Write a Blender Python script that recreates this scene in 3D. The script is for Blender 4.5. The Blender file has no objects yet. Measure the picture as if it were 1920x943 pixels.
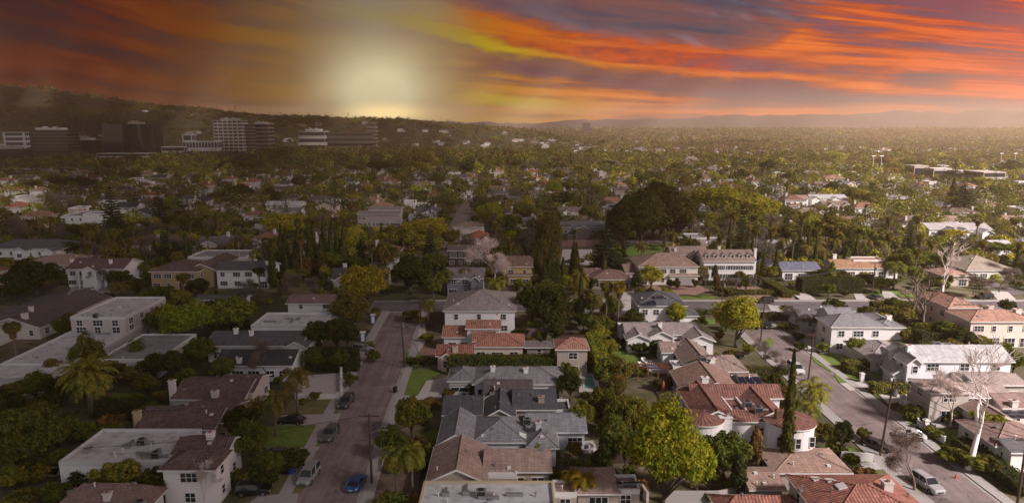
import bpy, math, random
import numpy as np
from mathutils import Vector

random.seed(7)
RNG = np.random.default_rng(11)
F, CX, CY, CAMH = 1280.0, 960.0, 471.5, 50.0
PITCH = math.radians(10.4)
CP, SP = math.cos(PITCH), math.sin(PITCH)
scene = bpy.context.scene
COL = scene.collection

# ------------------------------------------------------------------ camera maths (pixel of the 1920 photo -> point at height z)
def P(px, py, z=0.0):
    xc = (px - CX) / F; yc = (CY - py) / F
    dy = CP + yc * SP; dz = -SP + yc * CP
    t = (z - CAMH) / dz
    return Vector((xc * t, dy * t, z))
def proj(x, y, z):
    dz = z - CAMH
    d = y * CP - dz * SP
    u = y * SP + dz * CP
    if d <= 1: return (-9999, -9999, 1)
    return (CX + F * x / d, CY - F * u / d, d)

# ------------------------------------------------------------------ custom properties
def tag(o, label=None, cat=None, group=None, kind=None):
    if label: o['label'] = label
    if cat: o['category'] = cat
    if group: o['group'] = group
    if kind: o['kind'] = kind
    return o
def thing(name, label, cat, loc=(0, 0, 0), rz=0.0, group=None):
    o = bpy.data.objects.new(name, None); COL.objects.link(o)
    o.location = loc; o.rotation_euler = (0, 0, rz); o.empty_display_size = 0.5
    return tag(o, label, cat, group)
KIDS = {}
def link(o, parent=None):
    COL.objects.link(o)
    if parent is not None:
        o.parent = parent
        KIDS.setdefault(parent.name, []).append(o)
    return o
def copy_tree(o, parent=None):
    c = o.copy(); link(c, parent)
    for ch in list(KIDS.get(o.name, [])): copy_tree(ch, c)
    return c

# ------------------------------------------------------------------ materials
def srgb(r, g, b):
    f = lambda c: (c / 255 / 12.92) if c / 255 <= 0.04045 else ((c / 255 + 0.055) / 1.055) ** 2.4
    return (f(r), f(g), f(b), 1.0)
class NT:
    def __init__(s, tree):
        s.t = tree; s.n = tree.nodes; s.l = tree.links
    def node(s, typ, **kw):
        n = s.n.new(typ)
        for k, v in kw.items(): setattr(n, k, v)
        return n
    def set(s, sock, v):
        if hasattr(v, 'node'): s.l.new(v, sock)
        else: sock.default_value = v
    def math(s, op, a, b=None, c=None, clamp=False):
        n = s.node('ShaderNodeMath', operation=op, use_clamp=clamp)
        s.set(n.inputs[0], a)
        if b is not None: s.set(n.inputs[1], b)
        if c is not None: s.set(n.inputs[2], c)
        return n.outputs[0]
    def mix(s, f, a, b, mode='MIX'):
        n = s.node('ShaderNodeMix', data_type='RGBA', blend_type=mode)
        s.set(n.inputs[0], f); s.set(n.inputs[6], a); s.set(n.inputs[7], b)
        return n.outputs[2]
    def noise(s, vec, scale, detail=3, rough=0.55, dist=0.0):
        n = s.node('ShaderNodeTexNoise')
        if vec is not None: s.l.new(vec, n.inputs['Vector'])
        n.inputs['Scale'].default_value = scale; n.inputs['Detail'].default_value = detail
        n.inputs['Roughness'].default_value = rough; n.inputs['Distortion'].default_value = dist
        return n.outputs[0]
    def ramp(s, f, stops, interp='LINEAR'):
        n = s.node('ShaderNodeValToRGB'); r = n.color_ramp; r.interpolation = interp
        while len(r.elements) > 1: r.elements.remove(r.elements[0])
        r.elements[0].position = stops[0][0]; r.elements[0].color = stops[0][1]
        for p, c in stops[1:]:
            e = r.elements.new(p); e.color = c
        s.set(n.inputs[0], f)
        return n.outputs[0]
    def maprange(s, v, a, b, c=0.0, d=1.0, smooth=False):
        n = s.node('ShaderNodeMapRange'); n.interpolation_type = 'SMOOTHSTEP' if smooth else 'LINEAR'
        s.set(n.inputs[0], v)
        for i, q in enumerate((a, b, c, d)): n.inputs[1 + i].default_value = q
        return n.outputs[0]
    def grey(s, v):
        n = s.node('ShaderNodeCombineColor')
        for i in range(3): s.l.new(v, n.inputs[i])
        return n.outputs[0]
def newmat(name):
    m = bpy.data.materials.new(name); m.use_nodes = True
    t = NT(m.node_tree); t.n.clear()
    return m, t
def finish(t, col, rough=0.8, metal=0.0, spec=0.3, bump=None, bstr=0.3, bdist=0.05):
    b = t.node('ShaderNodeBsdfPrincipled'); o = t.node('ShaderNodeOutputMaterial')
    t.set(b.inputs['Base Color'], col); t.set(b.inputs['Roughness'], rough)
    b.inputs['Metallic'].default_value = metal; b.inputs['Specular IOR Level'].default_value = spec
    if bump is not None:
        n = t.node('ShaderNodeBump'); n.inputs['Strength'].default_value = bstr; n.inputs['Distance'].default_value = bdist
        t.l.new(bump, n.inputs['Height']); t.l.new(n.outputs[0], b.inputs['Normal'])
    t.l.new(b.outputs[0], o.inputs['Surface'])
    return b
def vary(t, base, vec, amp=0.25, scale=0.6, fine=6.0):
    """base colour times weathering noise (stains with a shape of their own)"""
    n1 = t.noise(vec, scale, 4, 0.6); n2 = t.noise(vec, fine, 3, 0.6)
    s = t.math('MULTIPLY_ADD', t.math('ADD', t.math('MULTIPLY', n1, 0.65), t.math('MULTIPLY', n2, 0.35)), 2 * amp, 1 - amp)
    return t.mix(1.0, base, t.grey(s), 'MULTIPLY')
def geo(t): return t.node('ShaderNodeNewGeometry').outputs['Position']
MATS = {}
def plain(name, col, rough=0.8, amp=0.15, scale=0.5, fine=5.0, metal=0.0, spec=0.3):
    if name in MATS: return MATS[name]
    m, t = newmat(name)
    c = vary(t, (*col, 1) if len(col) == 3 else col, geo(t), amp, scale, fine)
    finish(t, c, rough, metal, spec); MATS[name] = m
    return m
def objcol(t):
    return t.node('ShaderNodeObjectInfo').outputs['Color']
def uvn(t): return t.node('ShaderNodeTexCoord').outputs['UV']

def wall_mat():
    m, t = newmat('stucco_wall'); c = objcol(t)
    c = vary(t, c, geo(t), 0.17, 0.35, 2.0)
    finish(t, c, 0.85, bump=t.noise(geo(t), 12, 3), bstr=0.15); return m
def siding_mat():
    m, t = newmat('clapboard_wall'); c = objcol(t)
    w = t.node('ShaderNodeTexWave', wave_type='BANDS', bands_direction='Y', wave_profile='SAW')
    t.l.new(uvn(t), w.inputs['Vector']); w.inputs['Scale'].default_value = 0.9
    c = t.mix(1.0, c, t.grey(t.maprange(w.outputs[1], 0, 0.25, 0.78, 1.0)), 'MULTIPLY')
    c = vary(t, c, geo(t), 0.08, 0.35, 3.0)
    finish(t, c, 0.7, bump=w.outputs[1], bstr=0.2); return m
def shingle_mat():
    m, t = newmat('asphalt_shingle_roof'); c = objcol(t); uv = uvn(t)
    b = t.node('ShaderNodeTexBrick'); t.l.new(uv, b.inputs['Vector'])
    b.inputs['Scale'].default_value = 1.0; b.inputs['Brick Width'].default_value = 0.9; b.inputs['Row Height'].default_value = 0.32
    b.inputs['Mortar Size'].default_value = 0.03; b.offset = 0.5
    b.inputs['Color1'].default_value = (0.82, 0.82, 0.82, 1); b.inputs['Color2'].default_value = (1.12, 1.12, 1.12, 1); b.inputs['Mortar'].default_value = (0.62, 0.62, 0.62, 1)
    c = t.mix(1.0, c, b.outputs['Color'], 'MULTIPLY')
    c = vary(t, c, geo(t), 0.40, 0.45, 3.0)
    # streaks running down the slope
    mp = t.node('ShaderNodeMapping'); mp.inputs['Scale'].default_value = (2.2, 0.22, 1); t.l.new(uv, mp.inputs['Vector'])
    c = t.mix(1.0, c, t.grey(t.maprange(t.noise(mp.outputs[0], 1.0, 3), 0.3, 0.7, 0.74, 1.14)), 'MULTIPLY')
    finish(t, c, 0.9, bump=b.outputs['Fac'], bstr=-0.25); return m
def tile_mat():
    m, t = newmat('clay_tile_roof'); c = objcol(t); uv = uvn(t)
    w = t.node('ShaderNodeTexWave', wave_type='BANDS', bands_direction='X', wave_profile='SIN')
    t.l.new(uv, w.inputs['Vector']); w.inputs['Scale'].default_value = 0.75
    r = t.node('ShaderNodeTexWave', wave_type='BANDS', bands_direction='Y', wave_profile='SAW')
    t.l.new(uv, r.inputs['Vector']); r.inputs['Scale'].default_value = 0.55
    b = t.node('ShaderNodeTexBrick'); t.l.new(uv, b.inputs['Vector'])
    b.inputs['Scale'].default_value = 1.0; b.inputs['Brick Width'].default_value = 0.42; b.inputs['Row Height'].default_value = 0.57
    b.inputs['Mortar Size'].default_value = 0.0
    b.inputs['Color1'].default_value = (0.7, 0.68, 0.66, 1); b.inputs['Color2'].default_value = (1.25, 1.15, 1.1, 1)
    c = t.mix(1.0, c, b.outputs['Color'], 'MULTIPLY')
    c = t.mix(1.0, c, t.grey(t.maprange(w.outputs[1], 0.1, 0.8, 0.62, 1.08)), 'MULTIPLY')
    c = t.mix(1.0, c, t.grey(t.maprange(r.outputs[1], 0, 0.3, 0.72, 1.0)), 'MULTIPLY')
    c = vary(t, c, geo(t), 0.38, 0.4, 2.4)
    h = t.math('ADD', w.outputs[1], t.math('MULTIPLY', r.outputs[1], 0.6))
    finish(t, c, 0.8, bump=h, bstr=0.6, bdist=0.08); return m
def flatroof_mat():
    m, t = newmat('flat_membrane_roof'); c = objcol(t); g = geo(t)
    c = vary(t, c, g, 0.26, 0.25, 1.6)
    b = t.node('ShaderNodeTexBrick'); t.l.new(uvn(t), b.inputs['Vector'])
    b.inputs['Scale'].default_value = 1.0; b.inputs['Brick Width'].default_value = 9.0; b.inputs['Row Height'].default_value = 1.1
    b.inputs['Mortar Size'].default_value = 0.035; b.inputs['Mortar'].default_value = (0.8, 0.8, 0.8, 1)
    b.inputs['Color1'].default_value = (0.96, 0.96, 0.96, 1); b.inputs['Color2'].default_value = (1.03, 1.03, 1.03, 1)
    c = t.mix(1.0, c, b.outputs['Color'], 'MULTIPLY')
    pud = t.maprange(t.noise(g, 0.55, 4, 0.65), 0.5, 0.68, 1.0, 0.6)
    c = t.mix(1.0, c, t.grey(pud), 'MULTIPLY')
    finish(t, c, 0.75); return m
def leaf_mat(name, attr=False, trans=0.35):
    m, t = newmat(name)
    if attr:
        base = t.node('ShaderNodeVertexColor', layer_name='Col').outputs[0]
    else:
        base = objcol(t)
    g = t.node('ShaderNodeNewGeometry')
    r = g.outputs['Random Per Island']
    v = t.math('MULTIPLY_ADD', r, 0.9, 0.55)
    n = t.noise(g.outputs['Position'], 0.55, 3, 0.6)
    n2 = t.noise(g.outputs['Position'], 2.2, 2, 0.6)
    v = t.math('MULTIPLY', v, t.maprange(n2, 0.3, 0.7, 0.75, 1.25))
    hue = t.mix(t.maprange(n, 0.35, 0.68), (0.80, 1.0, 0.80, 1), (1.42, 1.18, 0.72, 1))
    c = t.mix(1.0, t.mix(1.0, base, hue, 'MULTIPLY'), t.grey(v), 'MULTIPLY')
    d = t.node('ShaderNodeBsdfDiffuse'); tr = t.node('ShaderNodeBsdfTranslucent'); mx = t.node('ShaderNodeMixShader')
    t.l.new(c, d.inputs[0]); t.l.new(t.mix(1.0, c, (1.3, 1.4, 0.6, 1), 'MULTIPLY'), tr.inputs[0]); mx.inputs[0].default_value = trans
    t.l.new(d.outputs[0], mx.inputs[1]); t.l.new(tr.outputs[0], mx.inputs[2])
    o = t.node('ShaderNodeOutputMaterial'); t.l.new(mx.outputs[0], o.inputs[0]); return m
def glass_mat(name='window_glass', col=(0.02, 0.025, 0.03)):
    m, t = newmat(name); finish(t, (*col, 1), 0.08, spec=0.6); return m
def bark_mat():
    m, t = newmat('bark'); c = objcol(t); g = geo(t)
    c = vary(t, c, g, 0.35, 1.2, 7.0); finish(t, c, 0.9); return m
def paint_mat():
    m, t = newmat('car_paint'); b = finish(t, vary(t, objcol(t), geo(t), 0.05, 0.8, 5), 0.28, 0.15, 0.5); b.inputs['Coat Weight'].default_value = 0.6; return m

M_WALL, M_SIDING, M_SHINGLE, M_TILE, M_FLAT = wall_mat(), siding_mat(), shingle_mat(), tile_mat(), flatroof_mat()
M_LEAF = leaf_mat('foliage'); M_LEAFA = leaf_mat('woodland_foliage', True, 0.2); M_NEEDLE = leaf_mat('needle_foliage', False, 0.12)
M_GLASS = glass_mat(); M_BARK = bark_mat(); M_PAINT = paint_mat()
M_TRIM = plain('white_trim', (0.72, 0.70, 0.68), 0.6, 0.08)
M_DARKTRIM = plain('dark_trim', (0.06, 0.06, 0.065), 0.6, 0.08)
M_CONC = plain('concrete', (0.36, 0.34, 0.33), 0.9, 0.22, 0.35, 4)
M_METAL = plain('grey_metal', (0.35, 0.35, 0.36), 0.45, 0.15, 1, 8, 0.6)
M_DARKM = plain('dark_metal', (0.03, 0.03, 0.035), 0.5, 0.15)
M_WOOD = plain('weathered_wood', (0.085, 0.055, 0.04), 0.9, 0.3, 1.0, 9)
M_REDWOOD = plain('redwood', (0.25, 0.08, 0.045), 0.8, 0.2, 1.0, 7)
M_BRICK = plain('chimney_brick', (0.28, 0.13, 0.09), 0.9, 0.3, 2.0, 12)
M_RUBBER = plain('rubber', (0.012, 0.012, 0.013), 0.8, 0.1)
M_RIM = plain('wheel_rim', (0.45, 0.45, 0.46), 0.3, 0.05, metal=0.9)
M_BLUEP = plain('blue_plastic', (0.02, 0.07, 0.30), 0.5, 0.08)
M_BLACKP = plain('black_plastic', (0.02, 0.02, 0.022), 0.5, 0.08)
M_SOLAR = glass_mat('solar_cells', (0.012, 0.016, 0.035))
M_RED = plain('red_plastic', (0.5, 0.03, 0.02), 0.4, 0.05)
M_LAMPG = glass_mat('lamp_lens', (0.5, 0.5, 0.5))

# ------------------------------------------------------------------ mesh builder
class B:
    def __init__(s): s.v = []; s.f = []; s.m = []
    def face(s, pts, m=0):
        i = len(s.v); s.v += [tuple(p) for p in pts]; s.f.append(tuple(range(i, i + len(pts)))); s.m.append(m)
    def box(s, x0, x1, y0, y1, z0, z1, m=0, top=True, bottom=True):
        i = len(s.v)
        s.v += [(x0, y0, z0), (x1, y0, z0), (x1, y1, z0), (x0, y1, z0), (x0, y0, z1), (x1, y0, z1), (x1, y1, z1), (x0, y1, z1)]
        fs = [(0, 1, 5, 4), (1, 2, 6, 5), (2, 3, 7, 6), (3, 0, 4, 7)]
        if top: fs.append((4, 5, 6, 7))
        if bottom: fs.append((3, 2, 1, 0))
        for f in fs: s.f.append(tuple(i + k for k in f)); s.m.append(m)
    def tube(s, pts, rad, n=6, m=0, cap=True):
        pts = [Vector(p) for p in pts]; i0 = len(s.v)
        for k, p in enumerate(pts):
            d = (pts[min(k + 1, len(pts) - 1)] - pts[max(k - 1, 0)])
            if d.length < 1e-6: d = Vector((0, 0, 1))
            d.normalize()
            a = Vector((1, 0, 0)) if abs(d.x) < 0.8 else Vector((0, 1, 0))
            u = d.cross(a).normalized(); w = d.cross(u)
            r = rad[k] if hasattr(rad, '__len__') else rad
            for j in range(n):
                t = 2 * math.pi * j / n
                q = p + (u * math.cos(t) + w * math.sin(t)) * r
                s.v.append(tuple(q))
        for k in range(len(pts) - 1):
            for j in range(n):
                a = i0 + k * n + j; b = i0 + k * n + (j + 1) % n
                s.f.append((a, b, b + n, a + n)); s.m.append(m)
        if cap:
            s.f.append(tuple(i0 + (len(pts) - 1) * n + j for j in range(n))); s.m.append(m)
            s.f.append(tuple(i0 + n - 1 - j for j in range(n))); s.m.append(m)
    def loft(s, secs, m=0, cap=True):
        i0 = len(s.v); n = len(secs[0])
        for sec in secs: s.v += [tuple(p) for p in sec]
        for k in range(len(secs) - 1):
            for j in range(n):
                a = i0 + k * n + j; b = i0 + k * n + (j + 1) % n
                s.f.append((a, b, b + n, a + n)); s.m.append(m)
        if cap:
            s.f.append(tuple(i0 + j for j in reversed(range(n)))); s.m.append(m)
            s.f.append(tuple(i0 + (len(secs) - 1) * n + j for j in range(n))); s.m.append(m)
    def slab(s, pts, th, m=0):
        """thin solid: pts is the top polygon, th thickness downwards"""
        lo = [(p[0], p[1], p[2] - th) for p in pts]
        s.face(pts, m); s.face(lo[::-1], m)
        for k in range(len(pts)):
            j = (k + 1) % len(pts)
            s.face([lo[k], lo[j], pts[j], pts[k]], m)
    def build(s, name, mats, parent=None, loc=None, color=None, smooth=False, uv=True):
        if not isinstance(mats, (list, tuple)): mats = [mats]
        me = bpy.data.meshes.new(name); me.from_pydata(s.v, [], s.f)
        for mm in mats: me.materials.append(mm)
        if len(mats) > 1: me.polygons.foreach_set('material_index', s.m)
        if uv:
            lay = me.uv_layers.new(name='UVMap').data
            me.update()
            for p in me.polygons:
                n = p.normal
                if abs(n.z) > 0.999: u = Vector((1, 0, 0)); w = Vector((0, 1, 0))
                else:
                    u = Vector((-n.y, n.x, 0)).normalized(); w = n.cross(u)
                for li in p.loop_indices:
                    q = me.vertices[me.loops[li].vertex_index].co
                    lay[li].uv = (q.dot(u), q.dot(w))
        if smooth: me.polygons.foreach_set('use_smooth', [True] * len(me.polygons))
        me.update()
        o = bpy.data.objects.new(name, me); link(o, parent)
        if loc is not None: o.location = loc
        if color is not None: o.color = (*color, 1)
        return o
def mesh_np(name, V, Fq, mat, cols=None):
    me = bpy.data.meshes.new(name); V = np.asarray(V, np.float32); Fq = np.asarray(Fq, np.int32)
    n = len(Fq); k = Fq.shape[1]
    me.vertices.add(len(V)); me.vertices.foreach_set('co', V.ravel())
    me.loops.add(n * k); me.loops.foreach_set('vertex_index', Fq.ravel())
    me.polygons.add(n); me.polygons.foreach_set('loop_start', np.arange(0, n * k, k, dtype=np.int32))
    me.polygons.foreach_set('loop_total', np.full(n, k, np.int32))
    me.materials.append(mat)
    if cols is not None:
        a = me.color_attributes.new(name='Col', type='FLOAT_COLOR', domain='POINT')
        c4 = np.ones((len(V), 4), np.float32); c4[:, :3] = cols
        a.data.foreach_set('color', c4.ravel())
    me.update(calc_edges=True); me.validate()
    return me
def unit(n, rng=RNG):
    d = rng.normal(size=(n, 3)); return d / np.linalg.norm(d, axis=1)[:, None]
def quads(pos, nrm, size, rng=RNG, aspect=1.0):
    n = len(pos)
    t = np.cross(nrm, unit(n, rng)); t /= np.linalg.norm(t, axis=1)[:, None] + 1e-9
    b = np.cross(nrm, t)
    s = size[:, None]
    c = [pos + t * s, pos + b * s * 0.62 * aspect, pos - t * s, pos - b * s * 0.62 * aspect]
    V = np.stack(c, 1).reshape(-1, 3)
    return V, np.arange(4 * n).reshape(n, 4)
def clump_leaves(cen, rad, n_per, leaf, rng=RNG, up=0.25, squash=0.85):
    k = len(cen); n = k * n_per
    d = unit(n, rng); d[:, 2] += up; d /= np.linalg.norm(d, axis=1)[:, None]
    c = np.repeat(cen, n_per, 0); r = np.repeat(rad, n_per)
    rr = r * (0.55 + 0.55 * rng.random(n))
    dd = d.copy(); dd[:, 2] *= squash
    pos = c + dd * rr[:, None]
    nrm = d + 0.75 * unit(n, rng); nrm /= np.linalg.norm(nrm, axis=1)[:, None]
    return quads(pos, nrm, leaf * (0.6 + 0.8 * rng.random(n)), rng)
DEBUG = False
SUN_E, NISH, EXPO, HAZE, SHADE_Z, SHADE_P = 4.2, .05, 1.2, 2.0e-4, 400.0, 0.0
COVP, COVV = (-.8, -.4, -.2, 0, .2, .4, .5), (.96, .88, .76, .50, .25, .06, 0)
DOME_L, DOME_R = (.19, .14, .11, 1), (.95, .72, .66, 1)
HOT = 1.2
# ------------------------------------------------------------------ houses
EMPTY_RECTS = []      # world rectangles (x0,x1,y0,y1) taken by something
LANDMARKS = []        # (phrase, px, py)
def W(kind, xl, xr, yn, z, D=None, rise=1.6, yf=None, st=None):
    a = P(xl, yn, z); b = P(xr, yn, z)
    if D and yn > 590: D *= .78; rise *= .85
    y1 = a.y + D if D else P(CX, yf, z).y
    return dict(k=kind, x0=a.x, x1=b.x, y0=a.y, y1=y1, z=z, r=rise, st=st or (2 if z > 4.6 else 1))
def WX(kind, x0, x1, y0, y1, z, rise=1.6, st=None):
    return dict(k=kind, x0=x0, x1=x1, y0=y0, y1=y1, z=z, r=rise, st=st or (2 if z > 4.6 else 1))
def WR(px, py, z, r, rise):
    c = P(px, py, z); return dict(k='round', x0=c.x - r, x1=c.x + r, y0=c.y - r, y1=c.y + r, z=z, r=rise, st=2)
def roof_z(w, x, y):
    k = w['k']; hx = (w['x1'] - w['x0']) / 2; hy = (w['y1'] - w['y0']) / 2
    cx = (w['x0'] + w['x1']) / 2; cy = (w['y0'] + w['y1']) / 2
    ax = max(0, 1 - abs(x - cx) / hx); ay = max(0, 1 - abs(y - cy) / hy)
    if k == 'gx': return w['z'] + w['r'] * ay
    if k == 'gy': return w['z'] + w['r'] * ax
    if k == 'h':
        m = min(hx, hy); return w['z'] + w['r'] * min(1, min(ax * hx, ay * hy) / m)
    return w['z']
def wing_geo(w, k, bw, br, ox, oy, over=0.45):
    e = 0.012 * k
    x0, x1, y0, y1, z, r = w['x0'] - ox + e, w['x1'] - ox - e, w['y0'] - oy + e, w['y1'] - oy - e, w['z'] + 0.006 * k, w['r']
    kd = w['k']; cx = (x0 + x1) / 2; cy = (y0 + y1) / 2
    if kd == 'round':
        n = 28; R = (x1 - x0) / 2
        c = [(math.cos(2 * math.pi * j / n), math.sin(2 * math.pi * j / n)) for j in range(n)]
        for j in range(n):
            a, b = c[j], c[(j + 1) % n]
            bw.face([(cx + a[0] * (R - .3), cy + a[1] * (R - .3), 0), (cx + b[0] * (R - .3), cy + b[1] * (R - .3), 0), (cx + b[0] * (R - .3), cy + b[1] * (R - .3), z), (cx + a[0] * (R - .3), cy + a[1] * (R - .3), z)])
            br.face([(cx + a[0] * R, cy + a[1] * R, z), (cx + b[0] * R, cy + b[1] * R, z), (cx, cy, z + r)])
            br.face([(cx + a[0] * R, cy + a[1] * R, z - .2), (cx + b[0] * R, cy + b[1] * R, z - .2), (cx + b[0] * R, cy + b[1] * R, z), (cx + a[0] * R, cy + a[1] * R, z)], 1)
            br.face([(cx + b[0] * R, cy + b[1] * R, z - .2), (cx + a[0] * R, cy + a[1] * R, z - .2), (cx, cy, z - .2)], 1)
        return
    if kd == 'f':
        bw.box(x0 + .02, x1 - .02, y0 + .02, y1 - .02, 0, z - .05, top=False)
        br.box(x0 + .25, x1 - .25, y0 + .25, y1 - .25, z - .3, z - .02)
        p = z + .35
        br.box(x0, x1, y0, y0 + .25, z - .35, p, 1); br.box(x0, x1, y1 - .25, y1, z - .35, p, 1)
        br.box(x0, x0 + .25, y0 + .252, y1 - .252, z - .35, p - .004, 1); br.box(x1 - .25, x1, y0 + .252, y1 - .252, z - .35, p - .004, 1)
        return
    i = over
    bw.box(x0 + i, x1 - i, y0 + i, y1 - i, 0, z - .06, top=False)
    T = .22
    if kd == 'h':
        hx, hy = (x1 - x0) / 2, (y1 - y0) / 2
        if hx >= hy: a, b = (x0 + hy, cy, z + r), (x1 - hy, cy, z + r)
        else: a, b = (cx, y0 + hx, z + r), (cx, y1 - hx, z + r)
        A, Bc, C, D = (x0, y0, z), (x1, y0, z), (x1, y1, z), (x0, y1, z)
        if hx >= hy:
            br.face([A, Bc, b, a]); br.face([Bc, C, b]); br.face([C, D, a, b]); br.face([D, A, a])
        else:
            br.face([A, Bc, a]); br.face([Bc, C, b, a]); br.face([C, D, b]); br.face([D, A, a, b])
        # ridge and hip caps
        for p, q in ((a, b), (A, a), (D, a if hx >= hy else b), (Bc, b if hx >= hy else a), (C, b)):
            if (Vector(p) - Vector(q)).length > .3: br.tube([(p[0], p[1], p[2] + .03), (q[0], q[1], q[2] + .03)], .1, 4, 2, False)
    elif kd == 'gx':
        g = [(x0, y0, z), (x1, y0, z), (x1, cy, z + r), (x0, cy, z + r)]
        h = [(x0, cy, z + r), (x1, cy, z + r), (x1, y1, z), (x0, y1, z)]
        br.slab(g, T); br.slab(h, T)
        br.tube([(x0, cy, z + r + .03), (x1, cy, z + r + .03)], .1, 4, 2)
        for xx in (x0 + i, x1 - i):
            bw.face([(xx, y0 + i, z - .06), (xx, y1 - i, z - .06), (xx, cy, z + r - T - .02)] if xx > cx else [(xx, y1 - i, z - .06), (xx, y0 + i, z - .06), (xx, cy, z + r - T - .02)])
        for xx in (x0, x1):   # barge boards
            s = -.03 if xx == x0 else .03
            for (ya, yb) in ((y0, cy), (y1, cy)):
                br.face([(xx + s, ya, z - T - .05), (xx + s, yb, z + r - T - .05), (xx + s, yb, z + r + .02), (xx + s, ya, z + .02)], 1)
    elif kd == 'gy':
        br.slab([(x0, y0, z), (cx, y0, z + r), (cx, y1, z + r), (x0, y1, z)][::-1], T); br.slab([(cx, y0, z + r), (x1, y0, z), (x1, y1, z), (cx, y1, z + r)][::-1], T)
        br.tube([(cx, y0, z + r + .03), (cx, y1, z + r + .03)], .1, 4, 2)
        for yy in (y0 + i, y1 - i):
            bw.face([(x0 + i, yy, z - .06), (x1 - i, yy, z - .06), (cx, yy, z + r - T - .02)])
        for yy in (y0, y1):
            s = -.03 if yy == y0 else .03
            for (xa, xb) in ((x0, cx), (x1, cx)):
                br.face([(xa, yy + s, z - T - .05), (xb, yy + s, z + r - T - .05), (xb, yy + s, z + r + .02), (xa, yy + s, z + .02)], 1)
    # fascia / gutter
    t1 = z - .02
    for (ax, bx, ay, by) in ((x0 - .04, x1 + .04, y0 - .06, y0 - .01), (x0 - .04, x1 + .04, y1 + .01, y1 + .06)) if kd != 'gy' else ():
        br.box(ax, bx, ay, by, t1 - .2, t1, 1)
    for (ax, bx, ay, by) in ((x0 - .06, x0 - .01, y0, y1), (x1 + .01, x1 + .06, y0, y1)) if kd != 'gx' else ():
        br.box(ax, bx, ay, by, t1 - .2, t1, 1)
def add_window(root, x, y, z, w, h, face='y', trim=None, shutters=None, name='window'):
    """window set proud of the wall; face: y = towards -Y, r = towards +X, l = towards -X"""
    def q(b, a0, a1, z0, z1, d0, d1, m=0):
        if face == 'y': b.box(x + a0, x + a1, y - d1, y - d0, z + z0, z + z1, m)
        elif face == 'r': b.box(x + d0, x + d1, y + a0, y + a1, z + z0, z + z1, m)
        else: b.box(x - d1, x - d0, y + a0, y + a1, z + z0, z + z1, m)
    f = B(); t = .09
    q(f, -w / 2 - t, w / 2 + t, h, h + t, 0, .09); q(f, -w / 2 - t, w / 2 + t, -t, 0, 0, .12)
    q(f, -w / 2 - t, -w / 2, 0, h, 0, .085); q(f, w / 2, w / 2 + t, 0, h, 0, .085)
    nm = 1 if w < 1.3 else 2 if w < 2.2 else 3
    if nm > 1:
        for k in range(1, nm): c = -w / 2 + w * k / nm; q(f, c - .035, c + .035, 0, h, 0, .075)
    if name == 'window' and h > 1: q(f, -w / 2, w / 2, h * .5 - .03, h * .5 + .03, 0, .07)
    if shutters:
        q(f, -w / 2 - t - .4, -w / 2 - t - .02, 0, h, 0, .06, 1); q(f, w / 2 + t + .02, w / 2 + t + .4, 0, h, 0, .06, 1)
    fr = f.build(name, [trim or M_TRIM, shutters or M_DARKTRIM], root, uv=False)
    p = B(); q(p, -w / 2, w / 2, 0, h, 0, .04); p.build('pane', M_GLASS, fr, uv=False)
    return fr
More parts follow.
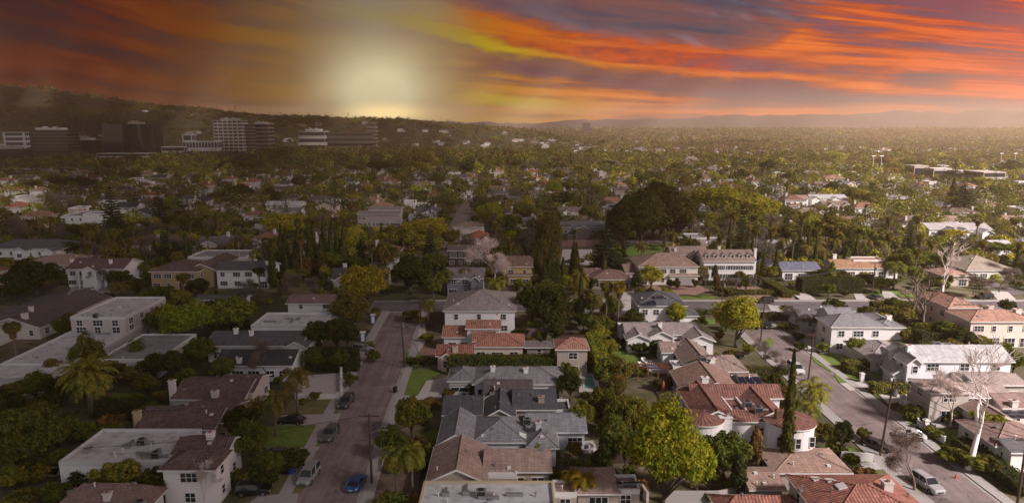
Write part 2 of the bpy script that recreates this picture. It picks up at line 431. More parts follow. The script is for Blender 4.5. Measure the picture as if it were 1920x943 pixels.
def house(label, cat, wings, wall=(.70, .67, .65), roof=(.10, .10, .105), rm='shingle', name='house', lm=None, ch=(), sol=(), sky=(), gd=(), vents=3,
          chm=None, ac=(), nowin=(), density=1.0, group=None, shutters=None, trimc=None, siding=False, at=None, rng=None, winmax=14, side=None):
    rng = rng or random.Random(hash_s(label))
    if rm == 'shingle': roof = tuple(min(.5, v * 1.5 + .012) for v in roof)
    if rm == 'tile': mm = sum(roof) / 3; roof = tuple((v * .66 + mm * .34) * 1.12 for v in roof)
    w0 = wings[0]
    ox = sum((w['x0'] + w['x1']) / 2 for w in wings) / len(wings); oy = sum((w['y0'] + w['y1']) / 2 for w in wings) / len(wings)
    root = thing(name, label, cat, (ox, oy, 0) if at is None else at, 0, group)
    bw, br = B(), B()
    for k, w in enumerate(wings): wing_geo(w, k, bw, br, ox, oy)
    bw.build('wall', M_SIDING if siding else M_WALL, root, color=wall)
    rmat = {'shingle': M_SHINGLE, 'tile': M_TILE, 'flat': M_FLAT}[rm]
    ro = br.build('roof', [rmat, trimc or M_TRIM, rmat], root, color=roof)
    # windows
    cnt = 0
    for k, w in enumerate(wings):
        if k in nowin: continue
        ins = .45 if w['k'] not in ('f', 'round') else .02
        x0, x1, y0, y1 = w['x0'] - ox + ins, w['x1'] - ox - ins, w['y0'] - oy + ins, w['y1'] - oy - ins
        sd = side or ('r' if ox < 0 else 'l')
        for s in range(w['st']):
            zb = .95 + s * 2.85
            if zb + 1.2 > w['z'] - .2: zb = w['z'] - 1.75
            if w['k'] == 'round':
                cx, cy, R = (x0 + x1) / 2, (y0 + y1) / 2, (x1 - x0) / 2 - .3
                for a in (-50, 0, 45):
                    dx = R * math.sin(math.radians(a)) * .9; yf = cy - math.sqrt(R * R - max(0, abs(dx) - .35) ** 2)
                    add_window(root, cx + dx, yf - .02, zb, .7, 1.5, 'y'); cnt += 1
                continue
            L = x1 - x0; n = max(1, int(L / 3.4 * density))
            for j in range(n):
                if cnt >= winmax: break
                c = x0 + L * (j + .5) / n + rng.uniform(-.25, .25)
                if any(g[0] == k and s == 0 and abs(c - (x0 + L * g[1])) < g[2] / 2 + .9 for g in gd): continue
                ww = rng.choice((.9, 1.3, 1.7, 2.2)); hh = 1.25
                if s == 0 and rng.random() < .22: ww, hh, zz = 2.4, 2.05, .1
                else: zz = zb
                ww = min(ww, L * .7)
                add_window(root, c, y0, zz, ww, hh, 'y', shutters=shutters); cnt += 1
            L = y1 - y0; n = max(1, int(L / 4.2 * density))
            xs = x1 if sd == 'r' else x0
            for j in range(n):
                if cnt >= winmax: break
                add_window(root, xs, y0 + L * (j + .5) / n, zb, rng.choice((.9, 1.3, 1.6)), 1.2, sd, shutters=shutters); cnt += 1
    for (k, fr, gw) in gd:
        w = wings[k]; ins = .45 if w['k'] != 'f' else .02
        gx = w['x0'] - ox + ins + (w['x1'] - w['x0'] - 2 * ins) * fr; gy = w['y0'] - oy + ins
        b = B(); b.box(gx - gw / 2, gx + gw / 2, gy - .07, gy, .02, 2.15)
        for j in range(4): b.box(gx - gw / 2 + .04, gx + gw / 2 - .04, gy - .095, gy - .07, .08 + j * .52, .52 + j * .52)
        b.box(gx - gw / 2 - .12, gx + gw / 2 + .12, gy - .11, gy, 2.15, 2.3); b.build('garage_door', M_TRIM if wall[0] < .6 or gw < 4.9 else M_CONC, root, uv=False)
    def on_roof(px, py, over):
        best = None
        for i in range(60):
            z = 2.8 + i * .15; q = P(px, py, z); hs = [roof_z(w, q.x, q.y) for w in wings if w['k'] != 'round' and w['x0'] - .3 < q.x < w['x1'] + .3 and w['y0'] - .4 < q.y < w['y1'] + .3]
            if hs and (best is None or abs(z - max(hs) - over) < best[0]): best = (abs(z - max(hs) - over), q, z)
        if best: return best[1], best[2]
        w = wings[0]; x = P(px, py, w['z'] + w['r']).x; x = min(max(x, w['x0'] + 1), w['x1'] - 1); y = (w['y0'] + w['y1']) / 2; return Vector((x, y, 0)), w['z'] + w['r'] + over
    for c in ch:
        s = (c[3] if len(c) > 3 else 1.0) * .85; q, zt = on_roof(c[0], c[1], 1.15 if s < 1.4 else 1.6)
        b = B(); x, y = q.x - ox, q.y - oy
        b.box(x - s / 2, x + s / 2, y, y + s * .8, 0, zt - .15); b.box(x - s / 2 - .1, x + s / 2 + .1, y - .1, y + s * .8 + .1, zt - .15, zt)
        b.box(x - .17, x + .17, y + .15, y + .45, zt, zt + .28, 1)
        b.build('chimney', [chm or M_WALL, M_BRICK], ro, color=wall)
    for (px, py, ww, dd, k) in sol:
        q = P(px, py, wings[k]['z'] + wings[k]['r'] * .5); w = wings[k]; b = B()
        x0, x1, y0, y1 = q.x - ww / 2, q.x + ww / 2, q.y - dd / 2, q.y + dd / 2
        b.slab([(a - ox, c - oy, roof_z(w, a, c) + .16) for a, c in ((x0, y0), (x1, y0), (x1, y1), (x0, y1))], .06)
        n = max(2, int(ww / 1.1))
        for j in range(n + 1):
            a = x0 + ww * j / n; b.slab([(a - .025 - ox, y0 - oy, roof_z(w, a, y0) + .18), (a + .025 - ox, y0 - oy, roof_z(w, a, y0) + .18), (a + .025 - ox, y1 - oy, roof_z(w, a, y1) + .18), (a - .025 - ox, y1 - oy, roof_z(w, a, y1) + .18)], .04, 1)
        for j in range(3):
            c = y0 + dd * j / 2; b.slab([(x0 - ox, c - .025 - oy, roof_z(w, x0, c) + .185), (x1 - ox, c - .025 - oy, roof_z(w, x1, c) + .185), (x1 - ox, c + .025 - oy, roof_z(w, x1, c) + .185), (x0 - ox, c + .025 - oy, roof_z(w, x0, c) + .185)], .04, 1)
        b.build('solar_panel', [M_SOLAR, M_METAL], ro)
    for j in range(vents):
        w = wings[rng.randrange(len(wings))]
        if w['k'] == 'round': continue
        a = rng.uniform(w['x0'] + 1, w['x1'] - 1); c = rng.uniform(w['y0'] + .8, (w['y0'] + w['y1']) / 2 + .5)
        z = max(roof_z(v, a, c) for v in wings if v['x0'] <= a <= v['x1'] and v['y0'] <= c <= v['y1'])
        b = B()
        if rng.random() < .5: b.tube([(a - ox, c - oy, z - .1), (a - ox, c - oy, z + .45)], .09, 6); b.tube([(a - ox, c - oy, z + .45), (a - ox, c - oy, z + .55)], .17, 6)
        else: b.box(a - ox - .25, a - ox + .25, c - oy - .2, c - oy + .25, z - .05, z + .22)
        b.build('vent', rng.choice((M_METAL, M_TRIM)), ro, uv=False)
    if rm == 'flat' and at is None:
        for j in range(4):
            w = max(wings, key=lambda w: (w['x1'] - w['x0']) * (w['y1'] - w['y0'])); a = rng.uniform(w['x0'] + 1.5, w['x1'] - 4) - ox; c = rng.uniform(w['y0'] + 1.5, w['y1'] - 2.5) - oy; z = w['z']; b = B()
            if j % 2: b.box(a, a + rng.uniform(1.5, 3.2), c, c + .35, z - .02, z + .4)
            else: b.box(a, a + .35, c, c + rng.uniform(1, 2), z - .02, z + .35); b.box(a - .2, a + .7, c - .5, c - .02, z - .02, z + .55)
            b.build('duct', M_METAL, ro, uv=False)
    for (px, py, k) in sky:
        w = wings[k]; q = P(px, py, w['z'] + w['r'] * .4); b = B(); x0, x1, y0, y1 = q.x - .5, q.x + .5, q.y - .6, q.y + .6
        b.slab([(a - ox, c - oy, roof_z(w, a, c) + .16) for a, c in ((x0, y0), (x1, y0), (x1, y1), (x0, y1))], .2); b.build('skylight', M_TRIM, ro)
    for (px, py, zt) in ac:
        q, zt = on_roof(px, py, .95); b = B(); x, y = q.x - ox, q.y - oy
        b.box(x - .6, x + .6, y - .45, y + .45, zt - .9, zt, 0); b.box(x - .52, x + .52, y - .47, y - .45, zt - .8, zt - .1, 1)
        b.tube([(x, y, zt), (x, y, zt + .06)], .38, 10, 1)
        b.tube([(x + .6, y, zt - .5), (x + 1.5, y + .1, zt - .55), (x + 1.6, y + .1, zt - 1.0)], .2, 6, 0)
        b.build('air_conditioner', [M_METAL, M_DARKM], ro, uv=False)
    for w in wings: EMPTY_RECTS.append((w['x0'], w['x1'], w['y0'], w['y1']))
    if lm:
        c = proj(ox, oy, w0['z'] * .7); LANDMARKS.append((lm, c[0], c[1], oy))
    return root
def hash_s(s):
    h = 7
    for ch in str(s): h = (h * 131 + ord(ch)) % 1000003
    return h

# ------------------------------------------------------------------ vegetation prototypes
PARK = {}   # kind -> list of (root, width, height)
def crown_mesh(seed, R=4.0, H=8.0, trunk=2.0, k=45, n=110, leaf=.24, prof='round', mat=None, up=.25):
    rng = np.random.default_rng(seed)
    d = unit(k, rng); d[:, 2] = np.abs(d[:, 2]) * 1.15 - .38; d /= np.linalg.norm(d, axis=1)[:, None]
    h = (H - trunk) / 2; c0 = np.array([0, 0, trunk + h])
    lum = 1 + .22 * np.sin(3 * np.arctan2(d[:, 1], d[:, 0]) + seed) * rng.uniform(.4, 1.2, k)
    rho = rng.uniform(.45, .84, k) * lum
    cen = d * rho[:, None] * np.array([R, R, h])
    if prof == 'upright': cen[:, :2] *= (.9 - .35 * cen[:, 2:3] / h)
    if prof == 'vase': cen[:, :2] *= (.8 + .35 * cen[:, 2:3] / h)
    if prof == 'cone': cen[:, :2] *= np.clip(.62 - .5 * cen[:, 2:3] / h, .08, 1.2)
    if prof == 'flat': cen[:, 2] *= .6; 
    cen = cen + c0
    rad = rng.uniform(.13, .36, k) * min(R, h * 1.2)
    if prof == 'cone': rad *= .8
    V, Q = clump_leaves(cen, rad, n, leaf, rng, up)
    # inner dense leaves so the sky does not show through the middle
    m = k * n // (7 if leaf != .27 and leaf != .25 else 16)
    dd = unit(m, rng) * (rng.random(m) ** .5 * .62)[:, None] * np.array([R, R, h]) + c0
    if prof == 'cone': dd[:, :2] = (dd[:, :2]) * np.clip(.7 - .6 * (dd[:, 2:3] - c0[2]) / h, .05, 1.2)
    V2, Q2 = quads(dd, unit(m, rng), np.full(m, leaf * 2.0), rng)
    V = np.vstack([V, V2]); Q = np.vstack([Q, Q2 + len(V) - len(V2)])
    return mesh_np('crown', V, Q, mat or M_LEAF), cen
def trunk_obj(root, cen, trunk, H, r=.28, seed=0, limbs=6, color=(.09, .065, .05)):
    rg = random.Random(seed); b = B()
    top = trunk + (H - trunk) * .45
    b.tube([(0, 0, 0), (.05, 0, trunk * .5), (rg.uniform(-.15, .15), rg.uniform(-.15, .15), trunk), (0, 0, top)], [r * 1.35, r, r * .8, r * .35], 7)
    ids = sorted(range(len(cen)), key=lambda i: cen[i][2])[:max(limbs, 1) * 3:3] if len(cen) else []
    for i in ids:
        c = cen[i]; z0 = trunk * rg.uniform(.75, 1.1)
        b.tube([(0, 0, z0), (c[0] * .45, c[1] * .45, z0 + (c[2] - z0) * .55), (c[0] * .9, c[1] * .9, c[2])], [r * .5, r * .3, r * .1], 5)
    o = b.build('trunk', M_BARK, root, color=color, smooth=True, uv=False); return o
def proto_tree(kind, name, seed, R, H, trunk, k, n, leaf, prof='round', r=.28, mat=None, up=.25, bark=(.09, .065, .05)):
    root = thing(name, None, None)
    me, cen = crown_mesh(seed, R, H, trunk, k, n, leaf, prof, mat, up)
    o = bpy.data.objects.new('crown', me); link(o, root)
    trunk_obj(root, cen, trunk, H, r, seed, color=bark)
    PARK.setdefault(kind, []).append((root, 2 * R, H)); return root
def tube_fast(b, p, q, r0, r1, n=4):
    b.tube([p, q], [r0, r1], n, 0, False)
def proto_bare(kind, name, seed, H=9, spread=.55, levels=6, r=.22, twigr=.03, nb=(2, 3), col=(.16, .12, .10), up=.35, first=.28):
    rg = random.Random(seed); root = thing(name, None, None); bt, bc = B(), B()
    def grow(p, d, L, r, lev):
        q = p + d * L * .5 + Vector((rg.gauss(0, .05), rg.gauss(0, .05), 0)) * L; e = q + (d + Vector((rg.gauss(0, .15), rg.gauss(0, .15), rg.uniform(0, .1)))).normalized() * L * .5
        b = bt if lev < 3 else bc; n = 6 if lev < 2 else 4 if lev < 4 else 3
        b.tube([p, q, e], [r, r * .82, r * .62], n, 0, False)
        if lev >= levels: return
        for i in range(rg.randint(*nb) + (1 if lev >= levels - 2 else 0)):
            ang = 2 * math.pi * rg.random(); s = spread * rg.uniform(.6, 1.3)
            a = d.orthogonal().normalized(); c = d.cross(a)
            nd = (d + (a * math.cos(ang) + c * math.sin(ang)) * s + Vector((0, 0, up * .3))).normalized()
            grow(p + (e - p) * rg.uniform(.55, 1.0) if i else e, nd, L * rg.uniform(.62, .85), max(r * .6, twigr), lev + 1)
    grow(Vector((0, 0, 0)), Vector((rg.uniform(-.06, .06), 0, 1)).normalized(), H * first, r, 0)
    tr = bt.build('trunk', M_BARK, root, color=col, smooth=True, uv=False); cr = bc.build('crown', M_BARK, root, color=col, uv=False)
    mx = max(v.co.z for v in cr.data.vertices); wx = max(abs(v.co.x) for v in cr.data.vertices)
    for o in (tr, cr):
        for v in o.data.vertices: v.co *= H / mx
    if kind == 'bare':    # the finest twigs: thin slivers round every branch tip
        rn = np.random.default_rng(seed); pts = np.array([tuple(v.co) for v in cr.data.vertices]); pts = pts[rn.integers(0, len(pts), 9000)] + rn.normal(size=(9000, 3)) * .22
        up_ = unit(9000, rn) * .6 + np.array([0, 0, .5]); V, Q = quads(pts, unit(9000, rn), .15 * (.6 + .8 * rn.random(9000)), rn, .16)
        tw = bpy.data.objects.new('crown_twigs', mesh_np('crown_twigs', V, Q, M_BARK)); link(tw, root); tw.color = (*col, 1)
    PARK.setdefault(kind, []).append((root, 2 * wx * H / mx * .9, H)); return root
def proto_cypress(kind, seed, H=14, R=.95):
    rng = np.random.default_rng(seed); root = thing('cypress_tree', None, None)
    n = 5200; z = rng.random(n) ** 1.15; th = rng.random(n) * 2 * np.pi
    pr = np.clip(np.minimum(z * 7 + .25, 1) * (1 - z ** 1.5) ** .8 + .02, 0, 1) * (1 + .14 * np.sin(th * 3 + z * 23)) * (1 + .1 * np.sin(z * 60 + th * 2))
    rr = R * pr * rng.uniform(.55, 1.05, n)
    pos = np.stack([np.cos(th) * rr, np.sin(th) * rr, z * (H - .3) + .3], 1)
    nrm = np.stack([np.cos(th), np.sin(th), .25 * np.ones(n)], 1) + .5 * unit(n, rng); nrm /= np.linalg.norm(nrm, axis=1)[:, None]
    V, Q = quads(pos, nrm, .2 * (.6 + .7 * rng.random(n)), rng)
    o = bpy.data.objects.new('crown', mesh_np('crown', V, Q, M_NEEDLE)); link(o, root)
    b = B(); b.tube([(0, 0, 0), (0, 0, H * .8)], [.2, .05], 6); b.build('trunk', M_BARK, root, color=(.1, .07, .05), uv=False)
    PARK.setdefault(kind, []).append((root, 2 * R, H))
def proto_pine(kind, seed, H=18, R=4, layers=16, gap=.55, name='conifer_tree', droop=.12, dens=1.0):
    """tiers of flat boughs round a straight stem"""
    rng = np.random.default_rng(seed); root = thing(name, None, None); P_, N_ = [], []
    b = B(); b.tube([(0, 0, 0), (0, 0, H * .97)], [.3, .04], 7)
    for i in range(layers):
        t = i / (layers - 1); z = H * (.14 + .83 * t); L = R * (1 - t) ** .75 + .25
        nb = int(5 + 4 * (1 - t)); a0 = rng.random() * 6.28
        for j in range(nb):
            a = a0 + 6.283 * j / nb + rng.uniform(-.25, .25); l = L * rng.uniform(.7, 1.1)
            tip = np.array([math.cos(a) * l, math.sin(a) * l, z - droop * l + rng.uniform(-.1, .2)])
            b.tube([(0, 0, z), tuple(tip)], [.07, .02], 3, 0, False)
            m = int((40 * l + 12) * dens); s = rng.random(m) ** .7
            pts = np.array([0, 0, z]) * (1 - s[:, None]) + tip * s[:, None]
            pts += rng.normal(size=(m, 3)) * np.array([.32, .32, gap * .22]) * (l / R * .6 + .5)
            P_.append(pts); nn = rng.normal(size=(m, 3)) * .6; nn[:, 2] += 1; N_.append(nn / np.linalg.norm(nn, axis=1)[:, None])
    pos = np.vstack(P_); nrm = np.vstack(N_); V, Q = quads(pos, nrm, .24 * (.6 + .8 * rng.random(len(pos))), rng)
    o = bpy.data.objects.new('crown', mesh_np('crown', V, Q, M_NEEDLE)); link(o, root)
    b.build('trunk', M_BARK, root, color=(.08, .055, .04), uv=False)
    PARK.setdefault(kind, []).append((root, 2 * R, H))
def proto_palm(kind, seed, H, nf, L, leafy, trunk_r, droop, skirt=False, fan=False, up0=1.25):
    rng = random.Random(seed); root = thing('palm_tree', None, None)
    b = B(); bend = rng.uniform(-.4, .4); b.tube([(0, 0, 0), (bend * .3, 0, H * .35), (bend * .7, 0, H * .7), (bend, 0, H)], [trunk_r * 1.25, trunk_r, trunk_r * .9, trunk_r * .95], 8)
    b.build('trunk', M_BARK, root, color=(.17, .13, .10), smooth=True, uv=False)
    V, Q = [], []
    def q(a, b_, c, d):
        i = len(V); V.extend([a, b_, c, d]); Q.append((i, i + 1, i + 2, i + 3))
    for i in range(nf):
        az = i * 2.39996 + rng.uniform(-.2, .2); el = up0 - (up0 + .75) * ((i + .5) / nf) ** (1.15 if not fan else .9)
        l = L * rng.uniform(.85, 1.1)
        p = Vector((bend, 0, H)); d = Vector((math.cos(az) * math.cos(el), math.sin(az) * math.cos(el), math.sin(el)))
        side = Vector((-math.sin(az), math.cos(az), 0)); N = 9 if not fan else 3; pts = [p.copy()]
        for s in range(N):
            pts.append(pts[-1] + d * l / N); d = (d + Vector((0, 0, -droop / N * (1 + s * .25)))).normalized()
        if fan:
            e = pts[-1]; dr = (pts[-1] - pts[-2]).normalized(); upv = side.cross(dr)
            for k in range(-5, 6):
                a = k * .27; dd = (dr * math.cos(a) + side * math.sin(a) + upv * .1 + Vector((0, 0, -.12 * abs(k)))).normalized(); w = side * math.cos(a) * .07 - dr * math.sin(a) * .07
                t = e + dd * leafy
                q(e - w * .4, e + dd * leafy * .5 - w * 1.8, t, e + dd * leafy * .5 + w * 1.8)
            q(pts[0] - side * .03, pts[0] + side * .03, e + side * .03, e - side * .03)
        else:
            for s in range(N):
                for u in (.0, .33, .66):
                    c = pts[s].lerp(pts[s + 1], u); t = (s + u) / N; dr = (pts[s + 1] - pts[s]).normalized()
                    ll = leafy * (1 - abs(t - .42) * 1.15) * rng.uniform(.85, 1.15)
                    if ll < .1 or t < .08: continue
                    for sg in (-1, 1):
                        tip = c + (side * sg * .85 + dr * .55 + Vector((0, 0, rng.uniform(-.45, .05) - droop * .15))) * ll
                        wv = dr * .075
                        q(c - wv, c.lerp(tip, .5) - wv * 1.1, tip, c.lerp(tip, .5) + wv * 1.1)
                q(pts[s] - side * .05, pts[s] + side * .05, pts[s + 1] + side * .04, pts[s + 1] - side * .04)
    o = bpy.data.objects.new('crown', mesh_np('crown', [tuple(v) for v in V], Q, M_LEAF)); link(o, root)
    if skirt:
        r = np.random.default_rng(seed); n = 500; th = r.random(n) * 6.283; z = H - .3 - r.random(n) * H * .22; rr = .25 + .45 * r.random(n) * (1 - (H - z) / H)
        pos = np.stack([np.cos(th) * rr + bend * .9, np.sin(th) * rr, z], 1); nn = np.stack([np.cos(th), np.sin(th), 0 * th], 1)
        V2, Q2 = quads(pos, nn, np.full(n, .28), r)
        s = bpy.data.objects.new('dead_frond_skirt', mesh_np('dead_frond_skirt', V2, Q2, M_LEAF)); link(s, root); s.color = (.16, .11, .06, 1)
    zz = [v[2] for v in V]; xx = [abs(v[0]) for v in V]
    PARK.setdefault(kind, []).append((root, 2 * max(xx), max(zz)))

for i, (R, H, t, k, pr) in enumerate([(4, 8, 1.6, 46, 'round'), (4, 7, 1.8, 52, 'round'), (4, 9, 2.0, 48, 'upright'), (4.2, 7.5, 2.2, 44, 'vase')]):
    proto_tree('broad', 'broadleaf_tree', 20 + i, R, H, t, k, 125, .23, pr)
for i, (R, H, t, pr) in enumerate([(4, 8, 1.4, 'round'), (4, 7, 1.5, 'round'), (3.6, 9, 1.6, 'upright')]):
    proto_tree('mid', 'broadleaf_tree', 40 + i, R, H, t, 26, 46, .42, pr)
proto_tree('spring', 'spring_tree', 60, 6.5, 17, 3.0, 190, 105, .27, 'upright', .4, up=.5)
proto_tree('spring2', 'spring_tree', 61, 5.0, 13, 2.0, 120, 100, .25, 'round', .35, up=.5)
proto_tree('ficus', 'ficus_tree', 62, 9, 24, 2.5, 150, 120, .42, 'round', .7)
proto_tree('ficus', 'ficus_tree', 63, 8, 22, 2.0, 140, 120, .42, 'upright', .6)
proto_tree('cone', 'juniper_tree', 64, 2.4, 7, .5, 52, 90, .2, 'cone', .18, M_NEEDLE)
proto_tree('cone', 'juniper_tree', 65, 2.6, 6, .4, 56, 90, .2, 'upright', .18, M_NEEDLE)
proto_bare('bare', 'bare_tree', 5, 8, .62, 7, .16, .018, col=(.16, .125, .10))
proto_bare('bare', 'bare_tree', 8, 9, .5, 7, .17, .018, col=(.17, .125, .11))
proto_bare('white', 'sycamore_tree', 3, 20, .40, 6, .42, .035, (2, 3), col=(.62, .52, .47), up=.6, first=.36)
proto_bare('stub', 'pollarded_tree', 14, 12, .42, 4, .30, .05, (2, 3), col=(.17, .13, .11), up=.8, first=.3)
proto_cypress('cypress', 1); proto_cypress('cypress', 2, 14, 1.1)
proto_pine('pine', 31, 20, 3.6, 18, .4, 'pine_tree', .02, .8); proto_pine('cedar', 32, 16, 5.6, 11, .7, 'cedar_tree', .03, 1.5)
proto_palm('date', 4, 7.5, 85, 4.4, .75, .38, 1.35); proto_palm('queen', 5, 6.5, 20, 3.3, .8, .17, 1.9, up0=1.2); proto_palm('queen', 9, 7.5, 17, 3.2, .85, .16, 2.1, up0=1.1)
proto_palm('fanpalm', 6, 12, 46, 1.0, 1.0, .22, .4, True, True)
def proto_shrub(seed, R=1.2, H=2.0, leaf=.15, k=16, n=75):
    root = thing('shrub', None, None); me, cen = crown_mesh(seed, R, H, .1, k, n, leaf, 'round')
    o = bpy.data.objects.new('foliage', me); link(o, root)
    b = B()
    for a in range(4): b.tube([(0, 0, 0), (math.cos(a * 1.6) * R * .4, math.sin(a * 1.6) * R * .4, H * .6)], [.05, .02], 4, 0, False)
    b.build('stem', M_BARK, root, color=(.08, .06, .045), uv=False)
    PARK.setdefault('shrub', []).append((root, 2 * R, H))
proto_shrub(70); proto_shrub(71, 1.3, 1.7); proto_shrub(72, 1.0, 2.3)

GREENS = {'dark': (0.066, 0.068, 0.026), 'mid': (0.125, 0.130, 0.035), 'olive': (0.164, 0.137, 0.050), 'yellow': (0.312, 0.272, 0.050), 'lime': (0.258, 0.272, 0.043), 'light': (0.211, 0.203, 0.050),
          'grey': (0.133, 0.125, 0.078), 'brown': (0.180, 0.109, 0.059), 'pine': (0.053, 0.062, 0.035), 'bark': (.17, .13, .105), 'white': (.64, .54, .49), 'gold': (.25, .19, .035)}
CATNAME = {'broad': 'tree', 'mid': 'tree', 'spring': 'tree', 'spring2': 'tree', 'ficus': 'ficus tree', 'cone': 'juniper', 'bare': 'bare tree', 'white': 'sycamore', 'stub': 'pollarded tree',
           'cypress': 'cypress', 'pine': 'pine', 'cedar': 'cedar', 'date': 'palm', 'queen': 'palm', 'fanpalm': 'palm', 'shrub': 'shrub'}
USED = {}
PENDING = []   # things whose label the describer at the end writes: (root, adjective phrase, noun, x, y, z)
def place(kind, x, y, w, h, col='mid', label=None, z0=0.0, rg=random, auto=None):
    lst = PARK[kind]; i = rg.randrange(len(lst)); root, pw, ph = lst[i]
    if not USED.get((kind, i)): USED[(kind, i)] = 1; r = root
    else: r = copy_tree(root)
    r.location = (x, y, z0); r.rotation_euler = (0, 0, rg.uniform(0, 6.283))
    r.scale = (w / pw, w / pw, h / ph)
    c = GREENS[col] if isinstance(col, str) else col
    v = rg.uniform(.88, 1.12); hh = rg.uniform(.92, 1.08)
    for ch in KIDS.get(r.name, []):
        if ch.name.startswith(('crown', 'foliage')): ch.color = (c[0] * v * hh, c[1] * v, c[2] * v, 1)
        elif kind in ('bare', 'white', 'stub'): ch.color = (c[0] * v, c[1] * v, c[2] * v, 1)
    r['category'] = CATNAME[kind]
    if label: r['label'] = label
    else: PENDING.append((r, kind, col if isinstance(col, str) else 'mid', x, y, z0 + h * .6, w, h))
    return r
HANDTREES = []
def T(kind, px, pyt, h, wpx, col='mid', label=None, squeeze=1.0):
    """tree whose top shows at pixel (px, pyt) and that is h metres tall and wpx pixels wide"""
    q = P(px, pyt, h); d = q.y * CP - (h * .6 - CAMH) * SP
    w = wpx * d / F
    HANDTREES.append((q.x, q.y, w / 2))
    return place(kind, q.x, q.y, w, h, col, label, rg=random.Random(int(px * 7 + pyt)))

# ------------------------------------------------------------------ cars
def make_car(kind, color, name='parked_car'):
    root = thing(name, None, 'car')
    S = {'suv': (4.8, .96, 1.05, 1.72, -1.05, 2.3, -.35, 2.05), 'sedan': (4.8, .92, .92, 1.42, -.95, 1.9, -.1, 1.25), 'sports': (4.5, .95, .85, 1.26, -.8, 1.75, 0, .9),
         'van': (5.0, .98, 1.1, 1.85, -1.5, 2.42, -.75, 2.3), 'wagon': (4.6, .92, .95, 1.55, -1.0, 2.2, -.3, 1.9)}[kind]
    L, w, belt, top, c0, c1, t0, t1 = S; h = L / 2
    def sec(x, hw, z0, z1, r=.12):
        return [(x, -hw + r, z0), (x, hw - r, z0), (x, hw, z0 + r), (x, hw, z1 - r), (x, hw - r, z1), (x, -hw + r, z1), (x, -hw, z1 - r), (x, -hw, z0 + r)]
    b = B(); bt = belt
    b.loft([sec(-h, w * .80, .38, bt - .28), sec(-h + .12, w * .93, .25, bt - .18), sec(-h + .6, w, .22, bt - .08), sec(c0, w, .2, bt), sec(0, w, .2, bt + .02), sec(c1 - .1, w, .2, bt + .03), sec(h - .15, w * .95, .24, bt - (.0 if kind in ('suv', 'van', 'wagon') else .06)), sec(h, w * .85, .34, bt - .15)])
    body = b.build('body', M_PAINT, root, color=color, smooth=False, uv=False)
    for s in (-1, 1):   # wheel arches
        for xx in (-h + .95, h - .95):
            a = B(); a.tube([(xx, s * (w - .02), .36), (xx, s * (w + .015), .36)], .40, 14); a.build('wheel_arch', M_BLACKP, body, uv=False)
    g = B(); ww = w * .93; tw = w * .74
    g.loft([[(c0, -ww, bt - .02), (c1, -ww, bt - .02), (c1, ww, bt - .02), (c0, ww, bt - .02)], [(t0, -tw, top - .04), (t1, -tw, top - .04), (t1, tw, top - .04), (t0, tw, top - .04)]])
    g.build('cabin_glass', M_GLASS, root, uv=False)
    r = B(); r.loft([[(t0 - .05, -tw - .02, top - .05), (t1 + .05, -tw - .02, top - .05), (t1 + .05, tw + .02, top - .05), (t0 - .05, tw + .02, top - .05)], [(t0 + .08, -tw + .1, top), (t1 - .1, -tw + .1, top), (t1 - .1, tw - .1, top), (t0 + .08, tw - .1, top)]])
    for s in (-1, 1):  # pillars
        for (a, c) in ((c0, t0), ((c0 + c1) / 2 - .05, (t0 + t1) / 2), (c1, t1)): r.tube([(a, s * (ww + .005), bt), (c, s * (tw + .01), top - .03)], .045, 4)
        if kind in ('suv', 'van'): r.tube([(t0 + .2, s * tw * .9, top + .05), (t1 - .2, s * tw * .9, top + .05)], .025, 4)
    r.build('roof_panel', M_PAINT, root, color=color, uv=False)
    for s in (-1, 1):
        for xx in (-h + .95, h - .95):
            t = B(); t.tube([(xx, s * (w - .2), .34), (xx, s * (w + .03), .34)], .34, 16); t.build('wheel', M_RUBBER, root, uv=False)
            k = B(); k.tube([(xx, s * (w + .03), .34), (xx, s * (w + .045), .34)], .21, 12); k.build('rim', M_RIM, KIDS[root.name][-1], uv=False)
        a = B(); a.box(-h - .01, -h + .2, s * w * .72 - .16, s * w * .72 + .16, bt - .42, bt - .27); a.build('headlight', M_LAMPG, root, uv=False)
        a = B(); a.box(h - .16, h + .012, s * w * .76 - .12, s * w * .76 + .12, bt - .38, bt - .18); a.build('tail_light', M_RED, root, uv=False)
        a = B(); a.box(c0 + .15, c0 + .3, s * (w + .13) - .09, s * (w + .13) + .09, bt, bt + .14); a.build('wing_mirror', M_PAINT, root, color=color, uv=False)
    a = B(); a.box(-h - .02, -h + .05, -.45, .45, .42, .58); a.build('grille', M_BLACKP, root, uv=False)
    a = B(); a.box(h - .02, h + .03, -.26, .26, .5, .62); a.build('number_plate', M_TRIM, root, uv=False)
    return root
def recolor(root, color):
    for ch in KIDS.get(root.name, []):
        if ch.name.startswith(('body', 'roof_panel', 'wing_mirror')): ch.color = (*color, 1)
CARP = {}
def car(kind, px, py, heading, color, label, z=.02, name='parked_car'):
    """heading in degrees: direction the front points, 0 = +X, 90 = +Y (away from the camera)"""
    if kind not in CARP: CARP[kind] = r = make_car(kind, color, name)
    else: r = copy_tree(CARP[kind])
    q = P(px, py, .7); r.location = (q.x, q.y, z); r.rotation_euler = (0, 0, math.radians(heading + 180))
    recolor(r, color); r['label'] = label; r['category'] = 'car'; r['group'] = 'cars of the neighbourhood'
    return r
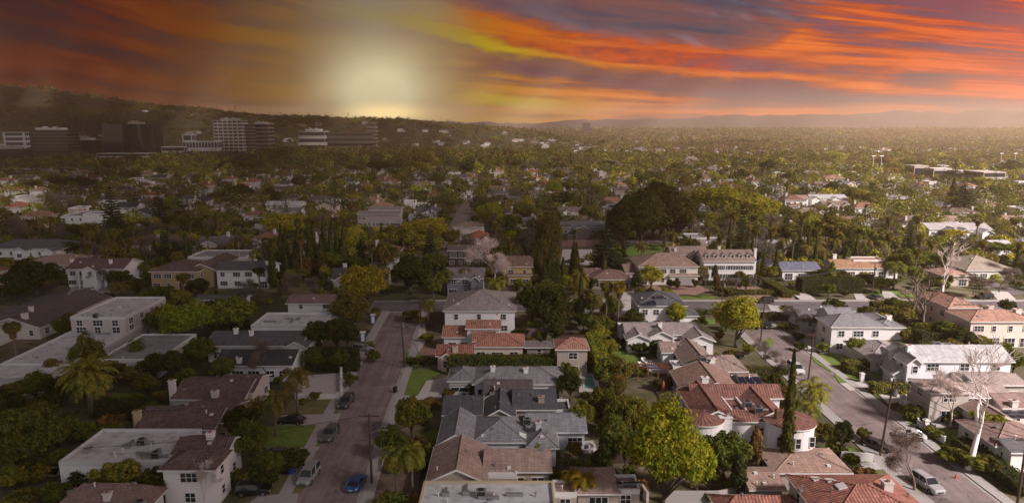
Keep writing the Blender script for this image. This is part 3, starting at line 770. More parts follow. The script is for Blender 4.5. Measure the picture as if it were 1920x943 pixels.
# ------------------------------------------------------------------ terrain
RIDGE2 = [(-400, 158), (0, 160), (60, 163), (120, 170), (200, 180), (260, 190), (330, 200), (400, 205), (480, 215), (560, 230), (700, 262), (2300, 262)]
RIDGE1 = [(-400, 196), (0, 200), (100, 203), (200, 205), (260, 198), (330, 196), (400, 202), (500, 210), (600, 210), (650, 215), (760, 220), (860, 229), (960, 237), (1060, 252), (1200, 268), (2300, 268)]
MOUNT = [(-400, 200), (300, 214), (600, 222), (860, 227), (960, 232), (1000, 230), (1060, 226), (1140, 224), (1260, 222), (1340, 217), (1400, 216), (1460, 216), (1520, 216), (1600, 213), (1660, 208), (1720, 210), (1770, 213), (1800, 207), (1830, 205), (1870, 210), (1900, 209), (1960, 216), (2100, 212), (2300, 222)]
def ridge(tab, px, D):
    y = np.interp(px, [a for a, b in tab], [b for a, b in tab])
    if D > 4000: y = y + 1.6 * np.sin(px / 13.0) * np.sin(px / 31.0 + 1) + 1.1 * np.sin(px / 7.3 + 2 * np.sin(px / 19))
    return CAMH + D * (236 - y) / F * 1.0
def sm(a, b, v):
    t = np.clip((v - a) / (b - a), 0, 1); return t * t * (3 - 2 * t)
def TH(x, y):
    x = np.asarray(x, float); y = np.asarray(y, float)
    px = CX + F * x / np.maximum(y, 300) * .985
    D1, D2, D3 = 1650.0, 2050.0, 4600.0
    lump = np.sin(x / 170 + 1.3) * np.sin(y / 210) * .5 + np.sin(x / 67 + y / 90) * .3 + np.sin(x / 31 - y / 43) * .2
    h1 = np.maximum(ridge(RIDGE1, px, D1) - 15, 0) * sm(1150, D1, y) * (y < 9e9)
    h1 = h1 * (1 + .10 * lump * sm(1250, 1600, y))
    h2 = np.maximum(ridge(RIDGE2, px, D2) - 6, 0) * sm(1600, D2, y) * (1 + .03 * lump)
    h3 = np.maximum(ridge(MOUNT, px, D3), 0) * sm(3700, D3, y) * (1 + .05 * np.sin(x / 260 + np.sin(y / 300)) * sm(3700, 4100, y) * sm(4600, 4400, y))
    h1 = h1 * np.where(y > D1, 1 - .6 * sm(D1, 2300, y), 1)
    return np.maximum(np.maximum(np.maximum(h1, h2), h3), 27 * sm(1700, 3700, y)) * sm(1120, 1350, y)

def ground_mat():
    m, t = newmat('ground_soil_and_grass'); g = geo(t)
    n1 = t.noise(g, .02, 5, .6); n2 = t.noise(g, .25, 5, .65); n3 = t.noise(g, 2.5, 3, .6)
    c = t.ramp(n2, [(.32, (.065, .068, .028, 1)), (.45, (.11, .098, .05, 1)), (.57, (.19, .15, .10, 1)), (.72, (.27, .22, .17, 1))])
    c = t.mix(t.maprange(n1, .42, .6), c, (.055, .06, .025, 1))
    far = t.maprange(t.node('ShaderNodeSeparateXYZ').outputs[1], 0, 1)  # unused placeholder socket
    sx = t.node('ShaderNodeSeparateXYZ'); t.l.new(g, sx.inputs[0])
    c = t.mix(t.maprange(sx.outputs[1], 900, 1700), c, t.mix(t.maprange(t.noise(g, .006, 5, .65), .4, .6), (.035, .04, .016, 1), (.075, .065, .035, 1)))
    c = t.mix(t.maprange(sx.outputs[1], 3600, 3900), c, t.mix(t.maprange(t.noise(g, .004, 6, .6), .4, .62), (.05, .035, .04, 1), (.09, .065, .07, 1)))
    c = t.mix(1.0, c, t.grey(t.maprange(n3, .3, .7, .8, 1.2)), 'MULTIPLY')
    finish(t, c, .95, bump=n3, bstr=.3); return m
rows = np.concatenate([np.arange(-120, 200, 40), np.geomspace(200, 5400, 150)])
cols = np.linspace(-1.25, 1.25, 220)
GX = cols[None, :] * (np.maximum(rows, 0)[:, None] + 250); GY = np.repeat(rows[:, None], len(cols), 1); GZ = TH(GX, GY)
V = np.stack([GX, GY, GZ], -1).reshape(-1, 3); n_, m_ = len(rows), len(cols)
ii = (np.arange(n_ - 1)[:, None] * m_ + np.arange(m_ - 1)[None, :]).ravel()
gm = mesh_np('ground', V, np.stack([ii, ii + 1, ii + m_ + 1, ii + m_], 1), ground_mat())
gm.polygons.foreach_set('use_smooth', [True] * len(gm.polygons))
ground = bpy.data.objects.new('ground', gm); COL.objects.link(ground); tag(ground, 'valley floor rising to the hills', kind='structure')

# ------------------------------------------------------------------ streets
def asphalt(name, base, tan=0.0):
    m, t = newmat(name); g = geo(t)
    n1 = t.noise(g, .18, 5, .65); n2 = t.noise(g, 3.0, 3, .6)
    c = t.mix(1.0, base, t.grey(t.maprange(n1, .3, .7, .66, 1.28)), 'MULTIPLY')
    c = t.mix(1.0, c, t.grey(t.maprange(n2, .3, .7, .9, 1.1)), 'MULTIPLY')
    mp = t.node('ShaderNodeMapping'); mp.inputs['Scale'].default_value = (.9, .035, 1); t.l.new(g, mp.inputs[0])
    c = t.mix(1.0, c, t.grey(t.maprange(t.noise(mp.outputs[0], 1.2, 3), .35, .65, .84, 1.12)), 'MULTIPLY')
    v = t.node('ShaderNodeTexVoronoi', feature='DISTANCE_TO_EDGE'); v.inputs['Scale'].default_value = .16
    ms = t.node('ShaderNodeMix', data_type='VECTOR'); 
    nn = t.node('ShaderNodeTexNoise'); nn.inputs['Scale'].default_value = .5; t.l.new(g, nn.inputs['Vector'])
    va = t.node('ShaderNodeVectorMath', operation='MULTIPLY_ADD'); t.l.new(nn.outputs['Color'], va.inputs[0]); va.inputs[1].default_value = (3, 3, 0); t.l.new(g, va.inputs[2])
    t.l.new(va.outputs[0], v.inputs['Vector'])
    c = t.mix(t.maprange(v.outputs['Distance'], .0, .012, .55, 0), c, (.02, .02, .02, 1))
    finish(t, c, .85, bump=n2, bstr=.1); return m
M_ASPH = asphalt('asphalt_street', (.22, .175, .17, 1)); M_ASPH2 = asphalt('dark_asphalt_street', (.15, .13, .138, 1))
def grass_mat(name, a, b_):
    m, t = newmat(name); g = geo(t); c = t.mix(t.maprange(t.noise(g, .5, 4, .6), .35, .65), (*a, 1), (*b_, 1))
    c = t.mix(1.0, c, t.grey(t.maprange(t.noise(g, 5, 3, .6), .25, .75, .7, 1.3)), 'MULTIPLY')
    finish(t, c, .95, bump=t.noise(g, 14, 2), bstr=.5); return m
M_LAWN = grass_mat('lawn_grass', (.11, .17, .026), (.15, .21, .04)); M_DRY = grass_mat('dry_lawn', (.14, .135, .045), (.20, .17, .08)); M_DIRT = grass_mat('bare_soil', (.13, .095, .07), (.19, .14, .11))
M_TURF = grass_mat('putting_turf', (.035, .12, .03), (.05, .15, .04))
def slab_struct(name, pts, z0, z1, mat, label=None):
    b = B(); a = sum(pts[i][0] * pts[(i + 1) % len(pts)][1] - pts[(i + 1) % len(pts)][0] * pts[i][1] for i in range(len(pts)))
    if a < 0: pts = pts[::-1]
    b.slab([(x, y, z1) for x, y in pts], z1 - z0); o = b.build(name, mat, uv=False); tag(o, label, kind='structure'); return o
def ribbon(c, hw0, hw1):
    """side strip polygon along centreline c between offsets"""
    L, R = [], []
    for i, (x, y) in enumerate(c):
        a = c[max(i - 1, 0)]; b = c[min(i + 1, len(c) - 1)]; dx, dy = b[0] - a[0], b[1] - a[1]; l = math.hypot(dx, dy); nx, ny = dy / l, -dx / l
        L.append((x + nx * hw0, y + ny * hw0)); R.append((x + nx * hw1, y + ny * hw1))
    return L + R[::-1]
S1 = [(-24.9, 55), (-25.5, 85), (-26.6, 108), (-27.4, 133), (-28.6, 165), (-29.0, 181.6)]
S2 = [(61.4, 50), (61.4, 100), (61.6, 150), (61.8, 181.6)]
SX = [(-31.0, 187), (40, 187), (260, 187)]
def street(name, c, hw, mat, z=.012, walks=(1, -1), gaps=None):
    slab_struct(name, ribbon(c, -hw, hw), -.2, z, mat)
    for s in walks:
        slab_struct('gutter', ribbon(c, s * (hw - .45), s * hw), -.1, z + .006, M_CONC)
        slab_struct('kerb', ribbon(c, s * hw, s * (hw + .18)), -.1, .14, M_CONC)
        slab_struct('sidewalk', ribbon(c, s * (hw + .185), s * (hw + 1.75)), -.1, .125, M_CONC)
street('road', S1, 4.85, M_ASPH); street('road', S2, 4.75, M_ASPH)
slab_struct('road', [(-40, 181.9), (260, 181.9), (260, 192), (-40, 192)], -.2, .008, M_ASPH2)
slab_struct('kerb', [(66.8, 181.6), (260, 181.6), (260, 181.85), (66.8, 181.85)], -.1, .14, M_CONC); slab_struct('kerb', [(-23, 181.6), (56, 181.6), (56, 181.85), (-23, 181.85)], -.1, .14, M_CONC)
slab_struct('kerb', [(-40, 192.05), (260, 192.05), (260, 192.25), (-40, 192.25)], -.1, .14, M_CONC); slab_struct('sidewalk', [(-30, 192.26), (260, 192.26), (260, 193.9), (-30, 193.9)], -.1, .12, M_CONC)
slab_struct('sidewalk', [(68, 179.9), (260, 179.9), (260, 181.58), (68, 181.58)], -.1, .12, M_CONC)
slab_struct('road', [(-31, 262), (-24, 262), (-25, 560), (-34, 560)], -.2, .010, M_ASPH)
for yy in (300, 395, 500, 620, 760):
    slab_struct('road', [(-600, yy), (620, yy - 12), (620, yy - 5), (-600, yy + 7)], -.2, .006, M_ASPH2)
slab_struct('road', [(150, 200), (157, 200), (157, 700), (150, 700)], -.2, .007, M_ASPH2)
slab_struct('road', [(-140, 110), (-133, 110), (-133, 700), (-140, 700)], -.2, .007, M_ASPH2)
b = B(); b.slab([(-29 - 4.4, 180.4, .022), (-29.2, 180.4, .022), (-29.2, 180.75, .022), (-33.4, 180.75, .022)], .004); tag(b.build('stop_line', M_TRIM, uv=False), kind='structure')
ROADR = [(-34, -18, 40, 192), (54, 69, 40, 192), (-60, 260, 178, 196), (-33, -23, 260, 560)]
def poly(name, pts, mat, z=.1, label=None):
    w = [(P(x, y, 0).x, P(x, y, 0).y) for x, y in pts]
    EMPTY_RECTS.append((min(a for a, _ in w), max(a for a, _ in w), min(b for _, b in w), max(b for _, b in w)))
    return slab_struct(name, w, -.1, z, mat, label)
# lawns, drives, paths
for pts, mt in [([(492, 803), (520, 798), (600, 797), (611, 806), (600, 836), (500, 841), (488, 830)], M_LAWN), ([(515, 752), (638, 748), (632, 776), (525, 776)], M_DRY),
                ([(752, 699), (765, 694), (805, 692), (826, 700), (800, 712), (788, 728), (782, 741), (748, 741)], M_LAWN), ([(756, 662), (800, 655), (806, 672), (770, 690), (757, 690)], M_LAWN),
                ([(500, 886), (560, 870), (585, 900), (560, 925), (480, 930)], M_DRY), ([(1535, 666), (1560, 663), (1604, 668), (1609, 681), (1570, 687), (1555, 684)], M_LAWN),
                ([(1620, 693), (1662, 693), (1672, 706), (1612, 706)], M_LAWN), ([(1563, 702), (1600, 699), (1614, 715), (1574, 719)], M_LAWN), ([(1524, 666), (1536, 680), (1566, 698), (1558, 698), (1530, 681), (1520, 668)], M_LAWN),
                ([(1612, 716), (1660, 712), (1664, 730), (1626, 736)], M_LAWN), ([(1690, 754), (1712, 752), (1722, 760), (1716, 769), (1697, 770), (1684, 762)], M_LAWN),
                ([(1676, 781), (1730, 774), (1748, 792), (1692, 794)], M_LAWN), ([(1736, 804), (1800, 805), (1830, 832), (1770, 836)], M_LAWN), ([(1855, 860), (1885, 862), (1914, 893), (1872, 900)], M_LAWN),
                ([(1540, 838), (1600, 838), (1608, 852), (1545, 853)], M_LAWN), ([(1610, 850), (1636, 848), (1650, 864), (1622, 868)], M_LAWN), ([(1600, 884), (1660, 880), (1720, 905), (1740, 943), (1680, 943)], M_DRY),
                ([(1170, 478), (1180, 461), (1236, 458), (1250, 480), (1225, 490)], M_LAWN), ([(1282, 555), (1345, 556), (1345, 563), (1270, 561)], M_LAWN), ([(1195, 587), (1300, 600), (1250, 612), (1180, 606)], M_LAWN),
                ([(1145, 655), (1195, 662), (1200, 682), (1150, 680)], M_LAWN), ([(1240, 676), (1265, 676), (1275, 692), (1250, 694)], M_LAWN), ([(1045, 835), (1078, 832), (1088, 850), (1050, 853)], M_LAWN),
                ([(1310, 598), (1345, 600), (1340, 608), (1300, 606)], M_LAWN), ([(1620, 546), (1685, 546), (1690, 553), (1630, 556)], M_LAWN), ([(1430, 640), (1446, 632), (1450, 645), (1436, 655)], M_LAWN),
                ([(700, 870), (760, 850), (790, 880), (780, 943), (690, 943)], M_DIRT), ([(790, 815), (822, 800), (822, 835), (790, 838)], M_LAWN), ([(180, 738), (260, 736), (262, 752), (182, 756)], M_LAWN),
                ([(1390, 560), (1436, 560), (1430, 566), (1395, 566)], M_LAWN), ([(1440, 583), (1458, 583), (1462, 612), (1448, 614)], M_LAWN), ([(1675, 553), (1738, 548), (1735, 556), (1690, 557)], M_LAWN),
                ([(1650, 372), (1700, 370), (1700, 376), (1655, 377)], M_LAWN), ([(1860, 312), (1920, 312), (1920, 322), (1868, 322)], M_LAWN)]:
    poly('lawn', pts, mt)
M_PALEC = plain('pale_concrete', (.48, .45, .43), .9, .15, .3, 3); M_BRICKP = plain('brick_paving', (.30, .19, .15), .9, .2, .6, 8)
for nm, pts, mt in [('driveway', [(528, 779), (640, 776), (628, 797), (520, 798)], M_CONC), ('driveway', [(500, 842), (600, 838), (580, 862), (500, 858)], M_CONC), ('driveway', [(484, 930), (560, 925), (556, 943), (470, 943)], M_CONC),
                    ('driveway', [(748, 742), (783, 742), (800, 714), (838, 709), (890, 722), (900, 744), (800, 748), (760, 752)], M_PALEC), ('driveway', [(762, 640), (822, 655), (824, 672), (770, 662)], M_BRICKP),
                    ('driveway', [(1205, 536), (1300, 530), (1330, 545), (1300, 553), (1180, 552)], M_BRICKP), ('driveway', [(1170, 548), (1192, 552), (1175, 600), (1150, 590)], M_PALEC), ('driveway', [(1380, 530), (1450, 545), (1440, 560), (1385, 560)], M_BRICKP),
                    ('driveway', [(1480, 545), (1500, 540), (1530, 562), (1492, 562)], M_PALEC), ('driveway', [(1440, 535), (1470, 540), (1500, 562), (1460, 562)], M_BRICKP), ('driveway', [(1600, 551), (1616, 551), (1632, 563), (1606, 563)], M_PALEC),
                    ('driveway', [(1650, 546), (1672, 548), (1690, 563), (1660, 563)], M_PALEC), ('driveway', [(1755, 548), (1772, 548), (1788, 562), (1764, 562)], M_PALEC), ('driveway', [(1856, 545), (1890, 548), (1905, 562), (1870, 562)], M_PALEC),
                    ('driveway', [(1490, 632), (1560, 640), (1560, 658), (1516, 656)], M_PALEC), ('driveway', [(1536, 662), (1580, 655), (1625, 663), (1610, 668), (1560, 662)], M_PALEC), ('driveway', [(1575, 719), (1665, 712), (1668, 724), (1592, 732)], M_PALEC),
                    ('driveway', [(1645, 737), (1715, 735), (1745, 752), (1740, 770), (1700, 752), (1665, 757)], M_PALEC), ('driveway', [(1676, 772), (1735, 768), (1742, 757), (1760, 770), (1740, 777), (1690, 782)], M_PALEC),
                    ('driveway', [(1692, 796), (1800, 792), (1830, 798), (1740, 803)], M_CONC), ('driveway', [(1880, 862), (1898, 860), (1920, 885), (1912, 892)], M_PALEC), ('driveway', [(1612, 868), (1664, 866), (1690, 880), (1618, 880)], M_PALEC),
                    ('patio', [(1190, 692), (1200, 676), (1235, 674), (1262, 690), (1250, 700), (1195, 700)], M_PALEC), ('patio', [(1230, 735), (1285, 728), (1300, 760), (1250, 765)], M_PALEC), ('patio', [(1083, 700), (1120, 700), (1124, 732), (1086, 735)], M_PALEC),
                    ('patio', [(1440, 572), (1470, 575), (1500, 600), (1560, 622), (1560, 640), (1490, 628), (1450, 600)], M_PALEC), ('patio', [(1080, 830), (1112, 826), (1120, 848), (1088, 850)], M_PALEC),
                    ('patio', [(560, 705), (640, 700), (632, 748), (556, 748)], M_PALEC), ('patio', [(0, 690), (60, 690), (40, 740), (0, 745)], M_CONC), ('patio', [(855, 432), (905, 432), (910, 455), (865, 455)], M_PALEC),
                    ('tennis_court', [(1055, 468), (1110, 468), (1112, 497), (1050, 497)], M_PALEC), ('patio', [(140, 530), (215, 540), (190, 568), (120, 562)], M_CONC), ('patio', [(785, 600), (795, 585), (800, 640), (784, 662)], M_PALEC)]:
    poly(nm, pts, mt, .11 if nm != 'patio' else .13)
def water_mat(c):
    m, t = newmat('pool_water'); finish(t, t.mix(t.noise(geo(t), 1.5, 2), (*c, 1), (c[0] * 1.6, c[1] * 1.3, c[2] * 1.2, 1)), .06, spec=.5, bump=t.noise(geo(t), 3, 2), bstr=.1); return m
M_POOL = water_mat((.05, .28, .32)); M_POOLB = water_mat((.06, .22, .42)); M_POOLD = water_mat((.012, .06, .05))
def pool(pts, mat, label):
    w = [(P(x, y, 0).x, P(x, y, 0).y) for x, y in pts]; cx = sum(a for a, _ in w) / len(w); cy = sum(b for _, b in w) / len(w)
    r = thing('swimming_pool', label, 'pool', (cx, cy, 0)); b = B()
    a = sum(w[i][0] * w[(i + 1) % len(w)][1] - w[(i + 1) % len(w)][0] * w[i][1] for i in range(len(w)))
    if a < 0: w = w[::-1]
    b.slab([(x - cx, y - cy, .15) for x, y in w], .1); b.build('water', mat, r, uv=False)
    c = B(); n = len(w)
    for i in range(n):
        p, q = w[i], w[(i + 1) % n]; dx, dy = q[0] - p[0], q[1] - p[1]; l = math.hypot(dx, dy); nx, ny = dy / l * .35, -dx / l * .35
        c.slab([(p[0] - cx, p[1] - cy, .2 + i * .002), (p[0] - cx + nx, p[1] - cy + ny, .2 + i * .002), (q[0] - cx + nx, q[1] - cy + ny, .2 + i * .002), (q[0] - cx, q[1] - cy, .2 + i * .002)][::-1], .1)
    c.build('coping', M_PALEC, r, uv=False)
pool([(1200, 693), (1203, 685), (1232, 684), (1242, 694)], M_POOLB, 'blue rectangular swimming pool in the pale patio behind the red pergola')
pool([(1096, 729), (1097, 707), (1110, 706), (1117, 729)], M_POOL, 'turquoise narrow swimming pool beside a dark round tree')
pool([(1122, 642), (1122, 628), (1142, 628), (1148, 642)], M_POOLD, 'dark green swimming pool behind the tiled box house')
pool([(868, 447), (872, 440), (896, 440), (900, 447)], M_POOL, 'pale oval swimming pool beyond the half-timbered house')
pool([(76, 890), (84, 880), (112, 878), (106, 892)], M_POOLD, 'small dark pool beside the white flat-roofed block')

# ------------------------------------------------------------------ hand built houses
WH, OW, BE, YE, PI_, GR = (.76, .74, .73), (.62, .58, .54), (.42, .35, .30), (.46, .36, .21), (.72, .60, .54), (.24, .24, .26)
R_BLK, R_CH, R_GR, R_BR, R_TAN, R_RED, R_BRT, R_WHT, R_LG = (.035, .035, .04), (.075, .072, .08), (.15, .145, .155), (.16, .105, .09), (.25, .175, .14), (.38, .115, .07), (.21, .085, .065), (.62, .61, .61), (.30, .29, .30)
H_ = house
H_('brown hipped roof at the bottom left edge below the dark bushes', 'house', [W('h', 88, 270, 962, 3.4, yf=915, rise=2.3)], OW, R_BR, ch=[(198, 925, 5.6)], ac=[(262, 938, 4.0)], lm='the brown hipped roof at the bottom')
H_('white two-storey block with a broad flat white roof and low parapet', 'house', [W('f', 110, 316, 869, 4.6, yf=807)], WH, R_WHT, 'flat', density=.45, winmax=6, ac=[(266, 822, 5.7), (292, 846, 5.5)], vents=9, trimc=M_WALL, lm='the white flat-roofed block')
H_('white two-storey house with brown tiled roof beside the flat-roofed block', 'house', [W('h', 295, 404, 881, 5.7, 7.2, 1.4), W('gx', 318, 425, 852, 4.9, 8, 1.3)], WH, R_BR, 'tile', ch=[(392, 812, 7.2, 1.2)], sol=(), lm='the white two-storey house with a brown roof', winmax=9)
H_('brown tiled house with a dark solar panel and yellowish gable', 'house', [W('gx', 248, 402, 805, 3.7, 12, 1.8), W('gx', 330, 432, 792, 4.0, 12, 1.7)], YE, R_BR, 'tile', ch=[(254, 772, 6.8, 1.2)], sol=[(308, 772, 6.2, 2.2, 0)], lm='the brown tiled solar house')
H_('brown tiled house with two chimneys west of the street', 'house', [W('gx', 318, 458, 748, 3.5, 14, 1.8), W('gx', 400, 476, 736, 3.7, 12, 1.7)], OW, R_BR, 'tile', ch=[(320, 714, 6.4, 1.2), (401, 734, 6.2, 1.3)], lm='the brown tiled house with two chimneys')
H_('white house with a black gabled roof by the dark street tree', 'house', [W('gx', 398, 548, 685, 3.5, 12, 2.0)], WH, R_BLK, ch=[(447, 672, 5.6)], lm='the white black-roofed house', density=1.2, winmax=8)
H_('long white house with charcoal roof behind the black-roofed one', 'house', [W('gx', 383, 566, 648, 3.8, 13, 2.0), W('gy', 530, 575, 652, 3.6, 10, 1.6)], WH, R_CH, ch=[(441, 616, 7.0), (470, 620, 6.6)], lm='the long charcoal-roofed house')
H_('low white house under a pale flat roof west of the junction', 'house', [W('f', 470, 604, 612, 4, yf=588)], WH, R_WHT, 'flat', ch=(), lm='the low pale flat-roofed house', density=.9, trimc=M_WALL)
H_('white house with a long brown roof beside the yellow-green junction tree', 'house', [W('gx', 535, 638, 569, 5.2, 9, 1.2)], WH, R_BR, density=.6, lm='the long brown roof by the junction tree')
H_('large white modern building with terrace roof and stepped upper storey', 'building', [WX('f', -100.6, -87.2, 128, 171, 3.8, 0, 1), WX('f', -100.2, -87.8, 149.5, 168, 7.2, 0, 3), dict(k='round', x0=-100.9, x1=-87.0, y0=121.5, y1=135.4, z=3.75, r=.05, st=1)], (.50, .46, .43), (.62, .61, .61), 'flat', density=1.1, winmax=36, ac=[(248, 572, 9.1), (160, 620, 5.2), (180, 588, 9)], vents=14, trimc=M_WALL, lm='the white modern building')
H_('low pale house with a ribbed flat roof behind the palm garden', 'house', [W('f', 183, 296, 676, 3.6, yf=628)], OW, R_LG, 'flat', vents=6, lm='the low ribbed-roof house')
H_('dark brown gabled house at the left edge behind the hedge', 'house', [WX('gy', -126, -112, 156, 186, 3.0, 2.4), WX('gx', -142, -118, 146, 157, 3.1, 2.2)], OW, (.075, .062, .058), ch=[(43, 588, 6, 1.4), (56, 575, 6, 1.0)], lm='the dark brown gabled house')
m1 = H_('white colonial house with a columned portico and two chimneys', 'house', [W('gx', 121, 232, 504, 6, 12, 2.2), W('gy', 148, 180, 507, 6.2, 5, 1.2)], WH, (.10, .06, .055), ch=[(133, 486, 9.4), (206, 487, 9.4)], density=1.3, lm='the white colonial house', winmax=16)
H_('long white house with a dark roof and small gables at the left edge', 'house', [W('h', -30, 118, 466, 3.6, 15, 2.4), W('gy', 20, 48, 470, 3.6, 6, 1.2), W('gy', 75, 100, 472, 3.6, 7, 1.4)], WH, R_CH, lm='the long white gabled house')
H_('broad dim brown-roofed house with white parapet left of the colonial', 'house', [W('h', 30, 150, 497, 4, 16, 2.2)], OW, R_TAN, ch=[(108, 470, 7)], lm='the broad brown roof')
H_('large tan house with brown hipped roof and arched window', 'house', [W('h', 278, 372, 509, 6, 16, 2.2), W('gy', 350, 402, 505, 5.8, 20, 1.8)], (.42, .31, .17), R_BR, 'tile', lm='the large tan hipped-roof house')
H_('white house with charcoal gables and bay window beside palms', 'house', [W('gx', 402, 505, 507, 5.8, 11, 1.8), W('gy', 402, 440, 511, 4.0, 6, 1.6)], WH, R_CH, ch=[(478, 486, 9), (500, 490, 8.6)], lm='the white bay-windowed house')
H_('pale flat-roofed house with rooftop sheds', 'house', [W('f', 352, 460, 483, 4, yf=470)], OW, R_LG, 'flat', vents=6, lm='the pale flat-roofed house')
H_('white cubic modern house on the rise left of the tall pine', 'house', [W('f', 112, 188, 406, 6, yf=395), W('f', 155, 188, 402, 8.5, 9)], WH, R_LG, 'flat', lm='the white cubic house', ch=[(163, 388, 10)])
# centre
H_('big white house under a grey pyramid roof at the junction corner', 'house', [W('h', 830, 968, 583, 6, 18.5, 3.0)], WH, (.20, .175, .165), ch=(), vents=6, density=.8, lm='the grey pyramid-roofed house')
H_('white two-storey house with red tiles and a roof panel', 'house', [W('gx', 872, 940, 616, 5.8, 8, 1.2), W('gx', 828, 893, 632, 3.6, 9, 1.9)], WH, (.42, .16, .09), 'tile', ch=[(948, 588, 8.2, 1.6)], sol=[(905, 601, 5, 2.4, 0)], lm='the white red-tiled house')
H_('low house with broad orange-red hipped roof behind the long hedge', 'house', [W('h', 884, 984, 650, 3.5, 11.5, 1.9), W('gx', 884, 925, 640, 3.9, 8, 1.4)], (.6, .5, .42), (.42, .15, .085), 'tile', lm='the orange-red hipped house')
H_('small red-tiled wing with front chimney near the brick drive', 'house', [W('gx', 816, 888, 667, 3.2, 9, 1.5), W('gy', 822, 850, 671, 3.1, 6, 1.1)], (.6, .48, .40), (.38, .13, .08), 'tile', ch=[(853, 651, 5.2, 1.2)], lm='the small red-tiled wing')
H_('boxy beige two-storey house with salmon hipped tiles', 'house', [W('h', 1041, 1106, 655, 5.9, 8.8, 1.7)], BE, (.44, .185, .115), 'tile', vents=1, density=.7, lm='the boxy salmon-tiled house')
H_('white-garaged house with grey hips by the curved drive', 'house', [W('h', 838, 893, 714, 3.2, 9, 1.6), W('h', 885, 1060, 720, 3.3, 12, 1.9)], WH, R_GR, gd=[(0, .5, 4.9)], ch=[(924, 687, 6.2), (986, 690, 6)], lm='the white-garaged house')
H_('house with dark brownish gable roof between grey neighbours', 'house', [W('gx', 905, 1000, 745, 3.3, 10, 2.1), W('gy', 905, 946, 748, 3.2, 9, 1.5)], GR, (.075, .058, .06), ch=[(926, 738, 5.8, 1.3)], lm='the dark brownish gable roof')
H_('beige house with charcoal roofs and glazed patio at its right', 'house', [W('gx', 828, 905, 778, 3.2, 11, 1.8), W('gy', 905, 968, 784, 3.3, 12, 1.8), W('gx', 960, 1046, 768, 3.4, 12, 2.0), W('f', 1040, 1070, 772, 2.9, 6)], (.34, .29, .25), (.055, .054, .063), ch=[(1015, 744, 6.4, 1.2)], vents=6, lm='the beige charcoal-roofed house')
H_('sprawling grey-roofed house with white chimney and french doors', 'house', [W('gx', 985, 1102, 810, 3.3, 9, 1.9), W('gy', 817, 890, 835, 3.3, 13, 2.1), W('h', 885, 990, 829, 3.35, 12, 2.0), W('h', 985, 1049, 840, 3.2, 11, 1.7)], (.55, .56, .6), (.165, .165, .18), ch=[(1010, 792, 6.2, 1.0)], sky=[(980, 812, 2)], ac=[(988, 784, 6.2)], vents=7, density=1.2, lm='the sprawling grey-roofed house')
H_('brown-roofed beige house with big front gable above the flat white roof', 'house', [W('gy', 797, 915, 905, 3.3, 13.5, 2.3), W('gx', 905, 1036, 884, 3.3, 9, 1.8), W('f', 905, 970, 893, 3.0, 4)], BE, (.235, .165, .14), ch=(), vents=5, density=1.2, lm='the brown-roofed beige house')
H_('wide white flat roof with beige band and air conditioner at the bottom edge', 'building', [W('f', 781, 1043, 962, 3.9, yf=905)], WH, (.58, .59, .62), 'flat', ac=[(902, 917, 5.1)], vents=8, lm='the wide white roof at the bottom', trimc=plain('beige_parapet', (.5, .42, .28)))
H_('low tan outbuilding with hipped roof behind the small palm', 'house', [W('h', 1078, 1165, 925, 2.9, 9, 1.7), W('f', 1038, 1082, 928, 2.7, yf=903)], BE, (.25, .175, .15), vents=2, lm='the low tan outbuilding')
H_('pinkish stained flat roof behind the putting green', 'outbuilding', [W('f', 1142, 1200, 921, 2.7, yf=893)], BE, (.30, .20, .18), 'flat', vents=4, name='garden_building')
H_('white two-storey house with black hipped roofs by the cross street', 'house', [W('h', 1196, 1290, 573, 6.2, 12.5, 2.3), W('h', 1189, 1312, 592, 3.2, 8, 1.0)], WH, (.07, .07, .08), density=1.2, ac=[(1232, 553, 8.8), (1240, 553, 8.8)], sol=[(1215, 563, 4, 2.5, 0)], lm='the white black-hipped house')
H_('low white house with grey-brown roofs and four small gables', 'house', [W('gx', 1172, 1320, 627, 3.4, 10, 2.0), W('gy', 1174, 1222, 637, 3.3, 8, 1.4), W('gy', 1216, 1266, 633, 3.4, 9, 1.7), W('gy', 1288, 1343, 640, 3.3, 9, 1.5), W('f', 1162, 1202, 617, 3.0, yf=607)], WH, (.20, .17, .165), lm='the low four-gabled house', density=1.0, ch=[(1238, 605, 6.3)])
H_('rambling brown and white roofed house with a grey garage', 'house', [W('h', 1316, 1404, 696, 3.2, 12, 1.9), W('gy', 1284, 1350, 688, 3.2, 17, 2.2), W('gx', 1240, 1292, 661, 3.1, 9, 1.5)], WH, (.20, .145, .125), ch=[(1336, 672, 6, 1.2)], vents=5, lm='the rambling brown roof', ac=[(1318, 668, 6.2)])
H_('brown gabled house with white side roof and solar panels', 'house', [W('gy', 1283, 1402, 739, 3.2, 15, 2.6), W('gx', 1394, 1433, 728, 3.1, 10, 1.5)], WH, (.20, .125, .10), ch=[(1323, 708, 7, 1.4)], sol=[(1408, 718, 4.2, 4, 1)], lm='the brown gabled solar house')
va, vb = P(1322, 790, 6.2), P(1470, 790, 6.2); X0, X1, Y0 = va.x, vb.x, va.y
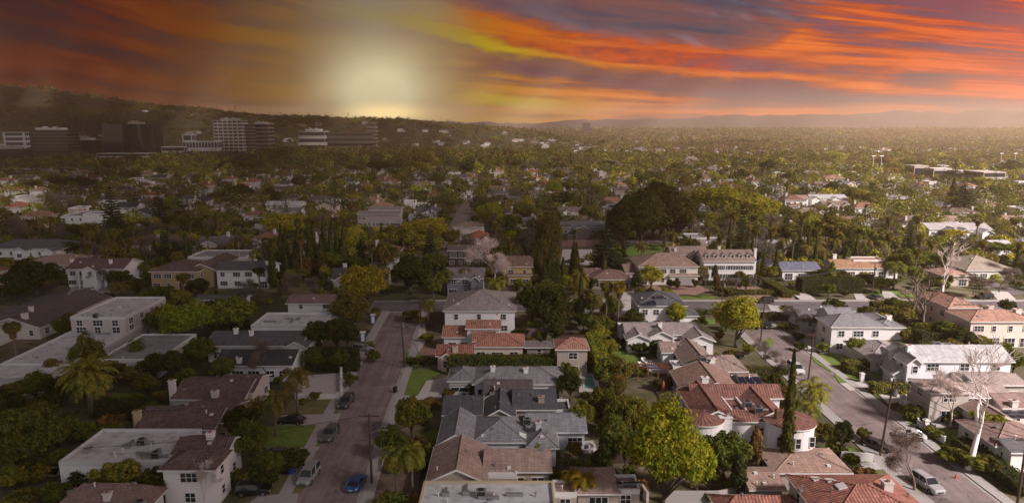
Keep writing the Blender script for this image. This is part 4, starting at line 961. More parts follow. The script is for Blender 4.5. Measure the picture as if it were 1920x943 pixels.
v5 = H_('white mediterranean villa with round towers and a red tiled roof round a deck', 'villa', [WX('gx', X0 + .3, X1, Y0, Y0 + 4.0, 6.2, .9), WX('gx', X0 + .3, X1 + 3.5, Y0 + 9, Y0 + 13.4, 6.2, 1.5), WX('gy', X0 - 1.2, X0 + 5.2, Y0 + .4, Y0 + 13, 6.25, 1.5), WX('gy', X1 - 4.2, X1 + 1.2, Y0 + .5, Y0 + 13, 6.15, 1.3), WR(1317, 782, 6.7, 3.3, .7), WR(1480, 786, 6.7, 3.9, .8), WX('f', X0 + 5.1, X1 - 4.1, Y0 + 3.6, Y0 + 9.6, 6.0, 0)],
    WH, (.26, .095, .065), 'tile', 'villa', ch=[(1362, 782, 7.6, 2.2)], ac=[(1402, 752, 9.2), (1422, 762, 8.8)], density=.9, winmax=20, lm='the white round-towered villa', nowin=(1, 6))
ql = P(1405, 770, 6.1)
H_('tan gravel-roofed low building beside the villa', 'house', [W('h', 1452, 1600, 886, 2.9, 9.5, 1.0), W('gx', 1405, 1476, 918, 2.9, 8, .9)], BE, (.26, .175, .14), vents=7, lm='the low tan gravel roof')
H_('large red-tiled hipped roof at the bottom right edge', 'house', [W('h', 1552, 1777, 990, 5.8, yf=889, rise=1.9), W('h', 1350, 1530, 968, 3.2, yf=926, rise=1.2)], OW, (.42, .135, .085), 'tile', vents=8, ch=[(1668, 905, 8.0, 1.3)], sky=[(1556, 905, 0), (1530, 897, 0), (1576, 921, 0)], lm='the large red-tiled roof', side='l')
# north of the cross street
H_('cream house with tan tiled hipped roof and wide garage', 'house', [W('h', 1196, 1312, 500, 6, 16, 3.0), W('h', 1254, 1312, 517, 3.2, 6, 1.2), W('gx', 1172, 1226, 512, 3.6, 14, 1.5)], (.72, .67, .6), (.36, .225, .16), 'tile', gd=[(1, .5, 5.2)], lm='the tan-tiled garage house', density=1.1)
m2 = H_('white mansion with dormers, columns and four chimneys', 'mansion', [W('gx', 1318, 1419, 490, 6.6, 12, 2.8), W('gx', 1258, 1330, 478, 5.8, 10, 2.2), W('gy', 1300, 1328, 486, 5.9, 9, 1.4)], WH, (.21, .15, .13), name='mansion', ch=[(1349, 462, 10.6), (1417, 466, 10.2), (1267, 465, 9.4), (1308, 462, 9.8)], density=1.5, winmax=24, shutters=M_DARKTRIM, lm='the white dormered mansion')
H_('yellowish villa with covered balcony and brown tiles', 'villa', [W('gx', 942, 1000, 500, 6.2, 12, 2.3), W('gx', 950, 999, 516, 3.6, 5, .8)], (.5, .37, .18), (.24, .14, .09), 'tile', 'villa', lm='the yellowish villa')
H_('blue-grey craftsman house behind palms at the junction', 'house', [W('gx', 835, 908, 522, 5.6, 10, 2.2), W('gy', 858, 884, 528, 4.6, 5, 1.4), W('gy', 880, 900, 526, 5.4, 4, 1.2)], (.20, .20, .23), (.13, .11, .12), lm='the blue-grey craftsman house')
H_('modern two-storey house with grey walls and black-framed balconies', 'house', [W('gx', 1052, 1140, 426, 6.4, 12, 1.8), W('gy', 1078, 1106, 429, 6.3, 5, 1.2), W('gx', 1046, 1084, 440, 3.4, 6, .8)], (.34, .30, .27), (.10, .095, .11), lm='the modern grey two-storey house', trimc=M_TRIM)
H_('brown hipped roof house behind the spreading cedar', 'house', [W('h', 1108, 1186, 524, 3.2, 12, 2.0), W('gx', 1095, 1130, 515, 3.2, 9, 1.2)], (.3, .24, .2), (.14, .085, .07), lm='the brown house by the cedar')
H_('low white house with slate-blue roof behind the square hedge', 'house', [W('gx', 1466, 1542, 507, 3.3, 10, 1.9), W('gy', 1440, 1470, 500, 3.4, 10, 1.6)], WH, (.11, .11, .155), lm='the slate-blue roofed house')
H_('orange-tiled house with a white roof band and chimney', 'house', [W('gx', 1566, 1688, 503, 3.5, 11, 1.9), W('f', 1600, 1660, 489, 5.2, 6)], WH, (.42, .21, .09), 'tile', ch=[(1566, 477, 7.5, 1.4)], lm='the orange-tiled house')
H_('greenish-tan hipped roof house near the right edge', 'house', [W('h', 1812, 1908, 507, 3.4, 18, 3.6)], OW, (.21, .175, .145), lm='the greenish-tan hipped roof')
H_('small salmon-tiled house right of the white bare sycamore', 'house', [W('h', 1766, 1822, 517, 3.4, 10, 1.7)], (.5, .42, .36), (.42, .22, .16), 'tile', lm='the small salmon-tiled house')
H_('long grey-roofed white house with three gables in the trees', 'house', [W('gx', 1742, 1862, 430, 3.5, 12, 2.2), W('gy', 1780, 1800, 434, 3.5, 6, 1.5), W('gy', 1802, 1822, 435, 3.5, 6, 1.4), W('gy', 1842, 1866, 437, 3.3, 7, 1.3)], WH, (.25, .23, .235), lm='the three-gabled grey house')
H_('small white cottage behind the dome-shaped tree', 'cottage', [W('gx', 1862, 1902, 462, 3.6, 8, 1.8)], WH, R_LG, name='cottage', lm='the small white cottage')
H_('brown half-timbered two-storey house behind the bare white tree', 'house', [W('gx', 838, 905, 470, 6.0, 9, 1.4), W('gx', 842, 905, 483, 3.4, 4, .6)], (.06, .045, .04), (.09, .065, .06), lm='the half-timbered house', density=1.4)
H_('pinkish tudor house with arched entrance on the far street', 'house', [W('h', 848, 906, 425, 4.4, 10, 1.6), W('gy', 870, 888, 430, 4.2, 4, 1.3)], PI_, (.32, .21, .17), 'tile', lm='the pinkish tudor house')
H_('grey-fronted white mansion with curved roofline in the dim trees', 'mansion', [W('gx', 668, 750, 402, 6.6, 10, 1.2), W('gx', 690, 752, 394, 7.2, 9, 1.4)], (.36, .31, .29), (.15, .13, .12), name='mansion', lm='the grey-fronted mansion', density=1.5)
H_('white two-storey house with a grey roof high behind the cypresses', 'house', [W('gx', 496, 566, 384, 5.6, 10, 1.5), W('gy', 540, 562, 387, 5.4, 4, 1.2)], OW, R_LG, lm='the grey-roofed house above the cypresses')
H_('white house with brown roof left of the paired palms', 'house', [W('gx', 1476, 1518, 372, 5.6, 10, 1.5)], WH, (.22, .15, .13), lm='the white house by the paired palms')
H_('long white gabled house right of the paired palms', 'house', [W('gx', 1520, 1590, 372, 4.6, 10, 2.0), W('gy', 1522, 1542, 374, 4.4, 9, 1.5), W('gy', 1560, 1580, 374, 4.4, 9, 1.3)], WH, R_LG, lm='the long white gabled house at the right')
H_('low tan house with brown roof at the top of the dim left slope', 'house', [W('gx', 410, 478, 386, 4.2, 12, 1.4)], (.4, .3, .16), (.20, .13, .10), lm='the low tan house')
H_('pale two-storey house beside the far street', 'house', [W('gx', 776, 814, 346, 5.8, 10, 2.0)], (.5, .42, .36), (.24, .17, .15), lm='the pale house by the far street')
# east of the second street
H_('white two-storey house with grey hipped roof and tall chimney', 'house', [W('h', 1558, 1668, 613, 6.1, 10.5, 2.2), W('gx', 1560, 1612, 600, 5.9, 12, 2.0), W('h', 1650, 1700, 614, 3.2, 16, 1.2)], WH, (.16, .155, .165), siding=True, ch=[(1668, 592, 9.2, 1.3)], density=1.1, lm='the white grey-hipped house')
H_('dark low garage wing by the cross street corner', 'outbuilding', [W('gx', 1500, 1578, 596, 3.1, 13, 2.2), W('gy', 1540, 1572, 607, 3.1, 8, 1.5)], WH, (.085, .08, .09), name='garden_building', ch=[(1577, 578, 6.0, 1.0)], lm='the dark low wing')
H_('grey hipped roof between the two white houses', 'house', [W('h', 1632, 1720, 672, 3.1, 15, 2.0)], OW, (.23, .20, .20), vents=2, nowin=(0,), lm='the grey roof between white houses')
H_('long blue-white farmhouse with pale roof and dark gabled front', 'house', [W('gx', 1718, 1904, 678, 5.7, 10.5, 2.3), W('gy', 1688, 1722, 668, 5.7, 7, 1.6), W('gy', 1700, 1734, 684, 5.5, 6, 1.6), W('gy', 1674, 1718, 702, 3.1, 6, 1.6), W('gy', 1664, 1692, 676, 3.3, 7, 1.4)], (.74, .74, .78), (.33, .32, .37), gd=[(3, .5, 4.6)], siding=True, density=.7, ch=[(1708, 648, 9.0, 1.3)], ac=[(1756, 640, 9.2), (1776, 642, 9.2)], winmax=16, lm='the long pale-roofed farmhouse')
H_('beige modern house with a low-pitched pale roof and carport', 'house', [W('h', 1744, 1826, 736, 5.6, 8.5, .9), W('gx', 1815, 1905, 745, 4.2, 9, 1.0), W('gx', 1830, 1930, 722, 3.6, 9, 1.0)], (.46, .41, .37), (.26, .205, .19), density=.8, lm='the beige modern house', vents=4)
H_('pink villa with salmon tiled roofs and solar panels at the right edge', 'villa', [W('h', 1778, 1842, 577, 6.4, 14, 1.7), W('h', 1820, 1950, 603, 6.2, 12, 1.8), W('gy', 1795, 1822, 603, 3.4, 5, .8)], PI_, (.45, .22, .145), 'tile', 'villa', ch=[(1859, 574, 10, 1.4), (1911, 580, 9.6, 1.6)], sol=[(1803, 566, 5, 3, 0), (1852, 582, 5.5, 3, 1)], density=1.1, lm='the pink tiled villa', winmax=20)
H_('brown-roofed house cut by the right edge beyond the white sycamore', 'house', [W('h', 1866, 1990, 836, 3.2, 12, 1.8), W('gy', 1850, 1915, 792, 3.2, 9, 1.3), W('gx', 1880, 1980, 765, 3.4, 9, 1.4)], OW, (.19, .125, .11), ch=[(1905, 752, 6, 1.2)], sol=[(1908, 772, 4, 3, 2)], lm='the brown roof at the right edge')
H_('small white building with dark roof at the right edge', 'house', [W('gx', 1896, 1980, 848, 3.2, 7, 1.0)], WH, R_CH, lm='the small white building at the right edge')
H_('white flat carport roof beside the pool', 'carport', [W('f', 1262, 1300, 690, 2.7, yf=678)], WH, R_WHT, 'flat', name='carport', nowin=(0,), vents=0)
H_('grey flat garage south of the orange tree', 'outbuilding', [W('gx', 985, 1040, 651, 2.8, 6, .8)], (.3, .25, .22), (.12, .10, .10), name='garden_building', vents=0, winmax=2)
# porticoes and dormers
def columns(root, px0, px1, py, h, n, name='column', rr=.22):
    for i in range(n):
        q = P(px0 + (px1 - px0) * i / (n - 1), py, 0); x, y = q.x - root.location.x, q.y - root.location.y
        b = B(); b.tube([(x, y, 0), (x, y, h)], [rr, rr * .85], 10); b.box(x - rr * 1.4, x + rr * 1.4, y - rr * 1.4, y + rr * 1.4, 0, .25); b.box(x - rr * 1.3, x + rr * 1.3, y - rr * 1.3, y + rr * 1.3, h - .2, h); b.build(name, M_TRIM, root, uv=False)
def dormers(root, w, n, ro_name='dormer'):
    for i in range(n):
        x = w['x0'] + (w['x1'] - w['x0']) * (i + .7) / (n + .4) - root.location.x; y = w['y0'] + 2.0 - root.location.y; z = w['z'] + .55
        b = B(); b.box(x - .7, x + .7, y, y + 3, z - .3, z + 1.15); b.slab([(x - .95, y - .2, z + 1.1), (x, y - .2, z + 1.75), (x, y + 4, z + 1.75), (x - .95, y + 4, z + 1.1)][::-1], .1, 1); b.slab([(x, y - .2, z + 1.75), (x + .95, y - .2, z + 1.1), (x + .95, y + 4, z + 1.1), (x, y + 4, z + 1.75)][::-1], .1, 1)
        b.face([(x - .7, y, z + 1.15), (x + .7, y, z + 1.15), (x, y, z + 1.65)])
        d = b.build('dormer', [M_WALL, M_SHINGLE], root, color=(.5, .46, .44)); g = B(); g.box(x - .35, x + .35, y - .05, y, z + .1, z + 1.05); g.build('pane', M_GLASS, d, uv=False)
W2 = W('gx', 1318, 1419, 490, 6.6, 12, 2.8); dormers(m2, W2, 6); columns(m2, 1364, 1378, 523, 6.3, 3); columns(m2, 1340, 1352, 523, 6.3, 2)
columns(m1, 150, 178, 541, 5.9, 4)
for px in (1380, 1410): pass

H_('low white garage beneath the bay-windowed house', 'outbuilding', [W('gx', 366, 460, 562, 2.8, 5, .8)], WH, R_CH, name='garden_building', vents=0, winmax=3)
# ------------------------------------------------------------------ hedges, walls, poles, small things
def hedge(px0, px1, py, h, D, col='dark', label=None, name='hedge', px_axis=True, pts=None):
    """clipped hedge: py is the pixel row of its near top edge"""
    if pts: (x0, x1, y0, y1) = pts
    else: a = P(px0, py, h); c = P(px1, py, h); x0, x1, y0, y1 = a.x, c.x, a.y, a.y + D
    cx, cy = (x0 + x1) / 2, (y0 + y1) / 2; rng = np.random.default_rng(int(abs(cx * 13) + cy))
    r = thing(name, label, 'hedge', (cx, cy, 0)); hx, hy = (x1 - x0) / 2, (y1 - y0) / 2
    pos, nrm = [], []
    dens = 26 if hx * hy < 60 else 16
    for ax, (A, nn) in (('f', (2 * hx * h, (0, -1, 0))), ('t', (4 * hx * hy, (0, 0, 1))), ('l', (2 * hy * h, (-1, 0, 0))), ('r', (2 * hy * h, (1, 0, 0))), ('b', (2 * hx * h * .4, (0, 1, 0)))):
        n = int(A * dens) + 8; u = rng.uniform(-1, 1, n); v = rng.random(n)
        if ax in 'fb': p = np.stack([u * hx, np.full(n, -hy if ax == 'f' else hy), v * h], 1)
        elif ax == 't': p = np.stack([u * hx, rng.uniform(-1, 1, n) * hy, np.full(n, h)], 1)
        else: p = np.stack([np.full(n, -hx if ax == 'l' else hx), u * hy, v * h], 1)
        wob = .10 * np.sin(p[:, 0] * 1.7 + p[:, 1] * 2.1) + .08 * np.sin(p[:, 0] * 4.1 - p[:, 2] * 3)
        p = p + np.array(nn) * wob[:, None] + rng.normal(size=(n, 3)) * .07
        q = np.array(nn) + .8 * unit(n, rng); q /= np.linalg.norm(q, axis=1)[:, None]; pos.append(p); nrm.append(q)
    pos, nrm = np.vstack(pos), np.vstack(nrm); V, Q = quads(pos, nrm, .17 * (.6 + .7 * rng.random(len(pos))), rng)
    c = GREENS[col]; o = bpy.data.objects.new('foliage', mesh_np('foliage', V, Q, M_LEAF)); link(o, r); o.color = (*c, 1)
    b = B(); b.box(-hx + .12, hx - .12, -hy + .12, hy - .12, 0, h - .12); b.build('branches', M_BARK, r, color=(.02, .025, .012), uv=False)
    EMPTY_RECTS.append((x0, x1, y0, y1))
    if not label: PENDING.append((r, 'hedge', col, cx, cy, h * .7, x1 - x0, h))
    return r
for a in [(177, 262, 756, 3.2, 2.5, 'dark', 'tall dark square hedge beside the date palm trunk'), (838, 1046, 672, 3.6, 3.0, 'mid', 'long dense clipped hedge behind the white-garaged house'),
          (570, 668, 660, 4.4, 3.5, 'dark', 'high dark clipped hedge beside the first street'), (1590, 1665, 680, 2.0, 2.6, 'light', 'broad clipped hedge in front of the pale-roofed farmhouse'),
          (1640, 1708, 722, 1.9, 2.2, 'light', 'clipped bright hedge below the dark garage door'), (1702, 1762, 700, 2.4, 2.5, 'mid', 'clipped hedge along the farmhouse wall'), (1598, 1614, 694, 1.2, 5, 'light', 'low yellow-green hedge beside the entrance piers'),
          (1505, 1622, 524, 4.4, 5, 'dark', 'broad dark square hedge along the cross street'), (1730, 1786, 625, 3.0, 4, 'dark', 'boxy dark hedge behind the farmhouse roof'), (1820, 1895, 698, 2.4, 2, 'mid', 'hedge strip behind the beige modern house'),
          (860, 990, 738 + 64, 1.2, 1.5, 'dark', None), (920, 1025, 838, 1.6, 1.5, 'mid', 'ragged hedge between the grey and brown roofs'), (1430, 1480, 588, 2.0, 2, 'dark', None),
          (880, 908, 745 - 22, 2.4, 2.0, 'mid', 'small dark hedge beside the garage of the curved drive'), (760, 830, 672, 1.3, 1.3, 'mid', 'low hedge between the brick drive and the lawn'),
          (1260, 1420, 583, 1.1, 2, 'mid', None), (1640, 1740, 568, 2.4, 3, 'olive', 'olive hedge at the cross street corner'), (1320, 1385, 528, 1.4, 2, 'dark', None), (1375, 1500, 548, 1.0, 4, 'mid', 'low oval hedge bed in front of the mansion'),
          (1610, 1632, 634, 1.3, 4, 'dark', None), (1475, 1500, 852, 2.0, 2, 'mid', None), (250, 330, 598, 1.8, 3, 'mid', None), (1370, 1480, 690, 1.6, 1.5, 'olive', None), (1040, 1110, 905, 1.5, 1.2, 'dark', None)]:
    hedge(*a)
hedge(0, 0, 0, 4.6, 0, 'lime', 'long tall yellow-green hedge running back beside the box house', pts=(P(1138, 690, 4.6).x - 1.5, P(1138, 690, 4.6).x + 1.5, P(1128, 672, 4.6).y, P(1110, 628, 4.6).y + 2))
hedge(0, 0, 0, 1.7, 0, 'dark', 'long dark hedge beside the lower right sidewalk', pts=(69.5, 72.5, 86, 101))
hedge(0, 0, 0, 2.0, 0, 'mid', 'hedge running back from the mansion driveway', pts=(P(1425, 520, 2).x, P(1425, 520, 2).x + 3, 196, 225))
def wall_(name, label, pts, h, t=.2, mat=None, cat='wall', posts=0, pm=None):
    w = [(P(x, y, 0).x, P(x, y, 0).y) for x, y in pts]; cx, cy = w[0]; r = thing(name, label, cat, (cx, cy, 0)); b = B()
    for i in range(len(w) - 1):
        p, q = w[i], w[i + 1]; dx, dy = q[0] - p[0], q[1] - p[1]; l = math.hypot(dx, dy); nx, ny = dy / l * t / 2, -dx / l * t / 2
        b.slab([(p[0] - cx - nx, p[1] - cy - ny, h - i * .004), (p[0] - cx + nx, p[1] - cy + ny, h - i * .004), (q[0] - cx + nx, q[1] - cy + ny, h - i * .004), (q[0] - cx - nx, q[1] - cy - ny, h - i * .004)][::-1], h)
        n = max(1, int(l / 2.6)) if posts else 0
        for k in range(n + 1 if posts else 0):
            u = k / n; x, y = p[0] + dx * u - cx, p[1] + dy * u - cy
            pb = B(); pb.box(x - posts, x + posts, y - posts, y + posts, 0, h + .18); pb.box(x - posts - .05, x + posts + .05, y - posts - .05, y + posts + .05, h + .18, h + .25); pb.build('post', pm or M_TRIM, r, uv=False)
    b.build('wall_panel' if cat == 'wall' else 'panel', mat or M_WALL, r, color=(.62, .58, .55), uv=False); return r
wall_('garden_wall', 'white low wall with piers round the sunken front garden', [(556, 748), (634, 748)], 1.0, .25, M_TRIM, 'wall', .2)
wall_('garden_wall', 'white stepped wall beside the modern front garden steps', [(640, 745), (640, 700)], 1.1, .25, M_TRIM, 'wall', .2)
wall_('garden_wall', 'tan wall round the green putting turf', [(1136, 943), (1136, 922), (1200, 922), (1214, 943)], 1.6, .35, M_PALEC)
wall_('picket_fence', 'white fence above the sidewalk beside the tree shadowed car', [(1720, 798), (1732, 806), (1770, 833)], 1.2, .12, M_TRIM, 'fence', .1)
wall_('garden_wall', 'pale wall in front of the paved court with planters', [(1516, 658), (1582, 656)], .9, .25, M_TRIM, 'wall', .2)
wall_('garden_wall', 'white wall segment below the dark corner shrub', [(1576, 860), (1636, 866)], 1.3, .3, M_TRIM)
wall_('garden_wall', 'long brownish wall behind the salmon-tiled box house', [(985, 632), (1040, 632)], 2.2, .3, plain('brown_block', (.17, .11, .10)))
wall_('iron_fence', 'black iron fence between the white entrance piers', [(1622, 712), (1680, 745)], 1.5, .06, M_DARKM, 'fence', .06, M_DARKM)
wall_('iron_fence', 'black iron fence around the lower front lawn', [(1700, 779), (1752, 812)], 1.3, .05, M_DARKM, 'fence', .05, M_DARKM)
wall_('pale_wall', 'white wall along the court of the beige house', [(1700, 755), (1735, 750)], 2.2, .2, M_TRIM)
wall_('board_fence', 'brown board fence behind the putting turf house', [(1050, 640), (1105, 640)], 1.6, .1, M_WOOD, 'fence', .08, M_WOOD)
wall_('board_fence', 'weathered board fence behind the tennis court', [(1050, 463), (1150, 463)], 3.0, .12, plain('rose_fence', (.25, .14, .12)), 'fence', .1, M_WOOD)
wall_('garden_wall', 'pale low wall along the rear of the tan outbuilding garden', [(1240, 943), (1345, 943), (1400, 930)], 1.8, .25, M_PALEC)
wall_('garden_wall', 'white wall of the paved entrance beside the low modern house', [(140, 893), (180, 893)], 2.0, .25, M_TRIM)
wall_('board_fence', 'dark board fence between the bushy yards in the centre', [(1110, 868), (1200, 868)], 1.8, .1, M_WOOD, 'fence', .08, M_WOOD)
for i, (px, py) in enumerate([(1615, 716), (1691, 758), (1698, 770), (1735, 806)]):
    q = P(px, py, 0); lab = ['white entrance pier by the upper front lawn', 'left white gate pier beside the paved court drive', 'right white gate pier beside the paved court drive', 'white pier at the foot of the picket fence'][i]
    r = thing('gate_pier', lab, 'pier', (q.x, q.y, 0)); b = B(); b.box(-.35, .35, -.35, .35, 0, 1.7); b.build('shaft', M_TRIM, r, uv=False); b = B(); b.box(-.45, .45, -.45, .45, 1.7, 1.85); b.box(-.2, .2, -.2, .2, 1.85, 2.0); b.build('cap', M_TRIM, r, uv=False)
# pergola
q0, q1 = P(1196, 712, 0), P(1290, 712, 0); r = thing('pergola', 'long low redwood pergola between the pool patio and the brown yard', 'pergola', (q0.x, q0.y, 0)); L = q1.x - q0.x
b = B(); b.box(-.2, L + .2, -.1, .1, 2.4, 2.6); b.box(-.2, L + .2, 1.9, 2.1, 2.4, 2.6)
b.build('beam', M_REDWOOD, r, uv=False); b = B()
for k in range(24): b.box(L * k / 23 - .05, L * k / 23 + .05, -.4, 2.4, 2.604, 2.75)
b.build('rafters', M_REDWOOD, r, uv=False)
for k in range(6):
    b = B(); b.box(L * k / 5 - .09, L * k / 5 + .09, -.09, .09, 0, 2.4); b.build('post', M_REDWOOD, r, uv=False)
# poles
POLES = {}
def pole(key, px, pyb, h, label, arms=(0.35,), transformer=False, lamp=False, lean=0, armdir='x'):
    q = P(px, pyb, 0); r = thing('utility_pole', label, 'pole', (q.x, q.y, 0), 0, 'utility poles and wires along the streets')
    b = B(); b.tube([(0, 0, 0), (lean * .5, 0, h * .5), (lean, 0, h)], [.18, .16, .12], 8); b.build('pole_shaft', M_WOOD, r, uv=False)
    for a in arms:
        z = h - a; c = B(); L = 1.35
        if armdir == 'x': c.box(lean - L, lean + L, -.07, .07, z - .07, z + .07)
        else: c.box(lean - .07, lean + .07, -L, L, z - .07, z + .07)
        for k in (-.95, -.45, .45, .95):
            x, y = (lean + k * L, 0) if armdir == 'x' else (lean, k * L)
            c.tube([(x, y, z + .07), (x, y, z + .28)], .05, 5)
        c.build('crossarm', M_WOOD, r, uv=False)
    if transformer:
        c = B(); c.tube([(lean + .38, -.1, h - 2.6), (lean + .38, -.1, h - 1.6)], .28, 10); c.build('transformer', M_METAL, r, uv=False)
    if lamp:
        c = B(); c.tube([(lean * .7, 0, h * .72), (lean * .7 + 1.2, 0, h * .78), (lean * .7 + 2.0, 0, h * .78)], .05, 5); c.box(lean * .7 + 1.9, lean * .7 + 2.5, -.13, .13, h * .78 - .08, h * .78 + .06); c.build('lamp_arm', M_METAL, r, uv=False)
    POLES[key] = (q.x + lean, q.y, h - arms[0] + .25); return r
pole('a', 697, 906, 10.5, 'dark utility pole standing beside the blue sports car', (.3,), False, True)
pole('b', 759, 690, 11.5, 'utility pole with two crossarms beside the curved lawn', (.3, 2.6), True, True, lean=-.5)
pole('c', 790, 614, 9.0, 'utility pole at the street junction by the palms', (.4, 1.1), False, True, lean=-.3)
pole('d', 1650, 854, 12.5, 'tall dark utility pole in front of the black parked car', (.5, 1.6), True, False, lean=.9)
pole('e', 1515, 714, 10.0, 'slim utility pole beside the upper end of the second street', (.4,), False, False, lean=.4)
pole('f', 1426, 640, 10.0, 'dark pole behind the big orange-green tree', (.4,), False, False, lean=.35)
pole('g', 1352, 596, 11.0, 'utility pole at the cross street left of the black car', (.4, 1.2), True)
pole('h', 1635, 556, 10.5, 'utility pole at the cross street by the orange-tiled house', (.4,), True)
pole('i', 1903, 975, 11.5, 'utility pole with lamp at the lower right corner', (.4,), False, True)
pole('j', 1735, 700, 7.0, 'thin pole with a round basketball backboard by the paved court', (.4,)) if False else None
def wire(a, b_, label, sag=1.2, dz=0, n=14, offs=(-.9, .9)):
    A, C = POLES[a], POLES[b_] if isinstance(b_, str) else b_
    r = thing('overhead_wires', label, 'wires', (A[0], A[1], 0), 0, 'utility poles and wires along the streets')
    for o in offs:
        b = B(); b.tube([((C[0] - A[0]) * t + o, (C[1] - A[1]) * t, A[2] + dz + (C[2] - A[2]) * t - sag * 4 * t * (1 - t)) for t in [k / n for k in range(n + 1)]], .035, 3, 0, False); b.build('wire', M_DARKM, r, uv=False)
wire('a', 'b', 'pair of thin wires between the first street poles', 1.3); wire('b', 'c', 'pair of thin wires reaching the junction pole', 1.0)
wire('d', 'e', 'pair of thin wires over the second street sidewalk', 1.2); wire('e', 'f', 'pair of thin wires behind the tall cypress', .8); wire('f', 'g', 'thin wires crossing behind the orange-green tree', .8)
wire('d', 'i', 'thin wires falling towards the lower right pole', 1.2); wire('g', 'h', 'thin wires along the cross street', 1.8); wire('a', (-75, 88, 6), 'single wire drooping to the flat-roofed block', 1.5, offs=(0,)); wire('b', (-14, 118, 4.5), 'service wire drooping to the garage roof', .6, offs=(0,))
# round white umbrella / lamp post by the court
q = P(1716, 770, 0); r = thing('parasol', 'white round parasol on a dark post beside the black car in the court', 'parasol', (q.x, q.y, 0)); b = B(); b.tube([(0, 0, 0), (0, 0, 5.2)], .06, 6); b.build('post', M_DARKM, r, uv=False)
b = B(); b.loft([[(1.0 * s * math.cos(k * .5236), 1.0 * s * math.sin(k * .5236), z) for k in range(12)] for s, z in ((1, 5.0), (.95, 5.2), (.6, 5.45), (.1, 5.6))]); b.build('canopy', M_TRIM, r, uv=False)
q = P(1243, 738, 0); r = thing('parasol', 'closed salmon-pink parasol in the brown back yard', 'parasol', (q.x, q.y, 0)); b = B(); b.tube([(0, 0, 0), (0, 0, .6)], .05, 6); b.build('post', M_METAL, r, uv=False)
b = B(); b.tube([(0, 0, .5), (0, 0, 1.2), (0, 0, 2.2), (0, 0, 2.7)], [.4, .32, .2, .04], 8); b.build('canopy', plain('salmon_cloth', (.5, .12, .09)), r, uv=False)
def bin_(px, py, mat, label):
    q = P(px, py, 0); r = thing('wheelie_bin', label, 'bin', (q.x, q.y, .1), random.uniform(-.3, .3), 'wheelie bins along the first street'); b = B()
    b.loft([[(-.26, -.3, 0), (.26, -.3, 0), (.26, .3, 0), (-.26, .3, 0)], [(-.32, -.38, 1.0), (.32, -.38, 1.0), (.32, .38, 1.0), (-.32, .38, 1.0)]]); b.build('body', mat, r, uv=False)
    c = B(); c.loft([[(-.34, -.42, 1.0), (.34, -.42, 1.0), (.34, .42, 1.0), (-.34, .42, 1.0)], [(-.28, -.3, 1.12), (.28, -.3, 1.12), (.28, .36, 1.1), (-.28, .36, 1.1)]]); c.build('lid', mat, r, uv=False)
    c = B(); c.tube([(-.36, .36, .14), (.36, .36, .14)], .14, 8); c.build('wheel', M_RUBBER, r, uv=False)
bin_(547, 888, M_BLUEP, 'blue wheelie bin behind the round street hedge'); bin_(538, 889, M_BLACKP, 'black wheelie bin left of the blue one at the round hedge'); bin_(528, 887, M_BLACKP, 'black wheelie bin furthest left of the trio'); bin_(741, 736, M_BLACKP, 'black wheelie bin on the kerb beside the curved drive')
for px, py, lab in ((700, 606, 'tall blue portable toilet near the junction tree'), (681, 640, 'tall blue portable toilet by the clipped trees')):
    q = P(px, py, 0); r = thing('portable_toilet', lab, 'toilet cabin', (q.x, q.y, .1), .1, 'portable toilets by the building site'); b = B(); b.box(-.6, .6, -.6, .6, 0, 2.1); b.build('cabin', M_BLUEP, r, uv=False); b = B(); b.box(-.66, .66, -.66, .66, 2.104, 2.25); b.box(-.4, .4, -.4, .4, 2.25, 2.36); b.build('roof', M_TRIM, r, uv=False); b = B(); b.box(-.4, .4, -.64, -.604, .15, 1.95); b.build('door', M_TRIM, r, uv=False)
